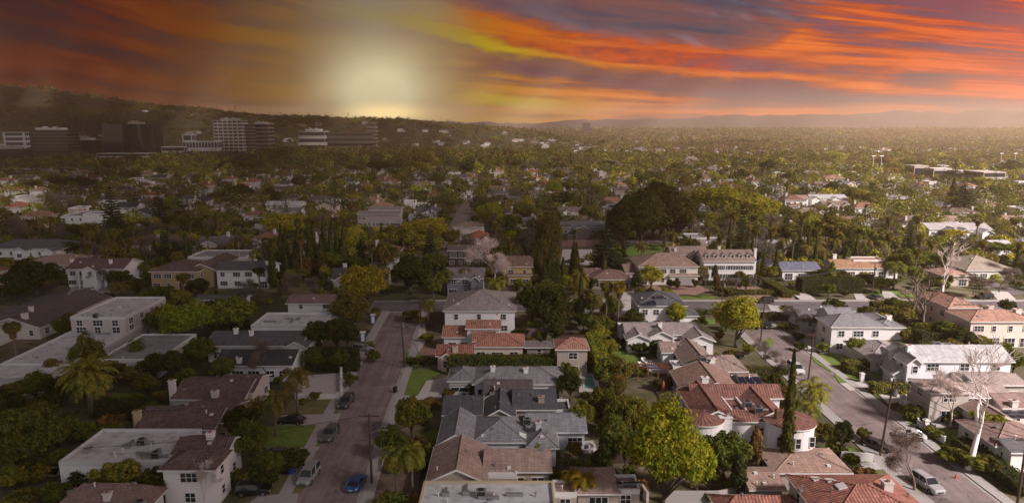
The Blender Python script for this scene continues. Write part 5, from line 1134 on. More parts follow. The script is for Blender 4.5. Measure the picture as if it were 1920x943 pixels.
# fire pit ring, traffic cone, planter boxes, loungers
q = P(1098, 840, 0); r = thing('fire_pit', 'round stone fire pit behind the sprawling grey roof', 'fire pit', (q.x, q.y, .1)); b = B()
b.loft([[(rr * math.cos(k * .35), rr * math.sin(k * .35), z) for k in range(18)] for rr, z in ((1.6, 0), (1.6, .4), (1.25, .4), (1.2, .15))], cap=False); b.build('ring', M_PALEC, r, uv=False); b = B(); b.tube([(0, 0, 0), (0, 0, .3)], .5, 10); b.build('burner', M_DARKM, r, uv=False)
q = P(1792, 896, 0); r = thing('traffic_cone', 'orange traffic cone on the lower second street', 'traffic cone', (q.x, q.y, .03)); b = B(); b.box(-.22, .22, -.22, .22, 0, .05); b.tube([(0, 0, .05), (0, 0, .75)], [.16, .03], 10); b.build('cone_body', plain('cone_orange', (.6, .08, .02)), r, uv=False)
for i, (px, py) in enumerate([(1200, 688), (1208, 680), (1215, 679), (1216, 730), (1550, 655), (1572, 655)]):
    q = P(px, py, 0)
    if i < 4:
        r = thing('sun_lounger', ['white sun lounger left of the blue pool', 'white sun lounger behind the blue pool', 'right hand white lounger behind the blue pool', 'dark sun lounger in the brown yard'][i], 'lounger', (q.x, q.y, .12), .4 * i, 'sun loungers round the pool')
        b = B(); b.box(-.3, .3, -.9, .5, .25, .33); b.build('seat', M_TRIM if i < 3 else M_BLACKP, r, uv=False); b = B(); b.slab([(-.3, .5, .33), (.3, .5, .33), (.3, 1.0, .8), (-.3, 1.0, .8)], .08); b.build('backrest', M_TRIM if i < 3 else M_BLACKP, r, uv=False)
        for sx in (-.25, .25):
            for sy in (-.8, .4): b = B(); b.box(sx - .03, sx + .03, sy - .03, sy + .03, 0, .25); b.build('leg', M_METAL, r, uv=False)
    else:
        r = thing('planter', ['left low dark planter above the pale court wall', 'right low dark planter above the pale court wall'][i - 4], 'planter', (q.x, q.y, .1)); b = B(); b.loft([[(s * -.6, s * -.3, z), (s * .6, s * -.3, z), (s * .6, s * .3, z), (s * -.6, s * .3, z)] for s, z in ((.8, 0), (1, .5))]); b.build('box', M_DARKM, r, uv=False)
        V, Q = clump_leaves(np.array([[-.3, 0, .6], [.3, 0, .6]]), np.array([.3, .3]), 60, .1); o = bpy.data.objects.new('foliage', mesh_np('foliage', V, Q, M_LEAF)); link(o, r); o.color = (.05, .08, .02, 1)
q = P(1556, 872, 0)
# flood lamp masts at the sports field
for i, px in enumerate((1635, 1650, 1874, 1900)):
    q = P(px, 330 if i < 2 else 322, 0); r = thing('floodlight_mast', 'pale sports field floodlight mast, number %s from the left' % ['one', 'two', 'three', 'four'][i], 'floodlight', (q.x, q.y, 0), 0, 'floodlights of the sports field'); b = B(); b.tube([(0, 0, 0), (0, 0, 20)], [.3, .18], 6); b.build('mast', M_TRIM, r, uv=False); b = B(); b.box(-2, 2, -.3, .3, 19.6, 20.6); b.build('lamp_bank', M_TRIM, r, uv=False)

# ------------------------------------------------------------------ cars
SIL, BLK, WHT, GRY, BLU, DBL = (.30, .30, .31), (.012, .012, .014), (.7, .7, .7), (.09, .09, .095), (.015, .10, .30), (.02, .04, .07)
car('sports', 668, 902, 82, BLU, 'bright blue sports car driving up the first street')
car('van', 579, 889, -95, SIL, 'silver people carrier parked lowest at the left kerb')
car('suv', 619, 812, -96, (.12, .12, .12), 'dark silver off-roader parked between the two left driveways')
car('suv', 649, 752, -94, (.07, .07, .08), 'grey off-roader with rack parked highest at the left kerb')
car('sedan', 546, 786, 178, BLK, 'dark saloon parked across the concrete driveway under the palm')
car('suv', 476, 916, 5, BLK, 'black off-roader half hidden at the lower left driveway')
car('sedan', 515, 848, 178, GRY, 'grey saloon half behind the round hedge')
car('wagon', 680, 652, -20, SIL, 'silver car parked by the blue portable toilet')
car('van', 856, 734, 178, WHT, 'white van parked on the curved concrete drive')
car('sedan', 742, 941, 0, WHT, 'white car cut by the bottom edge beside the palms')
car('sedan', 1644, 832, -58 + 10, BLK, 'black saloon parked by the tall utility pole')
car('sports', 1708, 813, 175 - 20, WHT, 'white sports car parked at the kerb by the white fence')
car('suv', 1739, 905, -80, (.45, .45, .46), 'white off-roader behind the bare round tree')
car('sports', 1731, 747, 172, BLK, 'black sports car in the paved court')
car('van', 1492, 690, -88, WHT, 'white truck parked under the bare tree on the second street')
car('suv', 1434, 563, 178, BLK, 'black off-roader on the cross street near the mansion')
car('suv', 1436, 608, -90, BLK, 'dark car parked at the top of the second street')
car('sedan', 1489, 538, 95, SIL, 'silver blue car on the driveway beside the slate roof')
car('sedan', 1374, 664, 2, BLK, 'black car beside the rambling brown roof')
car('suv', 1845, 555, 178, BLK, 'black car parked under the bare branches by the pink villa')
car('sedan', 1755, 588, 178, (.3, .02, .03), 'dark red car behind the pollarded trunks')
car('sedan', 1400, 533, 178, GRY, 'grey car in front of the white mansion')
car('sedan', 1648, 583, 170, WHT, 'white car by the yellow shrubs at the cross street')
car('sedan', 1640, 556, 95, GRY, 'grey car beside the cross street pole')
car('sedan', 170, 542, 10, WHT, 'white car in the colonial forecourt'); car('sedan', 150, 548, 170, BLK, 'black car in the colonial forecourt')
car('suv', 1800, 860, -52, (.05, .045, .04), 'dark low trailer-like car at the lower hedge kerb')

# ------------------------------------------------------------------ hand placed trees
for a in [
 ('date', 160, 670, 10.8, 116, 'light', 'broad feathery date palm in front of the white modern building'), ('fanpalm', 22, 600, 11, 40, 'olive', 'thin tall fan palm at the left edge'),
 ('broad', 22, 762, 8, 100, 'mid'), ('broad', 62, 752, 7.5, 90, 'mid'), ('broad', 100, 778, 7, 80, 'mid'), ('broad', 30, 812, 6.5, 100, 'mid'), ('broad', 85, 735, 6, 80, 'dark'), ('broad', 10, 730, 7, 80, 'dark'),
 ('broad', 158, 630, 8, 66, 'olive'), ('broad', 205, 676, 5, 60, 'dark'), ('broad', 244, 686, 4.5, 60, 'olive'), ('broad', 288, 660, 6.5, 66, 'dark'), ('broad', 322, 655, 7, 66, 'dark'), ('broad', 345, 690, 5, 50, 'mid'), ('broad', 272, 700, 4.5, 50, 'olive'),
 ('broad', 118, 700, 6, 70, 'dark'), ('broad', 62, 700, 5.5, 70, 'mid'), ('broad', 95, 672, 5, 50, 'olive'), ('broad', 20, 715, 5, 60, 'olive'), ('broad', 180, 655, 5.5, 50, 'mid'), ('shrub', 150, 792, 3.4, 56, 'light'), ('cone', 158, 864, 4.4, 92, 'pine', 'dark spiky conifer bush in front of the flat-roofed block'), ('broad', 282, 880, 5.2, 72, 'dark'),
 ('bare', 376, 868, 7, 66, 'white'), ('shrub', 20, 872, 3.5, 70, 'light'), ('shrub', 62, 866, 3.5, 66, 'gold'), ('shrub', 100, 905, 3.0, 60, 'mid'), ('shrub', 40, 915, 3.2, 80, 'olive'), ('shrub', 10, 930, 3, 60, 'light'), ('broad', 60, 838, 4.5, 80, 'dark'), ('broad', 110, 840, 4.2, 60, 'mid'),
 ('spring2', 338, 562, 11, 96, 'lime', 'bright green leafy tree behind the ribbed flat roof'), ('broad', 425, 560, 9, 108, 'light'), ('broad', 300, 575, 8, 60, 'olive'), ('broad', 372, 632, 6.5, 60, 'mid'), ('queen', 252, 636, 6, 36, 'mid'),
 ('broad', 467, 786, 7.5, 66, 'mid'), ('broad', 500, 846, 4, 60, 'mid'), ('shrub', 545, 843, 3.0, 84, 'dark'), ('shrub', 490, 870, 3.5, 60, 'dark'), ('broad', 596, 598, 8, 60, 'dark'), ('broad', 630, 596, 8.2, 74, 'dark'), ('broad', 650, 604, 7, 50, 'dark'),
 ('broad', 590, 652, 5.2, 52, 'mid'), ('broad', 636, 655, 5, 60, 'mid'),
 ('queen', 553, 690, 8.5, 64, 'olive'), ('queen', 512, 732, 8, 56, 'olive'), ('queen', 480, 745, 6, 50, 'olive'), ('bare', 497, 634, 9, 60, 'bark'), ('shrub', 590, 735, 1.5, 26, 'mid'), ('shrub', 568, 745, 1.4, 26, 'light'), ('shrub', 520, 742, 2.2, 40, 'mid'),
 ('spring2', 680, 490, 14, 86, 'yellow', 'large yellow-green tree at the street junction'), ('broad', 655, 545, 10, 70, 'olive'), ('broad', 642, 570, 6, 50, 'light'),
 ('broad', 768, 478, 12, 88, 'dark', 'dense dark round tree blocking the end of the street'), ('broad', 815, 470, 10, 50, 'mid'), ('broad', 770, 742, 7.8, 74, 'mid', 'round green tree on the verge beside the beige charcoal-roofed house'), ('broad', 730, 798, 5.6, 58, 'mid'), ('queen', 741, 838, 8, 66, 'light'), ('queen', 771, 832, 8.6, 66, 'light'), ('shrub', 738, 860, 2.5, 30, 'dark'), ('shrub', 791, 860, 2.8, 30, 'dark'), ('shrub', 800, 748, 1.6, 50, 'olive'), ('shrub', 775, 672, 1.8, 24, 'dark'),
 ('queen', 812, 520, 8, 46, 'mid'), ('queen', 802, 560, 7, 40, 'olive'), ('queen', 832, 505, 8, 44, 'mid'), ('queen', 872, 500, 8, 46, 'olive'), ('queen', 928, 520, 7, 50, 'light'), ('shrub', 770, 580, 3, 40, 'mid'), ('shrub', 790, 592, 2.2, 30, 'olive'),
 ('bare', 930, 438, 17, 82, 'white', 'pale bare tree with forked trunk beside the yellowish villa'), ('bare', 560, 512, 8, 66, 'bark'), ('bare', 600, 518, 7, 40, 'bark'),
 ('broad', 998, 532, 11, 66, 'dark'), ('broad', 1040, 540, 10.5, 72, 'dark'), ('broad', 1022, 560, 8, 80, 'dark'), ('spring2', 1026, 396, 20, 50, 'olive', 'tall olive tree column above the row of small cypresses'), ('broad', 1026, 450, 11, 54, 'olive'),
 ('cypress', 1090, 510, 14, 16, 'dark', 'lone dark cypress beside the twin fan palms'), ('cedar', 1140, 430, 16, 84, 'pine', 'broad layered cedar in front of the tennis court'),
 ('fanpalm', 1138, 524, 13, 32, 'gold'), ('fanpalm', 1160, 524, 13.4, 32, 'gold'), ('queen', 1088, 506, 11, 44, 'olive'), ('broad', 1222, 498, 7.5, 50, 'yellow'), ('broad', 1270, 566, 7.4, 46, 'lime', 'fresh green tree in front of the white black-hipped house'),
 ('spring2', 1386, 548, 13, 88, 'yellow', 'large orange-green feathery tree by the second street top'), ('broad', 1070, 694, 6, 46, 'dark', 'dark round tree beside the turquoise pool'), ('broad', 1168, 672, 6.5, 60, 'olive'), ('broad', 1158, 700, 6, 50, 'olive'),
 ('broad', 1132, 722, 7.6, 64, 'mid'), ('broad', 1100, 752, 6.0, 56, 'light'), ('broad', 1160, 735, 8, 66, 'mid'), ('broad', 1150, 772, 9, 74, 'mid'), ('broad', 1192, 742, 8, 60, 'light'), ('broad', 1140, 810, 6, 50, 'dark'), ('broad', 1175, 800, 7, 60, 'mid'), ('broad', 1080, 760, 6, 46, 'light'),
 ('spring', 1252, 744, 16.5, 150, 'lime', 'huge bright spring-green tree in the lower centre right'), ('spring2', 1312, 820, 9, 70, 'lime'), ('shrub', 1128, 836, 4.2, 52, 'dark'), ('shrub', 1090, 862, 2.4, 50, 'mid'), ('shrub', 1065, 848, 2.2, 40, 'bark'), ('shrub', 1008, 822, 4, 46, 'light'),
 ('queen', 1095, 884, 5, 62, 'gold'), ('queen', 1070, 880, 4.4, 40, 'gold'), ('cone', 1130, 918, 2.2, 20, 'dark'), ('cone', 1058, 918, 2.2, 22, 'dark'),
 ('broad', 1362, 812, 7.2, 98, 'mid', 'broad leathery green tree below the villa chimney'), ('cone', 1388, 846, 7.2, 56, 'pine'), ('cone', 1420, 792, 8.4, 44, 'brown', 'rusty conical juniper against the villa wall'), ('cypress', 1455, 766, 8.5, 16, 'dark', 'short cypress left of the tall one at the villa'), ('cypress', 1490, 655, 19, 26, 'dark', 'very tall slender cypress in front of the villa'),
 ('queen', 1527, 712, 8, 76, 'light', 'bushy yellow-green palm behind the villa tower'), ('queen', 1520, 752, 6, 50, 'light'), ('white', 1508, 765, 6, 50, 'white', 'small white-stemmed bare tree beside the villa tower'), ('shrub', 1530, 790, 3.2, 44, 'olive'), ('shrub', 1556, 796, 3.0, 40, 'olive'), ('broad', 1584, 786, 6, 50, 'pine'), ('shrub', 1600, 848, 2.6, 34, 'mid'), ('shrub', 1538, 870, 1.8, 50, 'lime'), ('shrub', 1480, 874, 2.2, 36, 'gold'),
 ('bare', 1727, 814, 8.4, 104, 'bark', 'round bare olive-brown tree over the lower second street'), ('bare', 1440, 638, 6, 70, 'bark'), ('bare', 1468, 655, 5, 50, 'bark'), ('broad', 1611, 632, 5, 46, 'light', 'round green tree beside the paved court'), ('shrub', 1576, 636, 1.8, 20, 'mid'),
 ('bare', 1504, 575, 5, 50, 'bark'), ('bare', 1528, 588, 5, 66, 'bark'), ('shrub', 1525, 570, 4, 20, 'dark'), ('shrub', 1475, 606, 1.6, 40, 'mid'), ('broad', 1480, 572, 3, 46, 'olive'),
 ('stub', 1716, 508, 14, 54, 'bark', 'bare pollarded tree with twisted grey trunk'), ('stub', 1738, 525, 13, 46, 'bark'), ('broad', 1690, 570, 6, 80, 'olive'), ('broad', 1655, 585, 4, 54, 'gold'), ('broad', 1775, 600, 5.5, 60, 'mid'), ('broad', 1810, 615, 5, 60, 'dark'), ('broad', 1745, 606, 4, 50, 'mid'), ('shrub', 1700, 612, 2, 40, 'mid'),
 ('white', 1850, 612, 22, 170, (.85, .79, .75), 'tall white leafless sycamore at the lower right'), ('bare', 1795, 694, 10, 110, 'white'), ('white', 1778, 445, 19, 84, (.85, .79, .75), 'tall pale leafless tree right of the mansion street'), ('broad', 1860, 772, 5, 74, 'light'), ('shrub', 1706, 756, 3.2, 46, 'mid'), ('shrub', 1752, 800, 2.0, 40, 'mid'),
 ('shrub', 1790, 838, 2.6, 60, 'mid'), ('shrub', 1830, 850, 2.8, 60, 'mid'), ('shrub', 1860, 858, 2.6, 50, 'dark'), ('shrub', 1725, 762, 2.2, 36, 'olive'), ('broad', 1890, 560, 5, 30, 'dark'), ('broad', 1880, 640, 5, 60, 'mid'), ('broad', 1905, 660, 5, 50, 'mid'), ('broad', 1840, 628, 4, 50, 'olive'),
 ('ficus', 1172, 366, 22, 76, (.085, .08, .03), 'dark ficus crown ending the left side of the tree wall'), ('ficus', 1205, 352, 25, 96, (.08, .075, .027), 'enormous dark ficus, left half of the tree wall'), ('ficus', 1262, 346, 25, 96, (.085, .078, .03), 'enormous dark ficus, right half of the tree wall'), ('ficus', 1228, 335, 27, 80, (.085, .078, .026), 'highest olive crown behind the dark ficus wall'),
 ('broad', 955, 548, 6, 44, 'mid'), ('broad', 1108, 548, 8, 50, 'olive'), ('broad', 1150, 556, 6.5, 40, 'mid'), ('broad', 925, 545, 5, 40, 'olive'), ('broad', 1172, 398, 11, 64, 'dark'), ('broad', 1205, 400, 12, 60, 'dark'), ('broad', 1240, 398, 12, 64, 'olive'), ('broad', 1275, 398, 12, 60, 'dark'), ('broad', 1298, 392, 12, 50, 'dark'), ('spring2', 1345, 345, 19, 100, 'yellow'), ('spring2', 1425, 362, 18, 74, 'yellow'), ('broad', 1390, 352, 14, 50, 'light'), ('spring2', 918, 375, 15, 50, 'lime', 'bright green upright tree beside the far street'), ('broad', 1055, 358, 12, 54, 'dark'), ('broad', 1042, 332, 12, 30, 'light'),
 ('pine', 205, 350, 24, 50, 'pine', 'tall tiered pine left of the dim slope houses'), ('pine', 295, 350, 21, 34, 'pine', 'second slimmer tiered pine on the dim slope'), ('pine', 1813, 330, 22, 52, 'pine', 'tall dark conifer in the right middle distance'), ('cypress', 1790, 335, 18, 18, 'dark'),
 ('broad', 60, 488, 11, 100, 'dark', 'spreading dark tree left of the colonial house'), ('broad', 30, 520, 8, 60, 'dark'), ('bare', 188, 500, 7, 50, 'bark'), ('broad', 220, 505, 7, 50, 'dark'), ('queen', 222, 528, 6, 50, 'olive'), ('broad', 255, 520, 6, 50, 'dark'), ('broad', 300, 535, 6, 60, 'mid'), ('fanpalm', 340, 512, 9, 34, 'olive'), ('broad', 372, 520, 6, 44, 'dark'), ('broad', 330, 545, 4, 60, 'olive'), ('broad', 270, 548, 4.5, 50, 'olive'),
 ('fanpalm', 484, 500, 8, 30, 'dark'), ('bare', 448, 520, 8, 60, 'bark'), ('broad', 395, 395, 8, 60, 'light'), ('bare', 100, 355, 14, 60, 'bark'),
 ('spring2', 530, 395, 14, 76, 'yellow'), ('spring2', 652, 420, 14, 60, 'yellow'), ('spring2', 800, 405, 13, 90, 'yellow'), ('broad', 750, 425, 11, 80, 'light'), ('broad', 800, 440, 10, 90, 'light'), ('broad', 720, 455, 10, 60, 'olive'), ('broad', 845, 430, 9, 40, 'olive'),
 ('broad', 1570, 402, 15, 84, 'olive'), ('broad', 1535, 415, 12, 60, 'mid'), ('broad', 1520, 400, 13, 40, 'lime'), ('broad', 1605, 420, 11, 70, 'mid'), ('broad', 1660, 440, 9, 60, 'dark'), ('broad', 1700, 465, 10, 76, 'mid', 'dense bright-topped tree beside the white leafless tree'), ('broad', 1735, 470, 8, 60, 'mid'), ('broad', 1590, 440, 8, 60, 'mid'), ('queen', 1680, 490, 9, 50, 'mid'), ('queen', 1720, 500, 8, 44, 'mid'), ('bare', 1450, 450, 12, 70, 'bark'), ('broad', 1485, 415, 11, 54, 'olive'), ('broad', 1555, 505, 4, 80, 'dark'),
 ('fanpalm', 1722, 402, 13, 24, 'olive'), ('fanpalm', 1835, 408, 11, 24, 'olive'), ('fanpalm', 1905, 408, 10, 24, 'olive'), ('fanpalm', 1632, 430, 9, 26, 'light'), ('broad', 1860, 452, 6, 64, 'mid', 'dome-shaped green tree in front of the small white cottage'), ('broad', 1905, 455, 6, 40, 'light'), ('broad', 1790, 430, 6, 50, 'yellow'), ('bare', 1880, 500, 8, 80, 'bark'), ('bare', 1830, 510, 7, 60, 'bark'), ('bare', 1850, 525, 6, 80, 'bark'), ('broad', 1655, 520, 5, 60, 'dark'),
 ('cone', 1590, 462, 9, 20, 'mid'), ('broad', 1475, 490, 5, 50, 'dark'), ('cone', 1562, 488, 8, 26, 'light'), ('cone', 1270, 520, 4, 22, 'dark'), ('shrub', 1258, 522, 3, 24, 'dark'), ('shrub', 1304, 522, 3, 18, 'dark'), ('bare', 1325, 500, 8, 30, 'bark'), ('broad', 1345, 512, 8, 16, 'brown'), ('broad', 1400, 516, 6, 26, 'mid'), ('bare', 1380, 515, 6, 20, 'bark'), ('bare', 1420, 518, 7, 30, 'bark'), ('shrub', 1310, 590, 3, 34, 'dark'), ('cone', 1195, 510, 6, 24, 'pine'), ('broad', 1110, 590, 6, 40, 'mid'), ('shrub', 1170, 632, 2.6, 34, 'dark'), ('shrub', 1200, 640, 3, 44, 'dark'), ('shrub', 1235, 640, 3, 50, 'dark'), ('shrub', 1265, 642, 2.5, 30, 'mid'),
 ('cone', 1015, 627, 5, 10, 'dark'), ('cone', 1038, 636, 4, 12, 'dark'), ('shrub', 998, 636, 3, 24, 'olive'), ('broad', 1296, 686, 4.6, 44, 'mid'), ('broad', 1325, 693, 4.2, 40, 'light'), ('shrub', 1235, 708, 2.4, 30, 'dark'), ('shrub', 1262, 706, 2.4, 30, 'dark'), ('queen', 980, 700, 4, 30, 'mid'), ('shrub', 1002, 705, 3, 16, 'mid'), ('broad', 912, 712, 3, 16, 'dark'),
 ('queen', 100, 405, 9, 40, 'mid'), ('queen', 60, 410, 8, 50, 'dark'), ('broad', 150, 420, 8, 60, 'dark'), ('broad', 235, 420, 6, 60, 'olive'), ('broad', 120, 455, 5, 60, 'dark'), ('broad', 180, 448, 5, 60, 'olive')]:
    kind, px, pyt, h, wpx = a[:5]; T(kind, px, pyt, h, wpx, a[5], a[6] if len(a) > 6 else None)
for a in [('spring2', 1040, 337, 13, 32, 'lime'), ('broad', 1068, 336, 12, 42, 'mid'), ('broad', 1050, 318, 12, 40, 'olive'), ('broad', 1090, 308, 13, 34, 'light'), ('spring2', 1133, 349, 9, 22, 'lime'), ('spring2', 1572, 284, 17, 40, 'yellow'), ('spring2', 1523, 288, 15, 26, 'olive'), ('broad', 1638, 306, 12, 22, 'gold'),
          ('broad', 1682, 302, 13, 30, 'light'), ('broad', 1703, 298, 14, 36, 'mid'), ('broad', 1752, 308, 14, 36, 'brown'), ('pine', 1794, 298, 22, 30, 'pine'), ('broad', 1660, 290, 16, 34, 'brown'), ('broad', 1620, 285, 14, 30, 'dark'), ('broad', 1690, 278, 15, 30, 'brown'), ('spring2', 780, 300, 16, 54, 'yellow'), ('broad', 826, 268, 16, 40, 'olive'),
          ('broad', 865, 285, 14, 40, 'light'), ('broad', 880, 300, 16, 40, 'dark'), ('broad', 820, 325, 12, 36, 'mid'), ('broad', 690, 345, 11, 24, 'yellow'), ('broad', 735, 352, 10, 18, 'yellow'), ('broad', 640, 335, 10, 26, 'lime'), ('broad', 325, 302, 12, 26, 'lime'), ('broad', 300, 312, 12, 34, 'dark'), ('broad', 132, 272, 18, 44, 'dark'), ('broad', 250, 290, 15, 44, 'dark'), ('broad', 240, 318, 11, 40, 'dark'),
          ('broad', 115, 330, 12, 50, 'dark'), ('broad', 155, 332, 11, 50, 'dark'), ('broad', 60, 335, 10, 46, 'olive'), ('broad', 370, 325, 12, 36, 'olive'), ('broad', 430, 300, 14, 50, 'dark'), ('broad', 470, 298, 14, 40, 'olive'), ('broad', 520, 262, 16, 40, 'dark'), ('broad', 560, 330, 12, 36, 'dark'), ('broad', 600, 322, 13, 40, 'mid'), ('broad', 710, 300, 15, 50, 'dark'), ('broad', 665, 305, 14, 40, 'olive'), ('broad', 980, 262, 16, 34, 'dark'), ('broad', 975, 282, 15, 40, 'dark'),
          ('broad', 1010, 285, 13, 30, 'light'), ('broad', 1030, 295, 12, 26, 'mid'), ('bare', 1000, 300, 15, 50, 'bark'), ('bare', 1300, 292, 15, 40, 'white'), ('bare', 1345, 310, 13, 36, 'white'), ('broad', 1110, 278, 15, 30, 'dark'), ('broad', 1140, 300, 12, 30, 'dark'), ('broad', 1160, 310, 12, 26, 'light'), ('broad', 1200, 325, 11, 34, 'mid'), ('broad', 1235, 322, 11, 34, 'mid'), ('broad', 1290, 330, 12, 34, 'olive'), ('broad', 1390, 318, 12, 34, 'dark'), ('broad', 1440, 300, 14, 34, 'pine'), ('broad', 1385, 336, 10, 30, 'lime'),
          ('broad', 1400, 262, 16, 40, 'dark'), ('broad', 1345, 264, 16, 30, 'brown'), ('broad', 1480, 320, 12, 36, 'mid'), ('bare', 1735, 345, 12, 50, 'bark'), ('broad', 1845, 330, 12, 40, 'light'), ('broad', 1870, 345, 11, 30, 'mid'), ('broad', 1900, 300, 16, 40, 'dark'), ('broad', 1640, 360, 10, 50, 'olive'), ('broad', 1600, 352, 10, 40, 'mid'), ('spring2', 1616, 352, 12, 28, 'yellow'), ('broad', 1560, 340, 11, 36, 'dark'), ('fanpalm', 1476, 340, 16, 14, 'olive'), ('fanpalm', 1392, 372, 12, 20, 'olive'), ('broad', 505, 352, 12, 50, 'dark'), ('broad', 455, 345, 12, 50, 'dark'),
          ('broad', 985, 380, 11, 50, 'olive'), ('broad', 960, 400, 10, 40, 'mid'), ('bare', 975, 350, 13, 50, 'bark'), ('broad', 930, 335, 9, 24, 'olive'), ('broad', 1100, 385, 10, 40, 'mid'), ('bare', 1125, 372, 11, 40, 'bark'), ('broad', 620, 470, 9, 60, 'mid'), ('broad', 560, 400, 10, 50, 'olive'), ('broad', 590, 395, 11, 60, 'light')]:
    T(*a)
for (px, py, h) in [(507, 452, 15), (525, 420, 18), (533, 426, 17), (558, 425, 17), (577, 411, 19), (585, 415, 18), (605, 408, 19), (618, 425, 17), (630, 418, 18), (642, 424, 17), (600, 440, 15), (552, 450, 13), (1010, 462, 12), (1030, 478, 10), (1045, 484, 9), (1056, 482, 9), (1076, 453, 13), (1081, 455, 13), (1022, 490, 8), (1038, 490, 8),
                    (1478, 365, 9), (1484, 366, 9), (1697, 345, 10), (1706, 352, 9), (1712, 355, 9), (265, 455, 9), (288, 450, 10), (841, 292, 14), (1010, 455, 9), (1140, 255, 22), (1130, 262, 20)]:
    T('cypress', px, py, h, 18 if px < 1300 else 8, 'dark')
for (px, py) in [(1497, 622), (1455, 700), (1380, 700), (1210, 770), (1260, 705), (700, 655), (690, 640), (655, 700), (1420, 600), (1545, 640), (1500, 640), (1600, 628), (870, 645), (800, 625), (940, 720), (985, 935), (480, 900), (465, 880), (450, 830), (440, 740), (470, 700), (300, 730), (330, 745), (100, 690), (60, 660), (210, 600), (240, 590), (260, 575), (1160, 840), (1180, 870), (1150, 880), (1340, 880), (1370, 900), (1330, 920), (1410, 880), (1440, 860), (1560, 820), (1575, 836), (1620, 800), (1500, 830), (1470, 850), (1770, 740), (1790, 770), (1880, 700), (1900, 720), (1650, 640), (1690, 690), (1440, 700), (1470, 720), (1450, 735), (1485, 745)]:
    T('shrub', px, py, random.uniform(1.4, 3.0), random.uniform(22, 42), random.choice(('dark', 'mid', 'olive', 'mid', 'light')))

# small shrubs in the leftover corners of the near yards
def yard_free(x, y):
    return all(not (a - .6 < x < b_ + .6 and c - .6 < y < d + .6) for (a, b_, c, d) in EMPTY_RECTS) and all(not (a - .5 < x < b_ + .5 and c < y < d) for (a, b_, c, d) in ROADR)
rgs = random.Random(31); n_s = 0
for _ in range(4000):
    y = rgs.uniform(76, 192); x = rgs.uniform(-.72, .75) * y
    if n_s >= 150: break
    if not yard_free(x, y): continue
    if min([(x - a) ** 2 + (y - b_) ** 2 for a, b_, c in HANDTREES]) < 5: continue
    h = rgs.uniform(1.2, 3.4); HANDTREES.append((x, y, h / 2)); place('shrub', x, y, h * rgs.uniform(1.0, 1.6), h, rgs.choice(('dark', 'mid', 'olive', 'mid', 'light', 'brown')), rg=rgs); n_s += 1
n_t = 0
for _ in range(3000):
    y = rgs.uniform(84, 190); x = rgs.choice((rgs.uniform(8, 30), rgs.uniform(-.7, -.42) * y, rgs.uniform(70, 130)))
    if n_t >= 34: break
    if not yard_free(x, y) or abs(x) > .72 * y: continue
    h = rgs.uniform(4, 6.5)
    if min([(x - a) ** 2 + (y - b_) ** 2 - c * c for a, b_, c in HANDTREES]) < 8: continue
    pt = proj(x, y, h); 
    if any(a < pt[0] < b2 and c2 < pt[1] < d2 for a, b2, c2, d2 in ((1280, 1530, 730, 870), (1060, 1170, 690, 760), (1190, 1310, 660, 740), (830, 1110, 690, 940), (1555, 1720, 590, 700))): continue
    HANDTREES.append((x, y, h / 2)); place('broad', x, y, h * rgs.uniform(.9, 1.2), h, rgs.choice(('dark', 'mid', 'olive', 'light', 'mid')), rg=rgs); n_t += 1
# ------------------------------------------------------------------ far office buildings
def office(label, px0, px1, pyt, Y, D, floors, wall, glass=(.015, .018, .022), style='bands', base=0, name='office_building', pent=True, nx=None):
    x0, x1 = (px0 - CX) / F * Y * .99, (px1 - CX) / F * Y * .99
    xc = (x0 + x1) / 2; gz = float(TH(xc, Y)); zt = CAMH + Y * math.tan(math.atan((CY - pyt) / F) - PITCH); h = zt - gz + base
    r = thing(name, label, 'office', (xc, Y, gz - 1), 0, 'office blocks of the boulevard'); hw = (x1 - x0) / 2; h += 1
    b = B(); b.box(-hw, hw, 0, D, 0, h); b.build('wall', M_WALL, r, color=wall, uv=False)
    fh = (h - 2) / floors; mg = bpy.data.materials.get('office_glass') or glass_mat('office_glass', (.02, .022, .026))
    for f in range(floors):
        z = 2 + f * fh; g = B()
        if style == 'bands': g.box(-hw + .6, hw - .6, -.12, -.01, z + fh * .3, z + fh * .82); g.box(hw + .01, hw + .12, .6, D - .6, z + fh * .3, z + fh * .82); g.box(-hw - .12, -hw - .01, .6, D - .6, z + fh * .3, z + fh * .82)
        elif style == 'grid':
            n = nx or max(3, int(2 * hw / 3.4))
            for i in range(n):
                c = -hw + 2 * hw * (i + .5) / n; g.box(c - hw / n * .78, c + hw / n * .78, -.1, -.01, z + fh * .25, z + fh * .85)
            n = max(3, int(D / 3.4))
            for i in range(n):
                c = D * (i + .5) / n; g.box(hw + .01, hw + .1, c - D / n * .38, c + D / n * .38, z + fh * .25, z + fh * .85)
        else: g.box(-hw + .1, hw - .1, -.12, -.01, z + .12, z + fh - .06); g.box(hw + .01, hw + .12, .1, D - .1, z + .12, z + fh - .06)
        g.build('window', mg, r, uv=False)
    if pent:
        b = B(); b.box(-hw * .55, hw * .6, D * .2, D * .8, h, h + 3.2); b.box(-hw * .3, -hw * .15, D * .3, D * .5, h + 3.2, h + 5); b.box(hw * .2, hw * .28, D * .3, D * .5, h + 3.2, h + 4.6); b.build('rooftop_plant', M_WALL, r, color=(.5, .48, .47), uv=False)
    b = B(); b.box(-hw - .3, hw + .3, -.3, D + .3, h - .6, h + .02); b.build('parapet', M_WALL, r, color=wall, uv=False)
    EMPTY_RECTS.append((xc - hw, xc + hw, Y, Y + D)); c = proj(xc, Y, gz + h * .5); LANDMARKS.append(('the ' + label.split(' with')[0].split(' beside')[0], c[0], c[1], Y)); return r
office('white gridded office tower', 403, 457, 226, 1100, 26, 11, (.62, .58, .55), style='grid', nx=6)
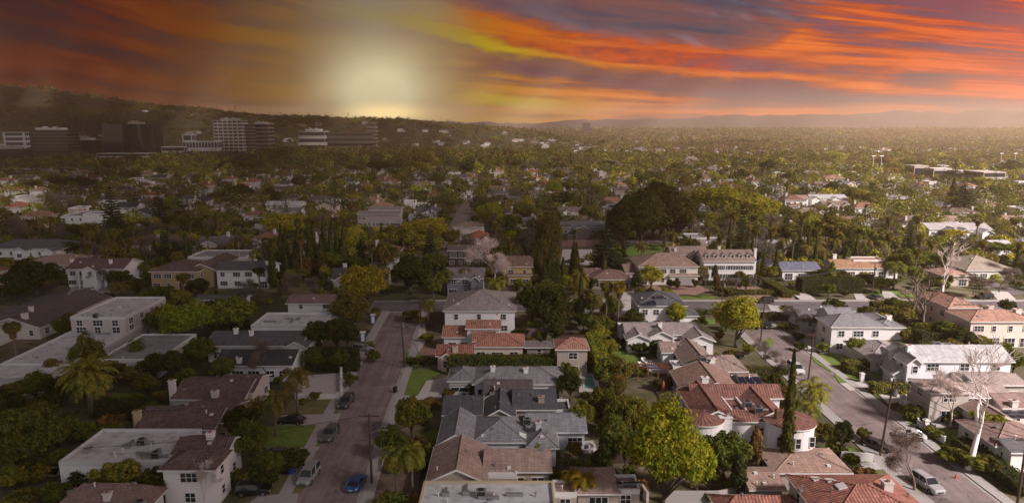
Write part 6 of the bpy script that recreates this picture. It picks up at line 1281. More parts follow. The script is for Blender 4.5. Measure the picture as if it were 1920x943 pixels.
office('black glass slab at the left of the tower pair', 195, 233, 233, 1010, 24, 12, (.03, .03, .03), style='all', pent=False)
office('tall dark glass tower', 232, 268, 233, 1030, 30, 12, (.04, .04, .042), style='all')
office('bronze glass block with pale roof', 266, 290, 235, 1045, 28, 12, (.07, .06, .055), style='all', pent=False)
office('wide brown brick office block', 48, 128, 244, 1000, 30, 9, (.09, .065, .06), style='bands')
office('blank white stair wing beside the brown office', 9, 50, 248, 990, 16, 6, (.55, .54, .56), style='none' if False else 'grid', nx=1, pent=False)
office('dark low office at the far left edge', -30, 40, 280, 880, 20, 5, (.05, .045, .045), style='bands')
office('low glass pavilion office', 132, 180, 263, 1040, 20, 4, (.10, .09, .085), style='all')
office('white arcaded low building', 344, 408, 265, 1060, 18, 2, (.62, .6, .6), style='grid', nx=11, pent=False)
office('white blank block above the arcade', 344, 362, 252, 1068, 16, 3, (.62, .6, .6), style='grid', nx=1)
office('white low extension left of the arcade', 303, 346, 275, 1050, 16, 2, (.6, .58, .57), style='bands', pent=False)
office('brown gridded tower behind the white tower', 456, 472, 233, 1112, 24, 10, (.2, .16, .12), style='grid', nx=3, pent=False)
office('tan office slab with dark bands', 470, 506, 233, 1150, 26, 8, (.22, .17, .14), style='bands')
office('white banded low office', 561, 611, 246, 1100, 24, 4, (.42, .38, .33), style='bands')
office('long hazy terraced office', 615, 700, 249, 1108, 26, 5, (.12, .09, .06), style='bands', pent=False)
office('slim hazy tower in the sun glare', 688, 706, 232, 1112, 20, 9, (.18, .13, .09), style='bands', pent=False)
office('pale garage with open decks', 180, 275, 288, 900, 24, 3, (.40, .36, .33), style='bands', pent=False)
office('low pale office at the left edge', -20, 45, 318, 700, 22, 2, (.45, .42, .40), style='bands', pent=False)
office('distant square tower on the plain', 1093, 1106, 231, 2600, 40, 9, (.12, .10, .09), style='bands', pent=False)
office('long pinkish roofed school hall', 1718, 1745, 311, 640, 16, 1, (.5, .42, .38), style='bands', pent=False)
office('white sheds near the playing field', 1755, 1790, 316, 620, 14, 1, (.6, .56, .52), style='bands', pent=False)
office('large grey gym beside the playing field', 1850, 1892, 323, 570, 26, 2, (.5, .43, .40), style='bands', pent=False)
office('white bungalow row of the school', 1795, 1820, 320, 610, 12, 1, (.6, .56, .52), style='bands', pent=False)

# ------------------------------------------------------------------ houses further off
def rect_free(x0, x1, y0, y1, m=1.5, rs=None):
    for (a, b_, c, d) in (rs or EMPTY_RECTS):
        if x0 < b_ + m and x1 > a - m and y0 < d + m and y1 > c - m: return False
    return True
HP = []
def proto_house(seed):
    rg = random.Random(seed); k = seed % 8; L = rg.uniform(14, 19); D = rg.uniform(9, 11)
    if k in (0, 4): w = [WX('h', 0, L, 0, D, 3.3, 2.2), WX('gy', L * .6, L * .95, -4, D * .6, 3.2, 1.7)]
    elif k in (1, 5): w = [WX('gx', 0, L, 0, D, 3.4, 2.3), WX('gy', 1, 6.5, -3, D * .6, 3.3, 1.8), WX('gy', L - 6, L - .5, -1.5, D * .6, 3.25, 1.5)]
    elif k == 2: w = [WX('gx', 0, L * .7, 0, D, 6.0, 2.2), WX('h', L * .6, L, -1, D - 1, 3.4, 1.6)]
    elif k == 3: w = [WX('h', 0, L * .75, 0, D, 6.1, 2.3), WX('h', 1, L * .7, -3, 2, 3.3, .9)]
    elif k == 6: w = [WX('f', 0, L, 0, D, 3.8, 0), WX('f', 2, L * .5, -3, D * .8, 5.6, 0)]
    else: w = [WX('h', 0, L, 0, D, 5.8, 2.3), WX('gy', L * .4, L * .62, -1.6, 4, 5.9, 1.5)]
    ox = sum((a['x0'] + a['x1']) / 2 for a in w) / len(w); oy = sum((a['y0'] + a['y1']) / 2 for a in w) / len(w)
    for a in w: a['x0'] -= ox; a['x1'] -= ox; a['y0'] -= oy; a['y1'] -= oy
    n0 = len(EMPTY_RECTS); rm = 'flat' if k == 6 else 'tile' if k in (3, 7) else 'shingle'
    r = house('proto', 'house', w, WH, R_GR, rm, at=(0, 0, 0), vents=1, winmax=8, side='l', rng=rg)
    del EMPTY_RECTS[n0:]
    ro = [c for c in KIDS[r.name] if c.name.startswith('roof')][0]; b = B(); z = w[0]['z'] + w[0]['r'] + .9
    cx = w[0]['x0'] + 2.5; cy = (w[0]['y0'] + w[0]['y1']) / 2 + 1; b.box(cx, cx + 1, cy, cy + .9, 0, z); b.box(cx - .1, cx + 1.1, cy - .1, cy + 1, z, z + .15); b.build('chimney', [M_WALL], ro, color=(.6, .55, .5), uv=False)
    HP.append((r, rm)); return r
for s in range(8): proto_house(s)
ROOFC = [(R_BR, 'brown'), (R_GR, 'grey'), (R_CH, 'charcoal'), (R_TAN, 'tan'), (R_LG, 'pale grey'), ((.17, .12, .11), 'dull brown'), ((.11, .10, .12), 'slate')]
TILEC = [((.36, .15, .09), 'red-tiled'), ((.38, .22, .15), 'salmon-tiled'), ((.24, .13, .09), 'brown-tiled')]
WALLC = [(WH, 'white'), (WH, 'white'), (OW, 'cream'), (BE, 'beige'), ((.66, .65, .66), 'pale'), (PI_, 'pinkish')]
hused = {}
def put_house(x, y, rg, z=0):
    i = rg.randrange(8); r0, rm = HP[i]
    if i not in hused: hused[i] = 1; r = r0
    else: r = copy_tree(r0)
    r.location = (x, y, z); r.rotation_euler = (0, 0, rg.choice((0, 0, 0, math.pi, math.pi / 2, -math.pi / 2)) + rg.uniform(-.05, .05)); s = rg.uniform(.9, 1.12); r.scale = (s, s, rg.uniform(.92, 1.1))
    wc, wn = rg.choice(WALLC); rc, rn = rg.choice(TILEC if rm == 'tile' else ROOFC if rm == 'shingle' else [(R_WHT, 'white flat'), (R_LG, 'grey flat')])
    v = rg.uniform(.85, 1.1)
    for c in KIDS[r.name]:
        if c.name.startswith('wall'): c.color = (wc[0] * v, wc[1] * v, wc[2] * v, 1)
        if c.name.startswith('roof'):
            c.color = (rc[0] * v, rc[1] * v, rc[2] * v, 1)
            for q in KIDS.get(c.name, []): q.color = (.6, .56, .52, 1)
    r['category'] = 'house'; r['group'] = 'houses spread through the neighbourhood'
    if 'label' in r: del r['label']
    tall = 'two-storey' if i in (2, 3, 7) else 'low'
    PENDING.append((r, 'house', (tall, wn, rn), x, y, z + 4, 16, 5)); return r
rg = random.Random(99); HOUSES2 = []; nh = 0
yy = 206.0
FARH = []
while yy < 1150:
    row = 33 + (yy - 200) * .012
    hw = .80 * yy; x = -hw + rg.uniform(0, 10)
    while x < hw:
        X, Y = x + rg.uniform(-3, 3), yy + rg.uniform(-4, 4)
        inroad = any(a - 6 < X < b_ + 6 and c - 7 < Y < d + 7 for (a, b_, c, d) in ROADR) or any(abs(Y - 3.5 - (ry - (X + 600) * 12 / 1220)) < 11 for ry in (300, 395, 500, 620, 760)) or 145 < X < 162 or -145 < X < -128
        if not inroad and rect_free(X - 9, X + 9, Y - 7, Y + 7, .5) and not any(abs(tx - X) < tr + 5 and abs(ty - Y) < tr + 5 for tx, ty, tr in HANDTREES if tr > 7):
            px = proj(X, Y, 3)[0]
            if -120 < px < 2040:
                if nh < 225: put_house(X, Y, rg); nh += 1; HOUSES2.append((X - 9, X + 9, Y - 7, Y + 7))
                else: FARH.append((X, Y))
        x += rg.uniform(23, 33) * (1 if yy < 600 else 1.25)
    yy += row
# distant houses as one mass: each a small body with a pitched roof
rg2 = random.Random(5)
for _ in range(1500):
    Y = 900 * (3.0 ** rg2.random()); X = rg2.uniform(-.8, .8) * Y
    FARH.append((X, Y))
Vs, Qs, Cs = [], [], []
bld = B(); colv = []
for (X, Y) in FARH:
    z = float(TH(X, Y))
    if (z > 22 and rg2.random() < .85) or z > 90: continue
    L, D, h = rg2.uniform(5, 10), rg2.uniform(4, 6), rg2.uniform(2.8, 4.6)
    if Y > 2000: L *= 1.5; h *= 1.2
    wc = rg2.choice(WALLC)[0]; rc = rg2.choice([R_BR, R_GR, R_TAN, R_LG, R_WHT, (.36, .2, .14)]); n0 = len(bld.v)
    bld.box(X - L, X + L, Y - D, Y + D, z - 3, z + h, top=False, bottom=False); colv += [wc] * (len(bld.v) - n0); n0 = len(bld.v)
    A = [(X - L - .4, Y - D - .4, z + h), (X + L + .4, Y - D - .4, z + h), (X + L + .4, Y + D + .4, z + h), (X - L - .4, Y + D + .4, z + h)]; p, q = (X - L + D * .6, Y, z + h + 2), (X + L - D * .6, Y, z + h + 2)
    bld.face([A[0], A[1], q, p]); bld.face([A[1], A[2], q]); bld.face([A[2], A[3], p, q]); bld.face([A[3], A[0], p])
    colv += [rc] * (len(bld.v) - n0); n0 = len(bld.v)
    if Y < 1500:
        for k in (-.5, .1, .6): bld.box(X + L * k - .7, X + L * k + .7, Y - D - .05, Y - D - .01, z + 1, z + 2.2)
        colv += [(.02, .02, .02)] * (len(bld.v) - n0)
fh = bld.build('distant_houses', [plain('x', (.5, .5, .5))], None, uv=False); m, t = newmat('painted_houses'); finish(t, t.node('ShaderNodeVertexColor', layer_name='Col').outputs[0], .8); fh.data.materials[0] = m
ca = fh.data.color_attributes.new(name='Col', type='FLOAT_COLOR', domain='POINT'); ca.data.foreach_set('color', np.array([(*c, 1) for c in colv], np.float32).ravel())
tag(fh, 'mass of tiny pale houses scattered through the distant valley woods', 'houses', kind='stuff')

# ------------------------------------------------------------------ trees further off
SIGHT = [(500, 650, 420, 540), (1052, 1145, 405, 462), (1180, 1320, 466, 540), (1318, 1430, 462, 530), (945, 1000, 478, 545), (835, 910, 498, 545), (118, 260, 480, 548), (275, 405, 478, 535), (400, 508, 490, 545), (1465, 1545, 488, 522), (1565, 1690, 472, 508), (1812, 1910, 472, 515),
         (1742, 1866, 405, 440), (-10, 125, 438, 480), (30, 155, 468, 505), (350, 462, 464, 490), (110, 192, 386, 415), (668, 755, 378, 420), (1170, 1240, 455, 492), (836, 906, 452, 492), (848, 908, 405, 440), (862, 900, 345, 405), (1050, 1110, 465, 500), (1290, 1920, 562, 585), (1860, 1905, 448, 472), (1475, 1592, 355, 384)]
def blocks_view(x, y, w, h):
    c = proj(x, y, h); b_ = proj(x, y, 0); r = w / 2 * F / c[2]
    for (a, b2, c2, d2) in SIGHT:
        yref = P((a + b2) / 2, d2, 0).y
        if y < yref and c[0] - r < b2 - 2 and c[0] + r > a + 2 and c[1] < d2 - 3 and b_[1] > c2: return True
    return False
RECTS_ALL = EMPTY_RECTS + HOUSES2
def free_tree(x, y, w):
    for (a, b_, c, d) in RECTS_ALL:
        if a - w * .16 < x < b_ + w * .16 and c - w * .2 < y < d + w * .16: return False
    for (a, b_, c, d) in ROADR:
        if a - 1 < x < b_ + 1 and c - 1 < y < d + 1: return False
    for tx, ty, tr in HANDTREES:
        if abs(tx - x) < (tr + w / 2) * .7 and abs(ty - y) < (tr + w / 2) * .7: return False
    return True
cnt = {'tree': 0, 'bare': 0, 'cyp': 0, 'palm': 0, 'con': 0, 'shrub': 0}
for r_, kd, *_ in PENDING:
    if kd in ('broad', 'mid'): cnt['tree'] += 1
FART = []
rg = random.Random(4242); near = []
for _ in range(60000):
    Y = 192 * (5.6 ** (rg.random() ** 1.25)); X = rg.uniform(-.79, .79) * Y
    near.append((Y, X))
near.sort(); grid = {}
for Y, X in near:
    t = rg.random()
    kind = 'mid' if t < .62 else 'bare' if t < .755 else 'queen' if t < .80 else 'fanpalm' if t < .825 else 'cypress' if t < .86 else 'cone' if t < .885 else 'pine' if t < .90 else 'shrub'
    if kind == 'mid': h = rg.choice((5, 6.5, 8, 9, 11, 13, 16)) * rg.uniform(.85, 1.15); w = h * rg.uniform(.85, 1.2)
    elif kind == 'bare': h = rg.uniform(6, 12); w = h * .85
    elif kind == 'queen': h = rg.uniform(6, 9); w = 6
    elif kind == 'fanpalm': h = rg.uniform(10, 17); w = 3.6
    elif kind == 'cypress': h = rg.uniform(7, 13); w = 2
    elif kind == 'cone': h = rg.uniform(5, 8); w = h * .55
    elif kind == 'pine': h = rg.uniform(14, 22); w = 6.5
    else: h = rg.uniform(2, 3.4); w = h * 1.3
    sep = max(w * .36, 1.8) * (1 if Y < 500 else 1.12)
    key = (int(X // 8), int(Y // 8)); bad = False
    for i in (-1, 0, 1):
        for j in (-1, 0, 1):
            for (a, b_, s2) in grid.get((key[0] + i, key[1] + j), ()):
                if (a - X) ** 2 + (b_ - Y) ** 2 < (sep + s2) ** 2 * .8: bad = True; break
    if bad or not free_tree(X, Y, w): continue
    if blocks_view(X, Y, w, h) or (Y < 215 and h > 5): continue
    if 1850 < proj(X, Y, 0)[0] and 305 < proj(X, Y, 0)[1] < 324: continue
    grid.setdefault(key, []).append((X, Y, sep))
    ck = {'mid': 'tree', 'bare': 'bare', 'queen': 'palm', 'fanpalm': 'palm', 'cypress': 'cyp', 'cone': 'con', 'pine': 'con', 'shrub': 'shrub'}[kind]
    lim = {'tree': 275, 'bare': 130, 'palm': 90, 'cyp': 60, 'con': 50, 'shrub': 60}[ck]
    ct = rg.random()
    col = ('dark' if ct < .30 else 'mid' if ct < .50 else 'olive' if ct < .70 else 'light' if ct < .86 else 'yellow' if ct < .94 else 'brown' if ct < .97 else 'lime') if kind in ('mid', 'shrub') else {'bare': 'bark', 'queen': 'olive', 'fanpalm': 'olive', 'cypress': 'dark', 'cone': 'pine', 'pine': 'pine'}[kind]
    if cnt[ck] < lim: cnt[ck] += 1; place(kind, X, Y, w, h, col, z0=float(TH(X, Y)), rg=rg)
    else: FART.append((X, Y, w, h, kind, col))
print('cnt', cnt, 'far', len(FART), 'houses', nh, len(FARH))
# one mass: crowns of leaf clusters in the middle distance, coarser beyond
def woodland():
    rng = np.random.default_rng(77); Vs, Qs, Cs = [], [], []; off = 0
    ext = []
    for (n, a, b_, s) in ((9000, 850, 1700, 1.15), (10000, 1500, 2700, 1.6), (7000, 2500, 3700, 2.2)):
        Y = a * (b_ / a) ** rng.random(n); X = rng.uniform(-.8, .8, n) * Y; ext.append((X, Y, np.full(n, s)))
    Xa = np.concatenate([e[0] for e in ext]); Ya = np.concatenate([e[1] for e in ext]); Sa = np.concatenate([e[2] for e in ext]); Za = TH(Xa, Ya)
    kinds = ['mid', 'mid', 'mid', 'mid', 'bare', 'cypress', 'pine', 'mid']; cols = ['dark', 'mid', 'olive', 'brown', 'light', 'dark', 'brown', 'bark', 'bark', 'olive']
    lst = [(x, y, float(TH(x, y)), w, h, k, c) for (x, y, w, h, k, c) in FART]
    kk = rng.integers(0, len(kinds), len(Xa)); cc = rng.integers(0, len(cols), len(Xa)); hh = rng.uniform(5, 13, len(Xa)); ww = rng.uniform(.8, 1.25, len(Xa))
    rects = np.array(RECTS_ALL)
    rects = rects[rects[:, 2] > 550]
    for i in range(len(Xa)):
        if len(rects) and np.any((rects[:, 0] - 8 < Xa[i]) & (Xa[i] < rects[:, 1] + 8) & (rects[:, 2] - 35 < Ya[i]) & (Ya[i] < rects[:, 3] + 3)): continue
        if Za[i] > 70 and rng.random() < .45: continue
        k = kinds[kk[i]]; h = hh[i] * (1 + .35 * (Sa[i] - 1)); w = h * ww[i] * Sa[i] ** .7 if k != 'cypress' else 2.4 * Sa[i]
        if k == 'pine': h *= 1.5; w *= .5
        lst.append((Xa[i], Ya[i], Za[i], w, h, k, cols[cc[i]]))
    for i in range(2400):
        y = rng.uniform(760, 1090); px = rng.uniform(-40, 1050); x = (px - CX) / F * y; h = rng.uniform(13, 24) if px > 500 else rng.uniform(8, 14)
        lst.append((x, y, float(TH(x, y)), h * rng.uniform(.6, 1.0), h, 'mid' if rng.random() < .85 else 'pine', cols[rng.integers(0, 6)]))
    for (x, y, z, w, h, k, c) in lst:
        if k == 'shrub' and y > 700: continue
        n = 210 if y < 450 else 120 if y < 650 else 70 if y < 1000 else 40 if y < 1700 else 22 if y < 3000 else 12
        leaf = {210: .5, 120: .62, 70: .85, 40: 1.15, 22: 2.0, 12: 3.6}[n] * (w / 8) ** .5
        d = unit(n, rng); d[:, 2] = np.abs(d[:, 2]) * 1.2 - .35
        if k in ('mid', 'shrub', 'bare'):
            lump = 1 + .25 * np.sin(3 * np.arctan2(d[:, 1], d[:, 0]) + x) * np.cos(2.3 * d[:, 2] + y)
            p = d * (rng.uniform(.6, 1.0, n) * lump)[:, None] * np.array([w / 2, w / 2, h * .42]) + np.array([0, 0, h * .56])
            if k == 'bare': leaf *= .45; p *= np.array([1, 1, 1.05])
        elif k in ('cypress', 'cone', 'pine'):
            t = rng.random(n) ** 1.1; th = rng.random(n) * 6.283; rr = w / 2 * (1 - t) ** (.5 if k == 'cypress' else .9) * rng.uniform(.6, 1.1, n) * (1 if k != 'pine' else (.6 + .6 * (np.sin(t * 40) > 0)))
            p = np.stack([np.cos(th) * rr, np.sin(th) * rr, t * h], 1); leaf *= .75
        else:
            th = rng.random(n) * 6.283; rr = w / 2 * rng.random(n); p = np.stack([np.cos(th) * rr, np.sin(th) * rr, h - .6 * rr ** 2 / w * 2], 1); m_ = n // 4; p[:m_] = np.array([0, 0, 1]) * (rng.random(m_)[:, None] * h); leaf *= .55
        p = p + np.array([x, y, z]); nn = d + .7 * unit(n, rng); nn /= np.linalg.norm(nn, axis=1)[:, None] + 1e-9
        V, Q = quads(p, nn, leaf * rng.uniform(.6, 1.3, n), rng)
        Vs.append(V); Qs.append(Q + off); off += len(V); g = np.array(GREENS[c]) * rng.uniform(.8, 1.2)
        Cs.append(np.tile(g, (len(V), 1)))
    me = mesh_np('distant_woodland', np.vstack(Vs), np.vstack(Qs), M_LEAFA, np.vstack(Cs)); o = bpy.data.objects.new('distant_woodland', me); COL.objects.link(o)
    tag(o, 'far-off mass of treetops filling the valley and the foothills', 'woodland', kind='stuff'); print('woodland faces', len(me.polygons))
woodland()

# ------------------------------------------------------------------ remove prototypes that were never placed
def drop(root):
    for ch in list(KIDS.get(root.name, [])): drop(ch)
    bpy.data.objects.remove(root)
for k, lst in PARK.items():
    for i, (root, _, _) in enumerate(lst):
        if not USED.get((k, i)): drop(root)
for i, (r, rm) in enumerate(HP):
    if i not in hused: drop(r)

# ------------------------------------------------------------------ labels for the many: look, kind and the named neighbour
NUM = ['first', 'second', 'third', 'fourth', 'fifth', 'sixth', 'seventh', 'eighth', 'ninth', 'tenth', 'eleventh', 'twelfth']
COLW = {'dark': 'dark green', 'mid': 'green', 'olive': 'olive green', 'yellow': 'yellow-green', 'lime': 'bright green', 'light': 'light green', 'brown': 'rusty brown', 'pine': 'blackish green', 'bark': 'brown', 'white': 'pale', 'gold': 'golden green', 'grey': 'grey-green'}
NOUN = {'broad': 'leafy tree', 'mid': 'leafy tree', 'spring': 'spring tree', 'spring2': 'feathery tree', 'ficus': 'ficus', 'cone': 'conical juniper', 'bare': 'bare twiggy tree', 'white': 'bare sycamore', 'stub': 'pollarded tree', 'cypress': 'slender cypress', 'pine': 'tiered pine',
        'cedar': 'cedar', 'date': 'date palm', 'queen': 'feather palm', 'fanpalm': 'tall fan palm', 'shrub': 'shrub', 'hedge': 'hedge'}
GRP = {'mid': 'trees across the neighbourhood', 'broad': 'trees across the neighbourhood', 'cypress': 'cypresses among the gardens', 'queen': 'palms among the gardens', 'fanpalm': 'palms among the gardens', 'bare': 'bare trees across the neighbourhood', 'shrub': 'garden shrubs', 'hedge': 'garden hedges', 'cone': 'junipers in the gardens', 'pine': 'pines across the neighbourhood'}
lab = {}
for (r, kind, look, x, y, z, w, h) in PENDING:
    px, py, d = proj(x, y, z)
    lm = min(LANDMARKS, key=lambda L: ((L[1] - px) ** 2 + ((L[2] - py) * 1.6) ** 2))
    dx, dy = px - lm[1], py - lm[2]; dist = math.hypot(dx, dy * 1.6)
    if abs(dx) > abs(dy) * 1.6: rel = 'right of' if dx > 0 else 'left of'
    else: rel = 'beyond' if dy < 0 else 'in front of'
    far = '' if dist > 45 else 'just ' 
    if kind == 'house': desc = '%s %s house with %s roof' % (look[0], look[1], look[2]) if 'tiled' not in look[2] else '%s %s %s house' % (look[0], look[1], look[2])
    else:
        size = {'shrub': ('low', 'tall')[h > 2.4]}.get(kind, 'small' if h < 6 else 'large' if h > 10 else 'middling')
        desc = '%s %s %s' % (size, COLW.get(look, 'green'), NOUN[kind])
    s = '%s %s%s %s' % (desc, far, rel, lm[0]); lab.setdefault(s, []).append((px, py, r))
    if kind in GRP: r['group'] = GRP[kind]
for s, L in lab.items():
    if len(L) == 1: L[0][2]['label'] = ' '.join(s.split() if len(s.split()) <= 16 else [w for w in s.split() if w not in ('just', 'the')][:16]); continue
    L.sort(key=lambda q: q[0]); n = len(L)
    for i, (px, py, r) in enumerate(L):
        if i == 0: o = 'leftmost'
        elif i == n - 1: o = 'rightmost'
        elif i < 12: o = NUM[i] + ' from left'
        else: o = NUM[min(n - 1 - i, 11)] + ' from right'
        full = (o + ' ' + s).split()
        if len(full) > 16: full = [w for w in full if w not in ('just', 'middling', 'the')][:16]
        r['label'] = ' '.join(full)

# ------------------------------------------------------------------ sky, sun, added shade blockers, air
SUN_AZ, SUN_EL = math.radians(128), math.radians(38)      # azimuth clockwise from +Y
sd = Vector((math.sin(SUN_AZ) * math.cos(SUN_EL), math.cos(SUN_AZ) * math.cos(SUN_EL), math.sin(SUN_EL)))
L = bpy.data.lights.new('sun', 'SUN'); L.energy = SUN_E; L.angle = math.radians(9); L.color = (1.0, .88, .84)
so = bpy.data.objects.new('sun', L); COL.objects.link(so); so.rotation_euler = (-sd).to_track_quat('-Z', 'Y').to_euler()
world = bpy.data.worlds.new('World'); scene.world = world; world.use_nodes = True; t = NT(world.node_tree); t.n.clear()
tc = t.node('ShaderNodeTexCoord').outputs['Generated']; sx = t.node('ShaderNodeSeparateXYZ'); t.l.new(tc, sx.inputs[0])
gx, gy, gz = sx.outputs
yc = t.math('MAXIMUM', gy, .2); p = t.math('DIVIDE', gx, yc); q = t.math('DIVIDE', gz, yc)
def px_(x): return (x - 960) / F / 1.0168 * 1.0
def qy(y): v = (CY - y) / F; return (v * CP - SP) / (CP + v * SP)
PM = lambda x: (px_(x) + .8) / 1.6
pn = t.maprange(p, -.8, .8)
def st(l): return [(PM(x), srgb(*c)) for x, c in l]
bright = t.ramp(pn, st([(0, (92, 38, 20)), (200, (102, 46, 24)), (400, (108, 60, 36)), (550, (118, 90, 58)), (700, (128, 126, 118)), (850, (146, 124, 92)), (960, (196, 128, 60)), (1100, (226, 128, 44)), (1300, (240, 118, 44)), (1500, (246, 122, 50)), (1700, (244, 112, 52)), (1920, (244, 98, 58))]))
dark = t.ramp(pn, st([(0, (54, 24, 28)), (200, (60, 28, 33)), (400, (68, 40, 44)), (550, (88, 68, 60)), (700, (122, 120, 116)), (850, (120, 98, 90)), (960, (112, 68, 74)), (1100, (108, 66, 78)), (1300, (116, 76, 88)), (1500, (130, 82, 92)), (1700, (140, 84, 94)), (1920, (158, 84, 92))]))
# streak coordinates: bands fall gently to the right, flatter near the horizon
tilt = t.math('MULTIPLY_ADD', t.math('MULTIPLY', p, q), .9, q)
def cv(a, b_, c=0.0):
    n = t.node('ShaderNodeCombineXYZ'); t.set(n.inputs[0], a); t.set(n.inputs[1], b_); n.inputs[2].default_value = c; return n.outputs[0]
wob = t.noise(cv(t.math('MULTIPLY', p, 2.2), t.math('MULTIPLY', tilt, 9)), 1.0, 4, .55)
qq = t.math('ADD', tilt, t.math('MULTIPLY', t.math('SUBTRACT', wob, .5), .03))
s1 = t.noise(cv(t.math('MULTIPLY', p, 1.7), t.math('MULTIPLY', qq, 34), 3.3), 1.0, 5, .6)
s2 = t.noise(cv(t.math('MULTIPLY', p, 5.5), t.math('MULTIPLY', qq, 110), 9.1), 1.0, 5, .6)
s3 = t.noise(cv(t.math('MULTIPLY', p, 2.6), t.math('MULTIPLY', qq, 14), 5.7), 1.0, 6, .62)
st_ = t.math('ADD', t.math('MULTIPLY', s1, .42), t.math('ADD', t.math('MULTIPLY', s2, .30), t.math('MULTIPLY', s3, .28)))
f = t.maprange(st_, .43, .57, 0, 1, True)
c = t.mix(f, dark, bright)
# big features: the slate cloud above the centre, the golden band sweeping down to the right, the purple bars below it
def curve(xs):
    n = t.node('ShaderNodeFloatCurve'); cu = n.mapping.curves[0]
    pts = [(PM(x), (qy(y)) / .2) for x, y in xs]
    cu.points[0].location = pts[0]; cu.points[1].location = pts[-1]
    for a in pts[1:-1]: cu.points.new(*a)
    n.mapping.update(); t.l.new(pn, n.inputs['Value']); return t.math('MULTIPLY', n.outputs[0], .2)
def band(cur, half, soft, pa=None):
    d = t.math('ABSOLUTE', t.math('SUBTRACT', q2, cur)); return t.maprange(d, half, half + soft, 1, 0, True)
q2 = t.math('ADD', q, t.math('MULTIPLY', t.math('SUBTRACT', t.noise(cv(t.math('MULTIPLY', p, 11), t.math('MULTIPLY', q, 42)), 1, 7, .68), .5), .034))
def wpx(*pr):   # window over p as ramp
    return t.ramp(pn, [(PM(x), (v, v, v, 1)) for x, v in pr])
b1 = band(curve([(300, 0), (640, 18), (850, 62), (960, 98), (1100, 126), (1240, 146), (1500, 152), (1700, 160), (1920, 175)]), .004, .012)
b1 = t.math('MULTIPLY', b1, wpx((560, 0), (760, .55), (900, .95), (1300, .9), (1560, .5), (1700, 0)))
c = t.mix(b1, c, t.ramp(pn, st([(700, (140, 132, 90)), (860, (160, 144, 72)), (950, (190, 160, 50)), (1060, (228, 148, 40)), (1250, (236, 126, 42)), (1500, (244, 124, 48))])))
b0 = band(curve([(600, 8), (860, 30), (960, 58), (1100, 88), (1300, 110), (1450, 116), (1600, 120), (1920, 120)]), .010, .02); mott = t.maprange(t.noise(cv(t.math('MULTIPLY', p, 26), t.math('MULTIPLY', q, 80)), 1, 4, .6), .38, .62)
b0 = t.math('MULTIPLY', t.math('MULTIPLY', b0, wpx((820, 0), (940, .9), (1250, .9), (1450, .2), (1550, 0))), t.math('MULTIPLY_ADD', mott, .6, .4))
slate_m = t.maprange(t.math('SUBTRACT', q2, curve([(500, -60), (800, 0), (900, 22), (1000, 62), (1100, 84), (1300, 92), (1400, 100), (1480, 60), (1560, 0), (1920, -60)])), -.004, .012, 0, 1, True)
wis = t.maprange(t.noise(cv(t.math('MULTIPLY', p, 7), t.math('MULTIPLY', t.math('ADD', q, t.math('MULTIPLY', p, .35)), 26), 2), 1, 5, .6), .5, .7, 0, 1, True)
slate = t.mix(t.math('MULTIPLY', wis, wpx((900, .15), (1200, .5), (1350, .9), (1500, .9))), t.mix(t.noise(cv(t.math('MULTIPLY', p, 8), t.math('MULTIPLY', q, 30)), 1, 4), srgb(90, 70, 86), srgb(110, 82, 88)), srgb(128, 122, 138))
c = t.mix(t.math('MULTIPLY', slate_m, wpx((780, 0), (900, .8), (1350, .85), (1450, .55), (1540, .15), (1600, 0))), c, slate)
c = t.mix(b0, c, t.ramp(pn, st([(900, (190, 100, 60)), (1100, (216, 102, 48)), (1400, (214, 92, 62))])))
b2 = band(curve([(800, 118), (960, 122), (1100, 138), (1250, 158), (1400, 166), (1560, 170), (1920, 180)]), .008, .012)
c = t.mix(t.math('MULTIPLY', b2, wpx((860, 0), (960, .85), (1300, .85), (1500, .85), (1590, 0))), c, t.ramp(pn, st([(960, (112, 66, 76)), (1250, (118, 72, 80)), (1500, (132, 82, 88))])))
b3 = band(curve([(0, 190), (800, 190), (900, 186), (1000, 196), (1120, 203), (1240, 206), (1920, 206)]), .0035, .010)
c = t.mix(t.math('MULTIPLY', b3, wpx((820, 0), (930, .95), (1100, .8), (1220, .3), (1300, 0))), c, t.ramp(pn, st([(900, (182, 160, 60)), (1000, (200, 160, 52)), (1100, (214, 138, 52)), (1200, (226, 124, 52))])))
b4 = band(curve([(0, 150), (1500, 150), (1660, 150), (1760, 152), (1920, 150)]), .006, .010)
c = t.mix(t.math('MULTIPLY', b4, wpx((1640, 0), (1690, .8), (1760, .7), (1800, 0))), c, srgb(120, 74, 84))
b5 = band(curve([(0, 185), (1100, 190), (1500, 185), (1560, 188), (1700, 205), (1920, 225)]), .006, .014)
c = t.mix(t.math('MULTIPLY', b5, wpx((1250, 0), (1350, .75), (1560, .75), (1650, .3), (1720, 0))), c, srgb(150, 98, 96))
# haze of colour on the horizon left and centre
lowg = t.maprange(q, .0, .03, 1, 0, True)
c = t.mix(t.math('MULTIPLY', lowg, wpx((0, .2), (300, .5), (600, .7), (960, .4), (1300, .3), (1920, .35))), c, t.ramp(pn, st([(0, (96, 52, 28)), (300, (106, 66, 32)), (560, (112, 92, 48)), (700, (134, 130, 100)), (860, (170, 150, 70)), (1000, (190, 150, 60)), (1200, (206, 118, 74)), (1920, (190, 108, 90))])))
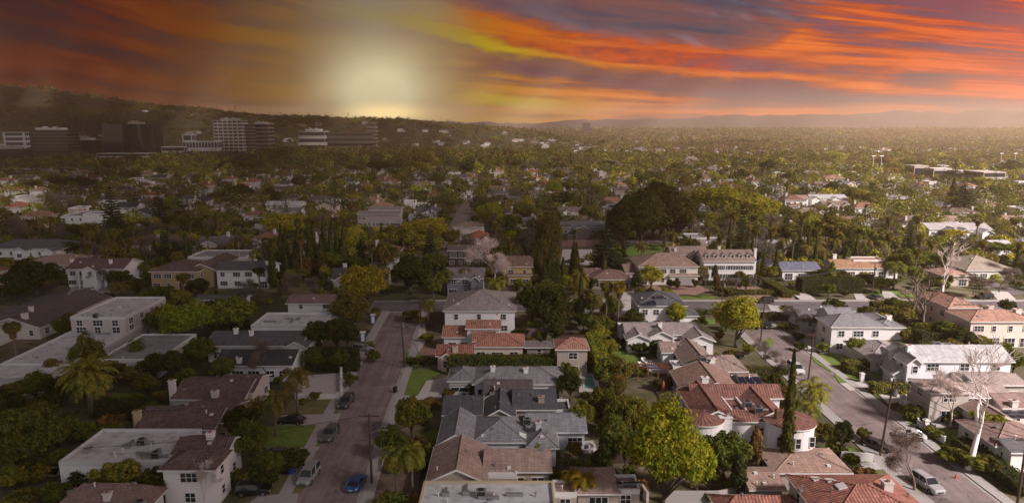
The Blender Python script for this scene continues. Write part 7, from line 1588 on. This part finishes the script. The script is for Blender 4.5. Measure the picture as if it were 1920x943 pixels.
# the washed out glow of the low sun
dxs = t.math('SUBTRACT', p, px_(712)); dys = t.math('SUBTRACT', q, qy(180))
r2 = t.math('ADD', t.math('POWER', t.math('ABSOLUTE', t.math('DIVIDE', dxs, .052)), 2), t.math('POWER', t.math('ABSOLUTE', t.math('DIVIDE', dys, .046)), 2))
gl = t.math('EXPONENT', t.math('MULTIPLY', r2, -.55)); r2b = t.math('ADD', t.math('POWER', t.math('ABSOLUTE', t.math('DIVIDE', dxs, .16)), 2), t.math('POWER', t.math('ABSOLUTE', t.math('DIVIDE', dys, .095)), 2))
gl2 = t.math('MULTIPLY', t.math('EXPONENT', t.math('MULTIPLY', r2b, -.6)), .55)
c = t.mix(gl2, c, srgb(168, 130, 80)); c = t.mix(t.math('MINIMUM', t.math('MULTIPLY', gl, 1.35), 1.0), c, srgb(214, 204, 172))
# the sun itself, just over the ridge, and the contrast that the air in front of it takes away
mean = t.mix(.5, dark, bright); mk = t.node('ShaderNodeMix', data_type='RGBA'); mk.clamp_factor = False; t.set(mk.inputs[0], t.math('MULTIPLY_ADD', t.math('EXPONENT', t.math('MULTIPLY', t.math('MAXIMUM', q, 0.0), -14)), .55, 1.12)); t.l.new(mean, mk.inputs[6]); t.l.new(c, mk.inputs[7])
hs = t.node('ShaderNodeHueSaturation'); hs.inputs['Saturation'].default_value = 1.14; t.l.new(mk.outputs[2], hs.inputs['Color'])
c = t.mix(1.0, hs.outputs[0], (0.002, 0.002, 0.002, 1), 'LIGHTEN')
r3 = t.math('ADD', t.math('POWER', t.math('ABSOLUTE', t.math('DIVIDE', t.math('SUBTRACT', p, px_(726)), .045)), 2), t.math('POWER', t.math('ABSOLUTE', t.math('DIVIDE', t.math('SUBTRACT', q, qy(211)), .009)), 2))
hot = t.math('EXPONENT', t.math('MULTIPLY', r3, -.8)); c = t.mix(t.math('MULTIPLY', hot, HOT), c, (1.0, .66, .14, 1), 'ADD')
# rest of the dome
up = t.maprange(gz, .17, .6, 0, 1, True)
c = t.mix(up, c, t.mix(t.maprange(gx, -.8, .8, 0, 1, True), DOME_L, DOME_R))
back = t.maprange(gy, .55, .1, 0, 1, True)
c = t.mix(back, c, t.mix(t.maprange(gx, -.9, .9, 0, 1, True), DOME_L, DOME_R))
ns = t.node('ShaderNodeTexSky', sky_type='NISHITA'); ns.sun_disc = False; ns.sun_elevation = SUN_EL; ns.sun_rotation = SUN_AZ
bg1 = t.node('ShaderNodeBackground'); t.l.new(c, bg1.inputs[0]); t.set(bg1.inputs[1], t.math('MULTIPLY', t.math('MULTIPLY_ADD', t.math('EXPONENT', t.math('MULTIPLY', t.math('MAXIMUM', q, 0.0), -16)), .45, .92), 2 ** -EXPO))
bg2 = t.node('ShaderNodeBackground'); t.l.new(ns.outputs[0], bg2.inputs[0]); bg2.inputs[1].default_value = NISH
# the clouded band in front hides the clear sky
mxs = t.node('ShaderNodeMixShader'); t.l.new(t.math('MULTIPLY', t.math('MAXIMUM', up, back), .5), mxs.inputs[0]); t.l.new(bg1.outputs[0], mxs.inputs[1]); t.l.new(bg2.outputs[0], mxs.inputs[2])
wo = t.node('ShaderNodeOutputWorld'); t.l.new(mxs.outputs[0], wo.inputs[0])
world.cycles.sampling_method = 'MANUAL'; world.cycles.sample_map_resolution = 1024
# streaks added overhead out of view, put in to shade the left of the valley
EXPS = 2 ** -EXPO
def streak(pa0, pa1, y0, y1, z, th, ox, oy, seed):
    """one long flat added blocker, out of view, whose shade falls between two lines fanning out from the viewpoint's foot"""
    ny, nx = 90, 7; rng = np.random.default_rng(seed); ys = np.linspace(0, 1, ny); xs = np.linspace(0, 1, nx); Xg, Yg = np.meshgrid(xs, ys)
    Yw = y0 + (y1 - y0) * Yg; w = np.maximum(Yw, 110)
    tp = np.minimum(1, np.minimum(Yg, 1 - Yg) * 25 + .15)
    wobl = .10 * np.sin(Yw / 130 + seed) + .06 * np.sin(Yw / 51 + seed * 2.1)
    mid = (pa0 + pa1) / 2; half = (pa1 - pa0) / 2 * tp
    X = (mid + (Xg * 2 - 1) * half * (1 + wobl)) * w
    e = np.clip(np.minimum(Xg, 1 - Xg) * 3, 0, 1) ** .6 * np.clip(np.minimum(Yg, 1 - Yg) * 12, 0, 1)
    n = .6 + .3 * np.sin(X / 23 + Yw / 40) + .2 * np.sin(X / 11 - Yw / 17)
    V = np.vstack([np.stack([X + ox, Yw + oy, z + 4 + e * th * n], -1).reshape(-1, 3), np.stack([X + ox, Yw + oy, z - e * th * .4 * n], -1).reshape(-1, 3)])
    ii = (np.arange(ny - 1)[:, None] * nx + np.arange(nx - 1)[None]).ravel(); N = nx * ny
    top = np.stack([ii, ii + 1, ii + nx + 1, ii + nx], 1); bot = top[:, ::-1] + N; side = []
    for a in range(nx - 1): side.append((a, a + N, a + 1 + N, a + 1)); c = N - nx + a; side.append((c + 1, c + 1 + N, c + N, c))
    for j in range(ny - 1): a, b_ = j * nx, (j + 1) * nx; side.append((b_, b_ + N, a + N, a)); a, b_ = a + nx - 1, b_ + nx - 1; side.append((a, a + N, b_ + N, b_))
    if 'cloud_vapour' not in MATS:
        m, tt = newmat('cloud_vapour'); finish(tt, (.30, .25, .26, 1), 1.0, spec=0); MATS['cloud_vapour'] = m
    o = bpy.data.objects.new('cloud_streak', mesh_np('cloud_streak', V, np.vstack([top, bot, np.array(side)]), MATS['cloud_vapour'])); COL.objects.link(o); tag(o, 'long unseen streak added high overhead to shade the left', kind='structure')
def deck(z, y0, y1, sp, th):
    k = z / math.tan(SUN_EL); ox, oy = math.sin(SUN_AZ) * k, math.cos(SUN_AZ) * k
    streak(-2.6, -.78, y0, y1, z, th, ox, oy, 1)
    pc = -.78 + sp / 2; i = 2
    while pc < .5:
        cov = float(np.interp(pc - SHADE_P, COVP, COVV))
        if cov > .04: streak(pc - sp * cov / 2, pc + sp * cov / 2, y0, y1, z + (i % 3) * 6, th * .5, ox, oy, i)
        pc += sp; i += 1
deck(SHADE_Z, -350, 2200, .075, 40); deck(900, 2150, 4600, .11, 70)
# air
hz = B(); hz.box(-6000, 6000, -500, 5600, -3, 190); m, t = newmat('haze'); v = t.node('ShaderNodeVolumePrincipled'); v.inputs['Color'].default_value = (1.0, .76, .56, 1); v.inputs['Density'].default_value = HAZE; v.inputs['Anisotropy'].default_value = .25
o = t.node('ShaderNodeOutputMaterial'); t.l.new(v.outputs[0], o.inputs['Volume']); hb = hz.build('haze', m, uv=False); tag(hb, 'thin warm evening haze over the valley', 'haze', kind='stuff')

cam = bpy.data.cameras.new('camera'); cam.sensor_width = 36; cam.lens = 36 * F / 1920; cam.clip_start = .5; cam.clip_end = 30000; cam.sensor_fit = 'HORIZONTAL'
co = bpy.data.objects.new('camera', cam); COL.objects.link(co); co.location = (0, 0, CAMH); co.rotation_euler = (math.pi / 2 - PITCH, 0, 0); scene.camera = co
scene.view_settings.view_transform = 'Standard'; scene.view_settings.look = 'None'; scene.view_settings.gamma = 1; scene.view_settings.exposure = EXPO
cy = scene.cycles; cy.max_bounces = 5; cy.diffuse_bounces = 2; cy.glossy_bounces = 2; cy.transmission_bounces = 2; cy.volume_bounces = 1; cy.transparent_max_bounces = 6; cy.use_denoising = True; cy.denoising_prefilter = 'ACCURATE'; cy.caustics_reflective = False; cy.caustics_refractive = False
cy.sample_clamp_indirect = 4

if DEBUG:
    fo = open('/tmp/dbg.txt', 'w')
    for n in ('roof.016', 'wall.056', 'wall.016'):
        o = bpy.data.objects.get(n)
        while o and o.parent: o = o.parent
        fo.write(str((n, o and o.get('label'))) + chr(10))
